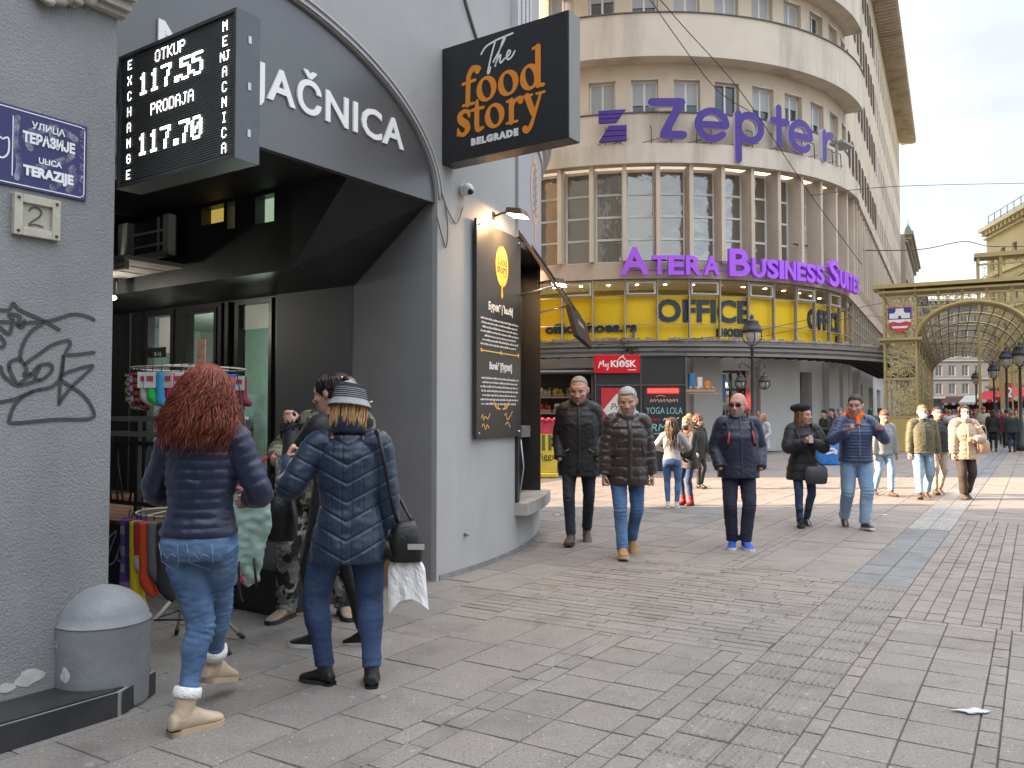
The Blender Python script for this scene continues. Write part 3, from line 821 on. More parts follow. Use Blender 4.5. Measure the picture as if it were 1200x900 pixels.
# service window: dark shutter, frame, sill, bracket
sv = MB()
cbox(sv, Bm, sw0 - .02, sw1 + .02, -.22, -.18, .5, 3.32, n=6)
svo = obj('service_window', sv, M_blackg, bld)
fr = MB()
cbox(fr, Bm, sw0 - .05, sw0 + .02, -.18, .03, .52, 3.34); cbox(fr, Bm, sw1 - .06, sw1, -.18, .02, .52, 3.34); cbox(fr, Bm, sw0, sw1, -.18, .02, 3.28, 3.36, n=5)
cbox(fr, Bm, sw0, sw1, -.18, -.1, 1.22, 1.30, n=5)
obj('window_frame', fr, M_frame, svo)
sl = MB(); cbox(sl, Bm, sw0 - .06, sw1 + .05, -.18, .14, .40, .53, n=6)
obj('window_sill', sl, mat('sill_stone', (.34, .33, .32), .8, .2, 6, bump=.2), svo)
bk = MB(); bk.tube([Bm(sw0 + .02, .02, .55), Bm(sw0 + .10, .05, .9), Bm(sw0 + .05, .02, 1.28)], .012, 6); bk.box(lambda x, y, z: Bm(sw0 + x, y, z), 0, .35, -.1, .06, 1.22, 1.34)
obj('shutter_stay', bk, M_steel, svo)
# projecting corner pilaster and cornice curve high on wall B
mb = MB()
for i, w in enumerate((.05, .10, .16)):
    cbox(mb, Bm, sB(590) + i * .12, SB_END, -.02, w, 4.62 + i * .14, 4.76 + i * .14, n=12)
for i in range(4): cbox(mb, Bm, sB(596) + .1 + i * .16, sB(596) + .2 + i * .16, 0, .07, 4.9, 8, n=1)
obj('upper_cornice', mb, M_trim, bld)
mb = MB()
mb.tube([Bm(s, .012, z) for s, z in ((.10, 6.0), (.35, 5.45), (.7, 5.0), (1.0, 4.75), (1.2, 4.66))], .016, 6, sub=4)
obj('wall_molding', mb, mat('dark_molding', (.16, .16, .16), .8), bld)
# ------------------------------------------------------------------ signs and fittings on the corner building
# LED exchange board
DOT = {'O': '01110 10001 10001 10001 10001 10001 01110', 'T': '11111 00100 00100 00100 00100 00100 00100', 'K': '10001 10010 10100 11000 10100 10010 10001',
 'U': '10001 10001 10001 10001 10001 10001 01110', 'P': '11110 10001 10001 11110 10000 10000 10000', 'R': '11110 10001 10001 11110 10100 10010 10001',
 'D': '11110 10001 10001 10001 10001 10001 11110', 'A': '01110 10001 10001 11111 10001 10001 10001', 'J': '00111 00010 00010 00010 00010 10010 01100',
 '1': '00100 01100 00100 00100 00100 00100 01110', '7': '11111 00001 00010 00010 00100 00100 00100', '5': '11111 10000 11110 00001 00001 10001 01110',
 '0': '01110 10001 10011 10101 11001 10001 01110', '.': '00000 00000 00000 00000 00000 01100 01100', 'E': '11111 10000 10000 11110 10000 10000 11111',
 'X': '10001 10001 01010 00100 01010 10001 10001', 'C': '01110 10001 10000 10000 10000 10001 01110', 'H': '10001 10001 10001 11111 10001 10001 10001',
 'N': '10001 11001 10101 10101 10011 10001 10001', 'G': '01110 10001 10000 10111 10001 10001 01110', 'M': '10001 11011 10101 10101 10001 10001 10001', 'I': '01110 00100 00100 00100 00100 00100 01110'}
lo = P(137.5, 222, 4.95)
LX = Vector((nF.x, nF.y, 0))
LW, LH = 1.10, .795
lf = frame((lo.x, lo.y, lo.z), LX)            # x right along the face, y up, z towards the viewer
led = empty('exchange_board', lf(LW / 2, 0, -.06), 'black LED exchange rate board lit with white figures, projecting under the arch', 'LED sign')
mb = MB()
mb.box(lf, 0, LW, 0, LH, -.15, -.02)
for a, b, c, d in ((0, .018, 0, LH), (LW - .018, LW, 0, LH), (.018, LW - .018, 0, .018), (.018, LW - .018, LH - .018, LH)): mb.box(lf, a, b, c, d, -.02, .006)
obj('housing', mb, mat('dark_aluminium', (.10, .105, .11), .4, .15, 6, metal=.5), led)
mb = MB(); mb.quad(lf(.018, .018, -.018), lf(LW - .018, .018, -.018), lf(LW - .018, LH - .018, -.018), lf(.018, LH - .018, -.018))
scr = obj('screen', mb, mat('led_mask', (.04, .044, .044), .5, .1), led)
mb = MB(); n = 56
for i in range(n):
    y = .02 + (LH - .04) * (i + .5) / n; mb.box(lf, .02, LW - .02, y - .0022, y + .0022, -.017, -.008)
obj('louvre_lines', mb, mat('led_louvre', (.17, .185, .185), .5, .1), scr)
dots = MB()
def dotw(word, x, y, pit, gap=1, bold=False, vert=None):
    for ch in word:
        rows = DOT[ch].split()
        wid = 5
        for j, r_ in enumerate(rows):
            for i, c in enumerate(r_):
                if c == '1':
                    for ex in ((0, 1) if bold else (0,)):
                        cx = x + (i + ex * .55) * pit; cy = y - j * pit; h = pit * .40
                        dots.add([lf(cx - h, cy - h, -.006), lf(cx + h, cy - h, -.006), lf(cx + h, cy + h, -.006), lf(cx - h, cy + h, -.006)], [(0, 1, 2, 3)])
        if vert: y -= vert
        else: x += (wid + gap) * pit if ch != '.' else 3.6 * pit
dotw('OTKUP', .36, .745, .0098); dotw('117.55', .20, .64, .0185, bold=True); dotw('PRODAJA', .325, .445, .0098); dotw('117.70', .20, .285, .0185, bold=True)
dotw('EXCHANGE', .085, .752, .0080, vert=.0935); 
y = .752
for ch in ('M', 'E', 'NJ', 'A', 'C', 'N', 'I', 'C', 'A'):
    if ch == 'NJ': dotw('N', LW - .145, y, .0075); dotw('J', LW - .105, y, .0075)
    else: dotw(ch, LW - .125, y, .0080)
    y -= .082
obj('lit_characters', dots, mat('led_white', (.9, .95, .92), .5, 0, emit=.95, ecol=(1.0, .97, .95)), scr)
mb = MB()
for y in (.15, .4, .65): mb.box(lf, LW, LW + .004, y - .02, y + .02, -.09, -.07)
mb.box(lf, -.10, 0, .2, .24, -.1, -.05); mb.box(lf, -.10, 0, .55, .59, -.1, -.05); mb.box(lf, -.14, -.10, .1, .7, -.12, -.03)
obj('bracket', mb, M_steel, led)

# food sign, black projecting box
fo = P(517.5, 193, 7.50)
FW, FH, FT = 1.325, 1.055, .185
ff = frame((fo.x, fo.y, fo.z), LX)
fsn = empty('projecting_sign', ff(FW / 2, 0, -.09), 'black projecting box sign with orange food story lettering, high on the curved wall', 'shop sign')
mb = MB(); mb.box(ff, 0, FW, 0, FH, -FT, 0)
fb = obj('sign_box', mb, mat('sign_black', (.022, .022, .024), .38, .25, 40, bump=.08, bs=150), fsn, bevel=.004)
mb = MB(); mb.box(ff, FW + .001, FW + .006, .004, FH - .004, -FT + .004, -.006); obj('side_plate', mb, mat('sign_side', (.20, .195, .185), .5, .1, 3), fsn)
mb = MB()
for y in (.2, .8): mb.box(ff, -.09, 0, y - .02, y + .02, -.11, -.07)
obj('wall_bracket', mb, M_frame, fsn)
def ringpts(cx, cy, rx, ry, a0=0, a1=2 * math.pi, n=28): return [(cx + rx * math.cos(a), cy + ry * math.sin(a)) for a in lin(a0, a1, n)]
def ring(mb, fn, cx, cy, ro, ri, tilt=0.0, z0=0.0, z1=.006, m=0, a0=0.0, a1=2 * math.pi, n=28):
    """o-shaped letter with thick sides: outer and inner ellipse"""
    A = lin(a0, a1, n); ct, st_ = math.cos(tilt), math.sin(tilt)
    o_ = [(cx + ro[0] * math.cos(a), cy + ro[1] * math.sin(a)) for a in A]
    i_ = [(cx + ri[0] * math.cos(a) * ct - ri[1] * math.sin(a) * st_, cy + ri[0] * math.cos(a) * st_ + ri[1] * math.sin(a) * ct) for a in A]
    V = [fn(x, y, z1) for x, y in o_] + [fn(x, y, z1) for x, y in i_] + [fn(x, y, z0) for x, y in o_] + [fn(x, y, z0) for x, y in i_]
    k = n + 1; Fs = []
    for j in range(n): Fs += [(j, j + 1, k + j + 1, k + j), (2 * k + j, 2 * k + j + 1, j + 1, j), (k + j, k + j + 1, 3 * k + j + 1, 3 * k + j)]
    mb.add(V, Fs, m)
def serif_word(mb, fn, word, x, y, h, m=0, z=.0):
    """heavy old-style serif lower-case letters, built from rings, stems and slabs; h = x-height"""
    def st(paths, r=.5, zz=0): strokes(mb, fn, paths, h * r, z=z, th=.004 + zz, m=m, sub=6, sx=h, sy=h, x=x, y=y)
    for i, ch in enumerate(word):
        if ch == 'o':
            ring(mb, fn, x + h * .5, y + h * .5, (h * .5, h * .53), (h * .23, h * .40), .25, z, z + .006, m); w = 1.08
        elif ch == 'f':
            st([[(.30, .05), (.32, .9), (.36, 1.25), (.55, 1.5), (.80, 1.46)]], .125); st([[(.80, 1.36, .7), (.80, 1.38)]], .2, .0004)
            st([[(.04, .95), (.68, 1.0)]], .07, .0008); st([[(.06, .04), (.62, .04)]], .065, .0008); w = .76
        elif ch == 'd':
            ring(mb, fn, x + h * .46, y + h * .5, (h * .46, h * .53), (h * .2, h * .40), .25, z, z + .006, m)
            st([[(.85, .1), (.85, 1.62)]], .13, .0004); st([[(.62, 1.6), (.85, 1.66)]], .06, .0008); st([[(.85, .08), (1.10, .06)]], .08, .0008); w = 1.16
        elif ch == 's':
            st([[(.68, .78, .55), (.58, .97, .7), (.36, 1.0, .8), (.17, .85, 1.1), (.24, .64, 1.35), (.50, .44, 1.4), (.60, .22, 1.1), (.42, .02, .8), (.20, .04, .7), (.08, .24, .55)]], .125)
            st([[(.68, .72), (.70, .98)]], .05, .0004); st([[(.06, .02), (.08, .30)]], .05, .0004); w = .80
        elif ch == 't':
            st([[(.30, 1.32, .55), (.29, .9, 1), (.29, .3, 1), (.36, .07, .9), (.62, .12, .5)]], .13); st([[(.02, .96), (.64, .98)]], .07, .0004); w = .72
        elif ch == 'r':
            st([[(.28, .06), (.28, .95)]], .13); st([[(.32, .62, .5), (.46, .92, .7), (.70, .94, 1.2), (.74, .86, 1.3)]], .11, .0004); st([[(.05, .04), (.58, .04)]], .06, .0008); st([[(.06, .95), (.3, .98)]], .06, .0008); w = .86
        elif ch == 'y':
            st([[(.20, .96, 1.15), (.50, .22, 1.1)]], .125); st([[(.86, .96, .6), (.55, .12, .75), (.36, -.32, .9), (.18, -.44, 1.2), (.10, -.36, 1.3)]], .11, .0004)
            st([[(.0, .98), (.44, .98)]], .055, .0008); st([[(.66, .98), (1.04, .98)]], .055, .0008); w = 1.0
        x += w * h
    return x
M_or = mat('sign_orange', (.78, .27, .025), .5, .06, 5)
lt = MB(); serif_word(lt, ff, 'food', .235, .475, .212); serif_word(lt, ff, 'story', .175, .225, .205)
obj('orange_lettering', lt, M_or, fb)
lt = MB()
strokes(lt, ff, [[(.445, .90), (.50, .955), (.62, .985), (.78, 1.0)], [(.60, .985), (.56, .88), (.525, .76), (.515, .72), (.53, .715), (.545, .76)],
                 [(.575, .80), (.65, .90), (.70, .975), (.69, .99), (.66, .93), (.61, .80), (.595, .76)], [(.60, .775), (.635, .83), (.655, .84), (.645, .79), (.66, .775), (.69, .80)],
                 [(.69, .80), (.73, .815), (.755, .845), (.735, .86), (.715, .82), (.73, .785), (.77, .80), (.80, .84)]], .0085, z=.0, th=.004)
letters(lt, ff, 'BELGRADE', .078, x=.585, y=.115, z=.002, ext=.002, off=.006, width=.50, spacing=1.25)
obj('white_lettering', lt, M_white, fb)

# blue street name sign
ss = empty('street_name_sign', F(-3.75, W_A + .02, 2.57), 'blue enamel street name plate smeared with white spray on the grey pier', 'street sign')
sx0, sx1, sz0, sz1 = -4.14, -3.488, 2.565, 2.955
sg = lambda x, y, z: F(x, W_A + .012 + z, y)
mb = MB(); mb.box(sg, sx0, sx1, sz0, sz1, -.012, 0); pl = obj('sign_plate', mb, mat('enamel_blue', (.022, .020, .115), .25, .1, 5), ss, bevel=.002)
mb = MB()
def border(mb, fn, x0, x1, y0, y1, t, c=.02, z=.002):
    for a, b, e, f in ((x0 + c, x1 - c, y0, y0 + t), (x0 + c, x1 - c, y1 - t, y1), (x0, x0 + t, y0 + c, y1 - c), (x1 - t, x1, y0 + c, y1 - c)): mb.quad(fn(a, e, z), fn(b, e, z), fn(b, f, z), fn(a, f, z))
    for sx_, sy_, x, y in ((1, 1, x0, y0), (-1, 1, x1, y0), (-1, -1, x1, y1), (1, -1, x0, y1)):
        mb.quad(fn(x + sx_ * c, y, z), fn(x + sx_ * c, y + sy_ * t, z), fn(x + sx_ * t, y + sy_ * c, z), fn(x, y + sy_ * c, z))
border(mb, sg, sx0 + .012, sx1 - .012, sz0 + .012, sz1 - .012, .005)
mb.quad(sg(-3.853, sz0 + .05, .002), sg(-3.848, sz0 + .05, .002), sg(-3.848, sz1 - .05, .002), sg(-3.853, sz1 - .05, .002))
letters(mb, sg, 'УЛИЦА', .046, x=-3.685, y=2.868, z=.005, ext=.0005, off=.001); letters(mb, sg, 'ТЕРАЗИЈЕ', .066, x=-3.68, y=2.795, z=.005, ext=.0005, off=.0035, width=.255)
letters(mb, sg, 'ULICA', .040, x=-3.675, y=2.705, z=.005, ext=.0005, off=.001); letters(mb, sg, 'TERAZIJE', .064, x=-3.68, y=2.635, z=.005, ext=.0005, off=.0035, width=.245)
strokes(mb, sg, [[(-3.895, 2.78), (-3.93, 2.79), (-3.93, 2.72), (-3.90, 2.69), (-3.87, 2.72), (-3.87, 2.79), (-3.895, 2.78)]], .004, z=.0, th=.002)
obj('sign_lettering', mb, mat('enamel_white', (.8, .8, .82), .35, .03), pl)
mb = MB()
M_spray = bpy.data.materials.new('thin_white_spray'); M_spray.use_nodes = True
N_, L_ = M_spray.node_tree.nodes, M_spray.node_tree.links
b_ = N_['Principled BSDF']; b_.inputs['Base Color'].default_value = (.6, .62, .72, 1); b_.inputs['Roughness'].default_value = .8
nn = N_.new('ShaderNodeTexNoise'); nn.inputs['Scale'].default_value = 26; nn.inputs['Detail'].default_value = 8
tc_ = N_.new('ShaderNodeTexCoord'); L_.new(tc_.outputs['Object'], nn.inputs['Vector'])
rr_ = N_.new('ShaderNodeMapRange'); rr_.inputs['From Min'].default_value = .38; rr_.inputs['From Max'].default_value = .72; rr_.inputs['To Max'].default_value = .5
L_.new(nn.outputs['Fac'], rr_.inputs['Value']); L_.new(rr_.outputs['Result'], b_.inputs['Alpha'])
strokes(mb, sg, [[(-3.83, 2.90), (-3.84, 2.80), (-3.82, 2.68), (-3.83, 2.61)]], .014, th=.0035)
strokes(mb, sg, [[(-3.77, 2.77), (-3.79, 2.83), (-3.72, 2.87), (-3.64, 2.90), (-3.55, 2.87)], [(-3.70, 2.70), (-3.62, 2.74), (-3.57, 2.78)], [(-3.76, 2.66), (-3.70, 2.70)], [(-3.66, 2.60), (-3.60, 2.66), (-3.56, 2.72)], [(-3.58, 2.60), (-3.55, 2.68)], [(-3.67, 2.9), (-3.66, 2.82)]], .017, th=.0035)
for y_ in (2.90, 2.85, 2.79, 2.73, 2.67, 2.61): strokes(mb, sg, [[(-3.525, y_ + .018), (-3.508, y_ + .018), (-3.525, y_), (-3.508, y_ - .014)]], .004, th=.004)
obj('spray_smear', mb, M_spray, pl)
mb = MB()
for a in (sx0 + .02, sx1 - .02):
    for b in (sz0 + .02, sz1 - .02): mb.ell(sg(a, b, .002), (.006, .006, .006), nu=8, nv=5)
obj('screw_heads', mb, M_steel, ss)
# house number plate
hn = empty('house_number', F(-3.73, W_A + .02, 2.36), 'framed cream house number plate reading 2, under the blue street name plate', 'house number')
hx0, hx1, hy0, hy1 = -3.845, -3.625, 2.335, 2.535
mb = MB()
for a, b, c, d in ((hx0, hx0 + .04, hy0, hy1), (hx1 - .04, hx1, hy0, hy1), (hx0 + .04, hx1 - .04, hy0, hy0 + .04), (hx0 + .04, hx1 - .04, hy1 - .04, hy1)): mb.box(sg, a, b, c, d, -.012, .02)
obj('number_frame', mb, mat('worn_cream', (.48, .45, .37), .75, .2, 25, stain=.5, stain_col=(.2, .16, .1), sscale=12), hn, bevel=.003)
mb = MB(); mb.box(sg, hx0 + .04, hx1 - .04, hy0 + .04, hy1 - .04, -.012, .002); obj('number_plate', mb, mat('plate_cream', (.40, .38, .31), .6, .12, 14), hn)
mb = MB(); strokes(mb, sg, [[(-3.770, 2.462), (-3.755, 2.480), (-3.730, 2.482), (-3.712, 2.465), (-3.722, 2.44), (-3.750, 2.415), (-3.768, 2.397), (-3.765, 2.391), (-3.74, 2.398), (-3.705, 2.393)]], .004, z=.0, th=.006)
for a in (hx0 + .02, hx1 - .02):
    for b in (hy0 + .02, hy1 - .02): mb.ell(sg(a, b, .022), (.008, .008, .008), nu=8, nv=5)
obj('figure_two', mb, mat('dark_bronze', (.07, .06, .045), .5, .2), hn)

# dome topped guard stone
gs = MB(); c = Vector((-2.10, 4.36, 0)); rr = .226; prof = [(0, .215), (.02, .222), (.2, .224), (.415, rr), (.425, rr), (.43, .218), (.47, .208), (.52, .175), (.56, .125), (.585, .07), (.597, .02)]
gs.loft([[(c.x + r_ * math.cos(a), c.y + r_ * math.sin(a), z) for a in lin(0, 2 * math.pi, 36)[:-1]] for z, r_ in prof])
gst = obj('guard_stone', gs, mat('guard_grey', (.215, .228, .24), .5, .16, 5, bump=.45, bs=24, stain=.4, stain_col=(.3, .305, .31), sscale=5, spec=.6), label='squat dome topped grey guard stone at the foot of the near pier', cat='guard stone')

for (a_, z_, r_, sd_) in ((-1.95, .20, .032, 1), (-1.2, .09, .02, 4), (-1.75, .42, .014, 7), (-2.3, .33, .012, 9)):
    m = MB(); n = 16; rg_ = []
    for t in lin(0, 6.2832, n)[:-1]: q = r_ * (1 + .5 * mnoise.noise(Vector((math.cos(t), math.sin(t), sd_)))); aa = a_ + q * math.cos(t) / .224; rg_.append((c.x + .2245 * math.cos(aa), c.y + .2245 * math.sin(aa), z_ + q * 1.2 * math.sin(t)))
    m.add(rg_ + [(c.x + .2265 * math.cos(a_), c.y + .2265 * math.sin(a_), z_)], [(i, (i + 1) % n, n) for i in range(n)]); obj('paint_chip', m, mat('chip_pale', (.5, .49, .46), .9, .2, 30), gst)
m = MB(); m.tube([(c.x + .224 * math.cos(t), c.y + .224 * math.sin(t), .42) for t in lin(0, 6.2832, 40)], .007, 6); obj('dome_rim', m, MC['guard_grey'], gst)
# menu board
mx0, mx1 = sB(552) + .0, sB(603.5)
pA, pB = Bm(mx0, .03, 0), Bm(mx1, .035, 0)
mf = frame((pA.x, pA.y, 1.235), (pB - pA)); MW = (pB - pA).length; MH = 2.095
mbd = empty('menu_board', mf(MW / 2, 0, 0), 'tall black menu board with white text and a gold emblem, bolted to the curved wall', 'menu board')
mb = MB(); mb.box(mf, 0, MW, 0, MH, 0, .03); bo = obj('board', mb, mat('board_black', (.035, .031, .029), .42, .15, 6), mbd, bevel=.003)
mb = MB()
ov = [(MW * .54 + .155 * math.cos(a), 1.72 + .205 * math.sin(a)) for a in lin(0, 2 * math.pi, 32)[:-1]]
mb.prism(lambda x, y, z: mf(x, y, .03 + z), ov, 0, .004)
strokes(mb, lambda x, y, z: mf(x, y, .03 + z), [[(MW * .54, 1.53), (MW * .54, 1.44)], [(MW * .54 - .012, 1.44), (MW * .54, 1.41), (MW * .54 + .012, 1.44)]], .016, th=.004)
strokes(mb, lambda x, y, z: mf(x, y, .03 + z), [[(.10, .845), (MW - .07, .845)]], .006, th=.003)
for x in (.10, MW * .52, MW - .07): mb.prism(lambda a, b, z: mf(a, b, .03 + z), [(x - .022, .845), (x, .82), (x + .022, .845), (x, .87)], 0, .004)
for sgn in (-1, 1):
    strokes(mb, lambda x, y, z: mf(x, y, .03 + z), [[(MW * .53 + sgn * .03, .285), (MW * .53 + sgn * .12, .295), (MW * .53 + sgn * .19, .345)]] + [[(MW * .53 + sgn * (.07 + .035 * i), .29 + .012 * i), (MW * .53 + sgn * (.09 + .035 * i), .325 + .012 * i)] for i in range(4)], .007, th=.003)
strokes(mb, lambda x, y, z: mf(x, y, .03 + z), [[(.10, .20), (.13, .23), (.15, .18), (.19, .21), (.25, .19), (.30, .24)], [(.12, .12), (.15, .14), (.20, .09), (.23, .13), (.28, .10)], [(.66, .22), (.70, .24), (.72, .18), (.78, .20), (.86, .26)], [(.68, .13), (.74, .15), (.80, .10)]], .006, th=.003)
obj('gold_emblem', mb, mat('gold_print', (.75, .42, .07), .5, .1), bo)
mb = MB()
serif_word(mb, lambda x, y, z: mf(x, y, .0345 + z * .3), 'food', MW * .54 - .115, 1.735, .058); serif_word(mb, lambda x, y, z: mf(x, y, .0345 + z * .3), 'story', MW * .54 - .125, 1.655, .056)
obj('emblem_lettering', mb, mat('emblem_brown', (.12, .06, .02), .6, .1), bo)
mb = MB(); mz = lambda x, y, z: mf(x, y, .03 + z)
letters(mb, mz, 'Бурек* | \u02c8bu.rik|', .105, x=MW * .52, y=1.255, z=.002, ext=.0006, off=.003, width=.60)
letters(mb, mz, 'Burek* [бурек]', .10, x=MW * .52, y=.675, z=.002, ext=.0006, off=.003, width=.56)
for blk, y0, n_ in ((0, 1.15, 7), (1, .575, 7)):          # body text, too small to read: broken word bars
    for i in range(n_):
        y = y0 - i * .0415; a = .085 + (.09 if i == 4 and blk == 0 else .02 * ((i * 7 + blk) % 3)); b = MW - .065 - (.07 if i in (4, 6) else .015 * ((i * 5) % 3))
        x = a
        while x < b:
            l = random.uniform(.025, .10); xe = min(x + l, b)
            t_ = x
            while t_ < xe - .004:
                ww = random.uniform(.006, .011); hh = random.choice((.014, .014, .014, .021)); mb.quad(mz(t_, y, .002), mz(min(t_ + ww, xe), y, .002), mz(min(t_ + ww, xe), y + hh, .002), mz(t_, y + hh, .002)); t_ += ww + .0035
            x = xe + .012
obj('board_lettering', mb, mat('print_white', (.75, .73, .7), .6, .05), bo)
mb = MB()
for a in (.05, MW - .05):
    for b in (.05, MH - .05): mb.ell(mf(a, b, .032), (.012, .012, .012), nu=8, nv=5)
obj('fixing_bolts', mb, M_steel, mbd)

# small wall lamps over the board and the hatch
def wall_lamp(base, out, side, label, power):
    r_ = empty('wall_lamp', base, label, 'lamp', 'small flood lamps on the curved wall')
    o = Vector(out).normalized(); sd = Vector(side).normalized(); b = Vector(base)
    fn = lambda x, y, z: b + sd * x + o * y + Vector((0, 0, z))
    m = MB(); m.tube([fn(0, 0, 0), fn(-.01, .10, .02), fn(0, .20, .03)], .012, 6); m.box(fn, -.03, .03, 0, .012, -.04, .04); m.tube([fn(-.03, .05, .01), fn(-.05, .09, -.06), fn(-.04, .02, -.14)], .004, 5)
    obj('arm', m, M_frame, r_)
    m = MB(); m.hexa([fn(-.11, .17, .0), fn(.11, .17, .0), fn(.11, .36, -.035), fn(-.11, .36, -.035), fn(-.09, .18, .06), fn(.09, .18, .06), fn(.09, .33, .035), fn(-.09, .33, .035)])
    h = obj('lamp_head', m, mat('lamp_brown', (.12, .07, .05), .45, .1), r_, bevel=.006)
    m = MB(); m.quad(fn(-.095, .185, -.006), fn(-.095, .345, -.038), fn(.095, .345, -.038), fn(.095, .185, -.006)); m.v = [(x, y, z - .004) for x, y, z in m.v]
    obj('lamp_glass', m, mat('lamp_glow', (1, .8, .5), .3, 0, emit=14, ecol=(1, .72, .38)), h)
    l = bpy.data.lights.new('lamp_light', 'AREA'); l.energy = power; l.size = .16; l.color = (1, .62, .28)
    lo_ = bpy.data.objects.new('lamp_light', l); lo_.location = fn(0, .26, -.05)
    lo_.rotation_euler = ((-o * .55) + Vector((0, 0, -1))).to_track_quat('-Z', 'Y').to_euler(); COL.objects.link(lo_)
    return r_
sl_ = sB(578); nl_ = (Bm(sl_, 1, 0) - Bm(sl_, 0, 0)); tl_ = Bm(sl_ + .1, 0, 0) - Bm(sl_, 0, 0)
zl = CAM_H + (484 - 252) / 985 * Bm(sl_, 0, 0).y
wall_lamp(Bm(sl_, 0, zl), nl_, tl_, 'small lit brown flood lamp over the tall black menu board', 3.5)
sl2 = sw0 + 1.0; nl2 = (Bm(sl2, 1, 0) - Bm(sl2, 0, 0)); tl2 = Bm(sl2 + .1, 0, 0) - Bm(sl2, 0, 0)
wall_lamp(Bm(sl2, .02, 3.02), nl2, tl2, 'lit flood lamp tucked under the raised service hatch', 4)

# dome camera
cc = empty('security_camera', Bm(sB(541), .0, 3.52), 'white dome security camera on the curved wall below the projecting sign', 'camera')
pc = Bm(sB(541), 0, CAM_H + (484 - 221) / 985 * Bm(sB(541), 0, 0).y); oc = (Bm(sB(541), 1, 0) - Bm(sB(541), 0, 0)).normalized()
m = MB(); m.tube([pc, pc + oc * .04], .055, 16); m.ell(pc + oc * .06, (.06, .06, .06)); obj('dome', m, mat('camera_white', (.75, .75, .74), .35, .05), cc)
m = MB(); m.ell(pc + oc * .095 + Vector((0, -.02, -.03)), (.030, .030, .030), nu=10, nv=7); obj('lens', m, M_blackg, cc)
m = MB()
m.tube([F(.01, .015, 3.45), Bm(.08, .012, 3.36), Bm(.12, .012, 3.15), Bm(.10, .012, 2.98), Bm(.05, .015, 3.02), F(-.05, .02, 3.22)], .006, 5, sub=5)
m.tube([Bm(.08, .012, 3.36), Bm(.25, .012, 3.22), Bm(sB(541), .012, 3.40)], .005, 5, sub=5)
obj('loose_cable', m, mat('cable_grey', (.12, .12, .12), .7), label='loose thin cable hanging on the wall beside the arch corner', cat='cable')
m = MB(); q_ = Bm(sB(545), .01, .36); m.ell(q_ + oc * .015, (.022, .022, .022), nu=10, nv=6); m.tube([q_ - oc * .01, q_ + oc * .03], .012, 8)
obj('wall_tap', m, M_concrete, label='small grey pipe stub low on the curved wall', cat='pipe stub')

# upright panel with the pale board shape over the service window
u0, u1 = sB(604.5), sw1 + .02
m = MB(); cbox(m, Bm, u0, u1, .004, .03, 3.37, 4.58, n=10)
ws = obj('wall_panel_sign', m, mat('panel_lilac_grey', (.33, .33, .355), .45, .05, 2), label='grey wall panel with a tall pale orange serving board emblem over the hatch', cat='shop sign')
m = MB(); uc = (u0 + u1) / 2 + .05
pts = [(uc + .30 * math.sin(math.pi * t) ** .8 * sg_, 3.62 + .90 * t) for sg_, ts in ((1, lin(0, 1, 14)), (-1, lin(1, 0, 14))) for t in ts]
V = [Bm(x, .033, z) for x, z in pts]; n = len(pts)
for i in range(14): m.quad(V[i], V[i + 1], V[n - 2 - i], V[n - 1 - i])
m.box(lambda x, y, z: Bm(uc + x, .031 + y, z), -.05, .05, 0, .003, 3.44, 3.64)
eo = obj('board_emblem', m, mat('pale_orange', (.62, .36, .20), .6, .08), ws)
m = MB()
for i in range(7):
    z = 3.80 + i * .09; strokes(m, lambda x, y, zz: Bm(uc + x, .035 + zz, y), [[(-.14, z), (-.05, z + .03), (.03, z - .02), (.12, z + .02)]], .012)
obj('emblem_script', m, mat('emblem_grey', (.30, .24, .22), .7), eo)

# raised hatch over the service window
ht = empty('service_hatch', Bm(sw0 + .7, .3, 2.6), 'raised brown hatch propped open over the dark service window', 'hatch')
h0, h1 = sw0 - .02, sw1 + .25
m = MB(); ins = lambda s, t: Bm(s, .03 + .54 * t, 3.40 - .80 * t)
for a, b in ((0, .05), (.95, 1.0)):
    for s0_, s1_ in ((h0, h1),):
        m.hexa([ins(s0_, a), ins(s1_, a), ins(s1_, b), ins(s0_, b)] + [p + Vector((0, 0, .05)) for p in (ins(s0_, a), ins(s1_, a), ins(s1_, b), ins(s0_, b))])
for s0_ in (h0, h1 - .05):
    m.hexa([ins(s0_, .05), ins(s0_ + .05, .05), ins(s0_ + .05, .95), ins(s0_, .95)] + [p + Vector((0, 0, .05)) for p in (ins(s0_, .05), ins(s0_ + .05, .05), ins(s0_ + .05, .95), ins(s0_, .95))])
obj('hatch_frame', m, mat('hatch_brown', (.085, .062, .05), .8, .1, 5, spec=.2), ht)
m = MB(); a_, b_, c_, d_ = ins(h0 + .45, .05), ins(h1 - .05, .05), ins(h1 - .05, .95), ins(h0 + .45, .95); m.hexa([a_, b_, c_, d_] + [p + Vector((0, 0, .02)) for p in (a_, b_, c_, d_)])
obj('hatch_canvas', m, mat('hatch_dark', (.045, .034, .028), .7, .15, 5), ht)
m = MB(); lo0, lo1 = ins(h0, 1.0), ins(h1, 1.0); dn = ((ins(h0, 1) - ins(h0, .8)).normalized() + Vector((0, 0, -1.2))).normalized(); up_ = Vector((0, 0, .05))
lp = [lo0 - dn * .02, lo1 - dn * .02, lo1 + dn * .32, lo0 + dn * .32]; nn_ = (lo1 - lo0).cross(dn).normalized() * .025
m.hexa([p - nn_ for p in lp] + [p + nn_ for p in lp]); lpo = obj('hatch_lip', m, mat('lip_brown', (.05, .036, .028), .85, .1, spec=.1), ht, bevel=.003)
m = MB(); ax = (lo0 - lo1).normalized()
sgn_ = 1 if nn_.z > 0 else -1
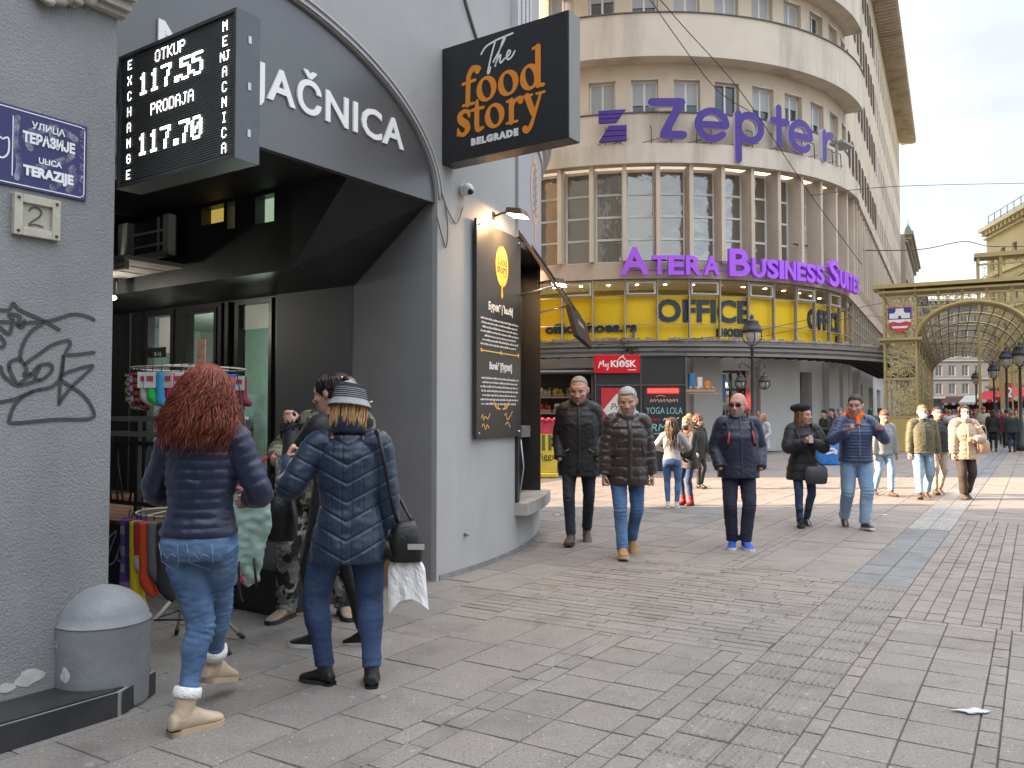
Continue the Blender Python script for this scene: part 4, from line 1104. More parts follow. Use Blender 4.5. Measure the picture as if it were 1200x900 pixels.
letters(m, lambda x, y, z: (lo0 + lo1) / 2 + dn * .13 + nn_ * sgn_ * 1.06 + ax * -x - dn * y, 'food story', .09, ext=0, off=.003, width=.62)
obj('lip_lettering', m, mat('lip_print', (.45, .38, .22), .6), lpo)
m = MB()
for s_ in (h0 + .1, h1 - .1): m.tube([Bm(s_, .0, 2.75), ins(s_, .7)], .012, 6)
obj('gas_strut', m, M_steel, ht)
# small paint-red box fixed on the wall behind the LED board
qa = P(127, 205, 5.2); k_ = lambda x, y, z: Vector((qa.x + x, qa.y + y, qa.z + z)); m = MB()
m.box(k_, 0, .062, 0, .1, 0, .52); m.box(k_, .002, .064, -.006, -.001, .22, .30, 1)
obj('alarm_box', m, [M_black, mat('alarm_red', (.5, .03, .05), .4)], label='dark alarm box with a red stripe, half hidden between pier and LED board', cat='alarm box')
# ------------------------------------------------------------------ big curved corner building across the street
ZC = Vector((5.85, 42.46, 0)); ZR = 10.46
d3 = Vector((.463, .886, 0)); n3 = Vector((.886, -.463, 0))
PHE = math.asin(.886); SE = ZR * PHE; S0L = -ZR * R(62)
def Z(S, w, z):
    if S <= SE:
        a = S / ZR; return ZC + Vector((math.sin(a), -math.cos(a), 0)) * (ZR + w) + Vector((0, 0, z))
    return ZC + n3 * (ZR + w) + d3 * (S - SE) + Vector((0, 0, z))
SEND = SE + 47.0
deg = lambda d: ZR * R(d)
M_stone = mat('warm_stone', (.60, .51, .395), .88, .08, 1.4, bump=.35, bs=22, stain=.55, stain_col=(.27, .22, .175), sscale=.45, sz=.45, bdist=.02)
M_stone2 = mat('parapet_stone', (.60, .53, .44), .88, .07, 1.0, bump=.35, bs=18, stain=.75, stain_col=(.25, .205, .16), sscale=.7, sz=.12, bdist=.02)
M_fin = mat('fin_stone', (.58, .49, .385), .85, .08, 1.2, bump=.25, bs=18, stain=.45, stain_col=(.27, .22, .18), sscale=.5, sz=.2)
M_win_w = mat('white_window_frame', (.70, .70, .68), .5, .08, 3)
M_blind = mat('roller_blind', (.42, .43, .44), .7, .12, .6)
M_pane = glass('window_glass', (.035, .05, .065), .05, .25)
M_pane2 = glass('tall_glass', (.10, .085, .06), .02, .9)
M_pane2.node_tree.nodes['Principled BSDF'].inputs['IOR'].default_value = 3.2
M_wallw = mat('white_shop_pier', (.56, .55, .53), .75, .08, 1.5, stain=.2, stain_col=(.36, .35, .33), sscale=.8)
M_dark = mat('shop_dark', (.02, .02, .022), .4, .3, 1)
zb = empty('round_corner_building', ZC + Vector((0, -ZR, 0)), 'tall beige building with a rounded corner, tall fins and a yellow glazed band', 'building')
SB_ = lin(S0L, SE, 44) + [SE + i * 2.2 for i in range(1, 22)] + [SEND]
# window openings per storey
rows = [(13.05, 14.35, 0), (16.72, 18.15, 1), (20.3, 21.8, 2), (23.9, 25.4, 3)]
arc_cols = [deg(5 + 9 * k) for k in range(-7, 7)]
str_cols = [SE + 1.05 + 1.66 * k for k in range(28)]
holes, spec = [], []
M_pdk = mat('dim_brown_pane', (.055, .038, .028), .45, .3, .7)
for z0, z1, r_ in rows:
    for c in arc_cols:
        h = (c - .52, c + .52, z0, z1); holes.append(h); spec.append((h, 'arc', r_))
    for c in str_cols:
        h = (c - .36, c + .36, z0 - .15, z1 + .1); holes.append(h); spec.append((h, 'str', r_))
mb = MB(); holed(mb, Z, SB_, [11.6, 27.4], holes, 0, -.34)
obj('upper_wall', mb, M_stone, zb)
far = MB()
for i, (h, kind_, r_) in enumerate(spec):
    far_one = kind_ == 'str' and h[0] - SE > 17
    fr = far if far_one else MB()
    a, b, c, d = h; t = .07; dp = 0 if kind_ == 'arc' else .27
    if not far_one:
        for x0, x1, y0, y1 in ((a, a + t, c, d), (b - t, b, c, d), (a + t, b - t, c, c + t), (a + t, b - t, d - t, d), ((a + b) / 2 - .04, (a + b) / 2 + .04, c + t, d - t)):
            cbox(fr, Z, x0, x1, -.30 + dp, -.22 + dp, y0, y1)
        fo = obj('window', fr, M_win_w if kind_ == 'arc' else mat('brown_frame', (.12, .085, .06), .6), zb)
        g_ = MB(); g_.quad(Z(a, -.27 + dp, c), Z(b, -.27 + dp, c), Z(b, -.27 + dp, d), Z(a, -.27 + dp, d)); obj('pane', g_, M_pane if kind_ == 'arc' else M_pdk, fo)
        if kind_ == 'arc':
            drop = (0.0, .62, .72, .66, .82, .7, .4, .9)[(i * 3 + r_) % 8]
            if drop: g_ = MB(); cbox(g_, Z, a + t, b - t, -.262, -.23, d - (d - c) * drop, d - t * .5); obj('roller_blind', g_, M_blind, fo)
        sl_m = MB(); cbox(sl_m, Z, a - .04, b + .04, -.2, .05 if kind_ == 'arc' else .012, c - .06, c); obj('sill', sl_m, M_stone2, fo)
    else:
        far.quad(Z(a, -.02, c), Z(b, -.02, c), Z(b, -.02, d), Z(a, -.02, d))
obj('distant_windows', far, M_pdk, zb, kind='stuff')
# curved parapets / balconies; each turns in at the end of the round corner
M_rim = mat('rim_metal', (.10, .085, .075), .6, .2)
for z0, z1, out in ((11.72, 13.0, .10), (14.95, 16.6, .75), (18.5, 20.15, .75), (22.1, 23.7, .75)):
    mb = MB(); cbox(mb, Z, S0L, SE - .15, 0.002, out, z0, z1, n=44); 
    po = obj('curved_parapet', mb, M_stone2, zb)
    mb = MB(); cbox(mb, Z, S0L, SE - .12, out - .22, out + .04, z1 + .002, z1 + .05, n=44); obj('rim', mb, M_rim, po)
mb = MB(); cbox(mb, Z, S0L, SE + .2, 0.003, .52, 10.95, 11.70, n=44); obj('cornice', mb, M_stone2, zb)
mb = MB(); cbox(mb, Z, SE + .2, SEND, 0.003, .36, 11.25, 11.62, n=6)
for i in range(60): cbox(mb, Z, SE + .3 + i * .78, SE + .36 + i * .78, .361, .37, 11.3, 11.6)
obj('ledge', mb, M_stone2, zb)
# top cornice, ribbed underside
mb = MB(); cbox(mb, Z, S0L, SEND + .8, -.3, 1.45, 27.4, 27.75, n=60)
for i in range(110):
    s = SE - 6 + i * .5; cbox(mb, Z, s, s + .1, .05, 1.4, 27.25, 27.4)
obj('top_cornice', mb, M_stone2, zb)
# end wall and back so that the building is closed
mb = MB()
e0, e1 = Z(SEND, 0, 0), Z(S0L, 0, 0); b0, b1 = e0 + Vector((-16, 8, 0)), e1 + Vector((-2, 18, 0))
for a, b in ((e0, b0), (b0, b1), (b1, e1)): mb.quad(a, b, b + Vector((0, 0, 27.4)), a + Vector((0, 0, 27.4)))
obj('rear_wall', mb, M_stone, zb)
# tall fin storey 7.3 - 10.95
mb = MB(); cbox(mb, Z, S0L, SEND, -.9, -.6, 7.2, 11.0, n=70); obj('fin_storey_back', mb, mat('dim_interior', (.10, .085, .065), .9, .3, .8), zb)
fin_s = [deg(1.8 + 6.75 * (k + .5)) for k in range(-10, 9)]
fs = [s for s in fin_s if s < SE + .2] 
s = fs[-1] + 1.232
nstr = 0
while s < SEND - .5 and nstr < 34: fs.append(s); s += 1.232; nstr += 1
for s in fs:
    mb = MB(); cbox(mb, Z, s - .075, s + .075, -.55, .36, 7.26, 10.95); obj('fin', mb, M_fin, zb)
for a, b in zip(fs[:-1], fs[1:]):
    if a > SE + 14: continue
    mb = MB(); w0, w1 = a + .075, b - .075; t = .055
    for z_ in (7.30, 8.20, 9.08, 9.96, 10.86): cbox(mb, Z, w0 + t, w1 - t, -.40, -.32, z_ - t / 2, z_ + t)
    cbox(mb, Z, w0, w0 + t, -.40, -.32, 7.28, 10.95); cbox(mb, Z, w1 - t, w1, -.40, -.32, 7.28, 10.95)
    fo = obj('tall_window', mb, M_win_w, zb)
    g_ = MB(); g_.quad(Z(w0, -.36, 7.28), Z(w1, -.36, 7.28), Z(w1, -.36, 10.95), Z(w0, -.36, 10.95)); obj('pane', g_, M_pane2, fo)
mb = MB(); cbox(mb, Z, S0L, SEND, -.6, .10, 6.62, 7.25, n=70); obj('stone_band', mb, mat('pink_stone', (.50, .40, .32), .85, .08, 2, stain=.4, stain_col=(.3, .23, .18), sscale=.8), zb)
# yellow glazed storey 4.2 - 6.62
M_yel = mat('yellow_board', (.95, .61, .008), .5, .06, .8)
yb = MB(); cbox(yb, Z, S0L, SE + 1.5, -.30, -.22, 4.15, 6.02, n=44); ybo = obj('yellow_board', yb, M_yel, zb)
mb = MB(); cbox(mb, Z, S0L, SE + 1.5, -2.6, -2.5, 4.1, 6.7, n=30); cbox(mb, Z, SE + 1.5, SEND, -.8, -.7, 4.1, 6.7, n=10); obj('glazed_storey_back', mb, mat('olive_room', (.30, .26, .06), .8, .3, 1), zb)
mb = MB(); cbox(mb, Z, S0L, SE + 1.5, -2.5, -.1, 6.55, 6.61, n=30); obj('glazed_storey_ceiling', mb, mat('cream_ceiling', (.6, .55, .38), .8), zb)
mull = [s + .0 for s in fin_s if s < SE + 1.4]
mb = MB()
for s in mull: cbox(mb, Z, s - .028, s + .028, -.12, .03, 4.1, 6.62)
for s in [SE + 1.6 + 1.23 * i for i in range(24)]: cbox(mb, Z, s - .06, s + .06, -.12, .05, 4.1, 6.62)
for z_ in (4.12, 4.88, 5.98, 6.56): cbox(mb, Z, S0L, SE + 1.5, -.08, -.0, z_ - .014, z_ + .014, n=44)
for z_ in (4.12, 5.4, 6.0, 6.56): cbox(mb, Z, SE + 1.5, SEND, -.08, .0, z_ - .03, z_ + .03, n=6)
obj('glazing_bars', mb, mat('bronze_bars', (.36, .31, .25), .5, .15), zb)
for i, (a, b) in enumerate(zip(mull[:-1], mull[1:])):
    if i % 2 == 0:
        fr = MB()
        for x0, x1, y0, y1 in ((a + .06, a + .13, 6.02, 6.5), (b - .13, b - .06, 6.02, 6.5), (a + .13, b - .13, 6.02, 6.08), (a + .13, b - .13, 6.44, 6.5)): cbox(fr, Z, x0, x1, -.09, .03, y0, y1)
        obj('vent_sash', fr, mat('pale_sash', (.52, .48, .42), .5), zb)
yg = MB(); [yg.quad(Z(a_, -.05, 4.12), Z(b_, -.05, 4.12), Z(b_, -.05, 6.6), Z(a_, -.05, 6.6)) for a_, b_ in zip(lin(S0L, SE + 1.5, 44)[:-1], lin(S0L, SE + 1.5, 44)[1:])]; obj('shop_glazing', yg, clear_glass('band_glass', (.99, .99, .98), .0, 1.12), zb)
yg = MB(); cbox(yg, Z, SE + 1.5, SEND, -.30, -.28, 4.1, 6.6, n=6); obj('side_glazing', yg, glass('side_band_glass', (.16, .15, .13), .12, .3), zb)
# ceiling spots behind the yellow glazing
mb = MB()
for s in mull[1:-1]: 
    c = Z(s + .5, -1.0, 6.535); mb.box(lambda x, y, z: c + Vector((x, y, z)), -.05, .05, -.05, .05, 0, .012)
obj('ceiling_spots', mb, mat('warm_spot', (1, .9, .7), .4, 0, emit=9, ecol=(1, .88, .62)), zb)
# blue shop lettering on the yellow board
M_navy = mat('navy_letter', (.028, .05, .085), .45, .1)
def zfn(S, w, z0): return lambda x, y, z: Z(S + x, w + z, z0 + y)
def bend_letters(word, S, w, z0, size, width, name, m, parent, ext=.05, off=.0, spacing=1.0, subs=1.0):
    out = []
    V, Fc = text_geo(word, size, off, ext, 'CENTER', 0, 1, spacing)
    xs = [p[0] for p in V]; k = width / (max(xs) - min(xs)); xc = (max(xs) + min(xs)) / 2
    mb_ = MB(); mb_.add([Z(S + (x - xc) * k, w + z, z0 + y) for x, y, z in V], Fc); return obj(name, mb_, m, parent)
bend_letters('OFFICE', deg(9.0), -.20, 5.02, 1.16, 3.9, 'board_lettering', M_navy, ybo, off=.035)
bend_letters('SHOES', deg(14.6), -.20, 4.46, .40, 1.15, 'board_lettering', M_navy, ybo, off=.02, spacing=1.1)
bend_letters('OFFICE', deg(46), -.20, 4.95, 1.15, 3.1, 'board_lettering', M_navy, ybo, off=.035)
bend_letters('SHOES', deg(55), -.20, 4.55, .34, 1.0, 'board_lettering', M_navy, ybo, off=.02)
bend_letters('officeshoes.rs', deg(-16.0), -.20, 4.62, .50, 3.7, 'board_lettering', M_navy, ybo, off=.02)
# canopy
mb = MB()
cbox(mb, Z, S0L, SE, .05, 2.3, 3.62, 3.92, n=44); cbox(mb, Z, SE, SE + 16, .05, 2.3, 3.62, 3.92, n=3)
cp = obj('canopy', mb, mat('canopy_grey', (.20, .185, .17), .7, .15, 2, stain=.6, stain_col=(.08, .07, .06), sscale=1.5), zb)
mb = MB()
for z_, o_ in ((3.50, 2.32), (3.68, 2.34), (3.84, 2.40)): cbox(mb, Z, S0L, SE + 16, o_ - .12, o_ + .02, z_, z_ + .10, n=50)
obj('canopy_fascia', mb, mat('fascia_metal', (.23, .215, .20), .5, .15, 2, metal=.3), cp)
mb = MB()
for o_ in (.4, .9, 1.4, 1.9): cbox(mb, Z, S0L, SE + 16, o_, o_ + .04, 3.58, 3.62, n=50)
for i in range(62): s = S0L + .4 + i * .62; cbox(mb, Z, s, s + .04, .06, 2.2, 3.575, 3.618)
obj('canopy_grid', mb, mat('grid_dark', (.05, .05, .05), .7), cp)
mb = MB()
cbox(mb, Z, S0L, SE + 16, .06, 2.42, 3.925, 4.02, n=50)
for i in range(170):
    s = S0L + i * .16; 
    if s < SE + 4: cbox(mb, Z, s, s + .15, 2.36 + .05 * random.random(), 2.46, 4.02, 4.06 + .10 * random.random())
obj('canopy_coping', mb, mat('crumbling_coping', (.30, .255, .21), .95, .4, 5, bump=.6, bs=15, stain=.6), cp)
# ground storey: white piers and dark shop fronts
mb = MB()
gh = [(deg(-60), deg(-33), 0, 3.3), (deg(-30), deg(-4), 0, 3.25), (deg(13), deg(20.5), 0, 3.15), (deg(34), deg(39.5), 0, 3.15), (SE + 1, SE + 3.4, 0, 3.0), (SE + 6, SE + 9, 0, 3.0), (SE + 13, SE + 16, 0, 3), (SE + 19, SE + 22, 0, 3), (SE + 26, SE + 29, 0, 3)]
holed(mb, Z, SB_, [0, 4.16], gh, -.25, -.9)
obj('ground_wall', mb, M_wallw, zb)
for s in (deg(9), deg(24.5), deg(30), deg(48), deg(57), SE + .4, SE + 4.6): mb = MB(); cbox(mb, Z, s - .55, s + .55, -.24, .0, 0, 3.6, n=2); obj('white_pier', mb, M_wallw, zb)
mb = MB(); cbox(mb, Z, S0L, SEND, -.246, -.18, 0, .22, n=60); obj('dark_skirting', mb, mat('skirting_dark', (.06, .06, .06), .5), zb)
for i, h in enumerate(gh):
    mb = MB(); a, b, c, d = h
    nb_ = max(2, int((b - a) / 1.2))
    for j in range(nb_ + 1): x = a + (b - a) * j / nb_; cbox(mb, Z, x - .04, x + .04, -.84, -.74, 0, d)
    cbox(mb, Z, a, b, -.84, -.74, 2.35, 2.45, n=4); cbox(mb, Z, a, b, -.84, -.74, d - .1, d, n=4)
    fo = obj('shop_window', mb, M_frame, zb)
    g_ = MB(); [g_.quad(Z(p_, -.8, 0), Z(q_, -.8, 0), Z(q_, -.8, d), Z(p_, -.8, d)) for p_, q_ in zip(lin(a, b, 5)[:-1], lin(a, b, 5)[1:])]; obj('pane', g_, clear_glass('shopfront_glass', (.75, .78, .76), .2), fo)
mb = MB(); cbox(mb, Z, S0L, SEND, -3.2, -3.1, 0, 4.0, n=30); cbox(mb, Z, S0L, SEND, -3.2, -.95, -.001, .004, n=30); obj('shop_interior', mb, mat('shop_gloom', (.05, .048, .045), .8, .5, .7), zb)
mb = MB()
for i in range(26):
    s = random.uniform(S0L, SE + 6); z_ = random.uniform(.3, 2.6); cbox(mb, Z, s, s + random.uniform(.2, .7), -2.4, -2.0, z_, z_ + random.uniform(.15, .5), m=random.randrange(4))
obj('shop_goods', mb, [mat('goods_red', (.45, .03, .03), .6), mat('goods_white', (.6, .58, .55), .6), mat('goods_yellow', (.6, .4, .03), .6), mat('goods_blue', (.04, .12, .3), .6)], zb)
mb = MB()
cbox(mb, Z, deg(-30), deg(-5), -1.9, -1.85, 2.7, 2.8, n=6); cbox(mb, Z, deg(14), deg(20), -1.9, -1.85, 2.6, 2.7); cbox(mb, Z, deg(-58), deg(-36), -1.9, -1.85, 2.7, 2.8, n=6)
obj('shop_tube_lights', mb, mat('tube_glow', (1, .95, .85), .4, 0, emit=6, ecol=(1, .92, .8)), zb)
mb = MB(); cbox(mb, Z, deg(17.6), deg(19.6), -.7, -.66, 1.75, 2.05, n=1); obj('red_light_sign', mb, mat('red_neon', (.8, .02, .02), .4, 0, emit=2.2, ecol=(1, .03, .02)), zb)
mb = MB(); cbox(mb, Z, deg(13.2), deg(15.0), -.7, -.66, 1.9, 3.0, n=1); obj('blue_poster', mb, mat('poster_blue', (.05, .25, .5), .5, .3, 3), zb)

# purple block letters over the cornice, with their bracket frames
M_pur = mat('purple_letter', (.060, .026, .235), .42, .12, 2)
M_puw = mat('letter_edge', (.55, .5, .58), .5)
zsn = empty('roof_letters', Z(deg(20), .6, 11.7), 'purple zepter letters standing along the curved cornice', 'sign')
def arc_letter(paths, S, z0, h, r, name='letter', sx=1.0, parent=None, mat_=None, w=.62, deep=.18):
    mbx = MB()
    fn0 = lambda x, y, z: Z(S + x, w + z, z0 + y)
    strokes(mbx, fn0, paths, r, z=0, th=0, m=0, sub=6, sx=sx * h, sy=h)
    b = len(mbx.v)
    m2 = MB(); strokes(m2, lambda x, y, z: Z(S + x, w - deep + z, z0 + y), paths, r, z=0, th=0, m=1, sub=6, sx=sx * h, sy=h)
    # sides: boundary quads between front and back copies of each ribbon edge
    nf = len(mbx.f)
    for f in list(mbx.f):
        k = len(f)
        for i in range(k):
            a_, b_ = f[i], f[(i + 1) % k]
            mbx.add([mbx.v[a_], mbx.v[b_], m2.v[b_], m2.v[a_]], [(0, 1, 2, 3)], 1)
    mbx.merge(m2)
    return obj(name, mbx, [mat_ or M_pur, M_puw], parent)
circ_ = lambda cx, cy, rx, ry, a0, a1, n=16: [(cx + rx * math.cos(R(a)), cy + ry * math.sin(R(a))) for a in lin(a0, a1, n)]
# emblem: two striped wedges
em = MB()
for j, (x0, x1, x2, x3, y0, y1) in enumerate(((0, .98, .62, 0, .72, 1.22), (.38, 1.0, 1.0, 0, .0, .62))):
    n_ = 3
    for i in range(n_):
        ya, yb_ = y0 + (y1 - y0) * i / n_ + .015, y0 + (y1 - y0) * (i + 1) / n_ - .015
        if j == 0: pa, pb_ = .62 + (.98 - .62) * (ya - y0) / (y1 - y0), .62 + (.98 - .62) * (yb_ - y0) / (y1 - y0); poly = [(0, ya), (pa, ya), (pb_, yb_), (0, yb_)]
        else: pa, pb_ = .0 + .38 * (ya - y0) / (y1 - y0), .38 * (yb_ - y0) / (y1 - y0); poly = [(pa, ya), (1, ya), (1, yb_), (pb_, yb_)]
        em.prism(lambda x, y, z: Z(deg(-13.3) + x, .5 + z, 11.78 + y), poly, 0, .14, 0)
obj('emblem', em, M_pur, zsn)
LZ = 11.85
arc_letter([[(.02, 1.0), (.82, 1.0)], [(.80, .97), (.36, .1)], [(.34, .04), (.86, .04)]], deg(-3.0), LZ + .08, 1.30, .155, parent=zsn)
arc_letter([circ_(.5, .5, .47, .47, 0, 318, 22), [(.04, .5), (.96, .5)]], deg(6.0), LZ, 1.12, .135, parent=zsn)
arc_letter([[(.1, .95), (.1, -.62)], circ_(.52, .5, .42, .44, 0, 360, 22)], deg(14.0), LZ, 1.12, .135, parent=zsn)
arc_letter([[(.28, 1.45), (.28, .05)], [(.0, .95), (.66, .95)]], deg(22.6), LZ, 1.05, .13, parent=zsn)
arc_letter([circ_(.5, .5, .47, .47, 0, 318, 22), [(.04, .5), (.96, .5)]], deg(27.2), LZ, 1.14, .135, parent=zsn)
arc_letter([[(.14, .95), (.14, .0)], [(.16, .55), (.34, .86), (.62, .92)]], deg(37.2), LZ - .05, 1.12, .14, parent=zsn)
mb = MB()
for dgr in (-12, -9, -3, 1, 6, 9, 15, 18, 24, 31, 35, 42, 46):
    a = Z(deg(dgr), .55, 11.70); b = Z(deg(dgr), .52, 12.3); c = Z(deg(dgr), .12, 12.5); mb.tube([a, b], .02, 5); mb.tube([b, c], .018, 5); mb.tube([Z(deg(dgr) - .3, .5, 11.72), Z(deg(dgr) + .3, .5, 11.9)], .015, 5)
obj('letter_brackets', mb, mat('rusty_frame', (.12, .10, .09), .7), zsn)
mb = MB(); a = Z(deg(44), .6, 12.75); cbox(mb, Z, deg(43), deg(49), .3, .9, 12.62, 12.72); cbox(mb, Z, deg(43), deg(43.5), .55, .65, 11.7, 12.9)
obj('sign_spotlight_bar', mb, mat('bar_grey', (.3, .3, .28), .6), zsn)
# violet business sign on the stone band
M_vio = mat('violet_letter', (.42, .11, .82), .45, .06, 3); M_vio2 = mat('violet_side', (.22, .05, .48), .5)
asn = empty('business_sign', Z(deg(18), .5, 6.7), 'violet Atera Business Suites letters on the pink stone band', 'sign')
def sol(word, S, size, width, z0, w=.42, off=.035, spacing=1.0):
    V, Fc = text_geo(word, size, off, .09, 'CENTER', 0, 1, spacing)
    xs = [p[0] for p in V]; k = width / (max(xs) - min(xs)); xc = (max(xs) + min(xs)) / 2
    ys = sorted(set(round(p[0], 3) for p in V))
    mbx = MB(); mbx.add([Z(S + (x - xc) * k, w + z, z0 + y) for x, y, z in V], Fc, 0)
    return mbx
BIG, SML = 1.45, .98
x = deg(-9.6)
for word, wlist in (('ATERA', (1.25, .62, .68, .70, .72)), ('BUSINESS', (1.0, .70, .62, .26, .66, .58, .62, .62)), ('SUITES', (.95, .72, .26, .66, .58, .62))):
    for j, (ch, w_) in enumerate(zip(word, wlist)):
        w_ *= .94; mbx = sol(ch, x + w_ / 2, BIG if j == 0 else SML, w_ * .90, 6.72)
        obj('letter', mbx, M_vio, asn); x += w_
    x += .30
mb = MB(); cbox(mb, Z, deg(-6.6), x, .36, .40, 6.86, 6.90, n=30); cbox(mb, Z, deg(-6.6), x, .36, .40, 7.22, 7.26, n=30)
for s in lin(deg(-5), x - .3, 14): cbox(mb, Z, s, s + .04, .02, .36, 6.86, 6.9)
obj('letter_rails', mb, mat('rail_violet', (.16, .05, .3), .6), asn)
# aerial / flag pole fixing above the kiosk edge of the canopy
mb = MB(); c = Z(deg(-7.5), 2.36, 3.5)
mb.tube([c + Vector((0, 0, -.6)), c + Vector((.15, 0, .9))], .05, 6)
for a in lin(0, 5.5, 7): mb.tube([c + Vector((-.1, 0, .2)), c + Vector((.45 * math.cos(a), -.1, .35 + .4 * math.sin(a))), c + Vector((.1, 0, .5))], .012, 5, sub=4)
obj('cable_post', mb, M_frame, label='short dark post with tangled cables rising from the canopy edge', cat='post')

# unseen block across the side street, added to end the sunlit strip
blk = MB()
bq = [(-34, 19.4), (-.5, 19.4), (-.2, 31.0), (-34, 33)]
blk.prism(WORLD, bq, 0, 29)
obj('side_street_sun_blocker', blk, M_stone, label='plain beige block added unseen behind the grey curved wall to end the sunlit strip', cat='building')
# ------------------------------------------------------------------ kiosk, stalls, arch of lights, far buildings, lamps, cables
def oriented(o, xd): return frame_ground(o, xd)
def frame_ground(o, xd):
    """x along xd, y away (horizontal), z up"""
    o = Vector(o); xd = Vector(xd).normalized(); yd = Vector((-xd.y, xd.x, 0))
    return lambda x, y, z: o + xd * x + yd * y + Vector((0, 0, z))
M_kblack = mat('kiosk_black', (.03, .031, .034), .4, .2, 3)
kx = 2.13
kf = frame_ground((kx, 21.6, 0), (1, -.08, 0)); KW, KD, KH = 2.32, 1.9, 2.93
kio = empty('kiosk', kf(KW / 2, KD / 2, 0), 'black street kiosk with a red sign, a poster and a chalked board', 'kiosk')
mb = MB(); mb.box(kf, 0, KW, 0, KD, 0, KH); obj('body', mb, M_kblack, kio, bevel=.02)
mb = MB()
for x in (0.0, 1.16, KW - .03): mb.box(kf, x, x + .03, -.03, -.002, .05, KH)
mb.box(kf, .03, KW - .03, -.03, -.002, 2.18, 2.21); mb.box(kf, -.02, KW + .02, -.05, KD + .02, KH + .001, KH + .05)
obj('frame_strips', mb, mat('strip_grey', (.09, .09, .095), .5), kio)
kv = lambda x, y, z: kf(x, -z, y)
mb = MB(); mb.box(kv, -.02, 1.14, 2.50, 2.97, .035, .09); ks = obj('red_sign', mb, mat('kiosk_red', (.62, .006, .022), .35, .05), kio, bevel=.01)
mb = MB(); kw_ = lambda x, y, z: kf(x, -.09 - z, y)
letters(mb, kw_, 'KI', .235, x=.50, y=2.66, ext=.003, z=.003, off=.008, align='CENTER'); letters(mb, kw_, 'SK', .235, x=.905, y=2.66, ext=.003, z=.003, off=.008)
strokes(mb, kw_, [[(.10, 2.64), (.14, 2.80), (.17, 2.72), (.22, 2.83), (.22, 2.68)], [(.255, 2.70), (.275, 2.73), (.295, 2.70), (.275, 2.67), (.255, 2.70)], [(.335, 2.75), (.335, 2.62), (.31, 2.58)]], .012)
ring(mb, kw_, .69, 2.74, (.075, .085), (.045, .055)); strokes(mb, kw_, [[(.60, 2.85), (.69, 2.92), (.78, 2.85)], [(.66, 2.69), (.66, 2.75), (.69, 2.78), (.72, 2.75), (.72, 2.69)], [(.69, 2.92), (.735, 2.95)]], .011)
strokes(mb, kw_, [[(.84, 2.58), (1.04, 2.58)]], .009)
obj('sign_lettering', mb, M_white, ks)
mb = MB(); mb.box(kv, .16, 1.02, 1.05, 2.12, .004, .03); kp = obj('poster', mb, mat('poster_red', (.50, .03, .04), .5, .12, 6), kio)
mb = MB(); mb.prism(lambda x, y, z: kf(x, -.031 - z, y), [(.20, 1.55), (.56, 1.12), (.94, 1.55), (.56, 1.98)], 0, .004)
obj('poster_diamond', mb, mat('poster_white', (.65, .63, .6), .6, .1, 8), kp)
mb = MB(); letters(mb, lambda x, y, z: kf(x, -.037 - z, y), 'Pro', .24, x=.56, y=1.56, shear=.25, ext=.001, z=.001); letters(mb, lambda x, y, z: kf(x, -.037 - z, y), 'e', .22, x=.60, y=1.36, shear=.25, ext=.001, z=.001)
obj('poster_lettering', mb, mat('poster_ink', (.06, .04, .04), .6), kp)
mb = MB(); mb.box(kv, 1.24, KW - .06, .5, 2.12, .004, .028); kc = obj('chalk_board', mb, mat('chalk_black', (.022, .024, .024), .6, .3, 5), kio)
mb = MB(); kb_ = lambda x, y, z: kf(x, -.03 - z, y)
strokes(mb, kb_, [[(1.40 + .08 * i, 1.76 + .02 * (i % 3)), (1.44 + .08 * i, 1.83), (1.46 + .08 * i, 1.76)] for i in range(9)], .008)
strokes(mb, kb_, [[(1.56, 1.9), (1.66, 1.93), (1.78, 1.9)]], .008)
obj('chalk_writing_pale', mb, mat('chalk_pale', (.5, .42, .36), .9, .2, 20), kc)
mb = MB(); letters(mb, kb_, 'YOGA LOLA', .24, x=1.76, y=1.46, ext=.001, z=.002, width=.92); letters(mb, kb_, 'RMF', .27, x=1.70, y=1.02, ext=.001, z=.002, shear=.2, width=.55); strokes(mb, kb_, [[(1.5, .95), (1.8, .97), (1.98, .95)]], .012)
obj('chalk_writing_blue', mb, mat('chalk_blue', (.22, .52, .55), .9, .15, 20), kc)
mb = MB(); strokes(mb, kb_, [[(1.42 + .05 * i, 1.28 + .02 * (i % 2)), (1.45 + .05 * i, 1.33)] for i in range(5)], .011)
obj('chalk_writing_red', mb, mat('chalk_red', (.45, .02, .03), .9, .1), kc)
mb = MB(); strokes(mb, kb_, [[(1.74 + .05 * i, 1.30 + .02 * (i % 2)), (1.77 + .05 * i, 1.34)] for i in range(6)] + [[(2.08, 1.34), (2.12, 1.36)], [(1.95, 1.2), (2.02, 1.22)]], .013)
obj('chalk_writing_white', mb, mat('chalk_white', (.6, .6, .6), .9, .1), kc)
mb = MB()
for i in range(9): mb.box(kb_, 1.36 + i * .085, 1.42 + i * .085, 2.0, 2.10, .01, .03)
mb.box(kb_, 1.34, 2.12, 1.995, 2.105, 0.004, .008)
obj('red_light_strip', mb, mat('led_red', (.8, .01, .01), .4, 0, emit=3.0, ecol=(1, .01, .008)), kio)
mb = MB(); mb.box(kf, KW, KW + .72, -.02, .5, 2.02, 2.08); mb.box(kf, KW + .05, KW + .85, .0, .04, 1.96, 2.0)
for i in range(5): c = kf(KW + .1 + .14 * i, .0, 2.12); mb.ell(c, (.04, .04, .04), nu=8, nv=5)
obj('side_shelf', mb, mat('shelf_wood', (.35, .26, .16), .6, .2), kio)
mb = MB()
for i in range(3): mb.box(kf, KW + .10 + i * .2, KW + .22 + i * .2, .1, .4, 2.10, 2.5 - .1 * i, m=i)
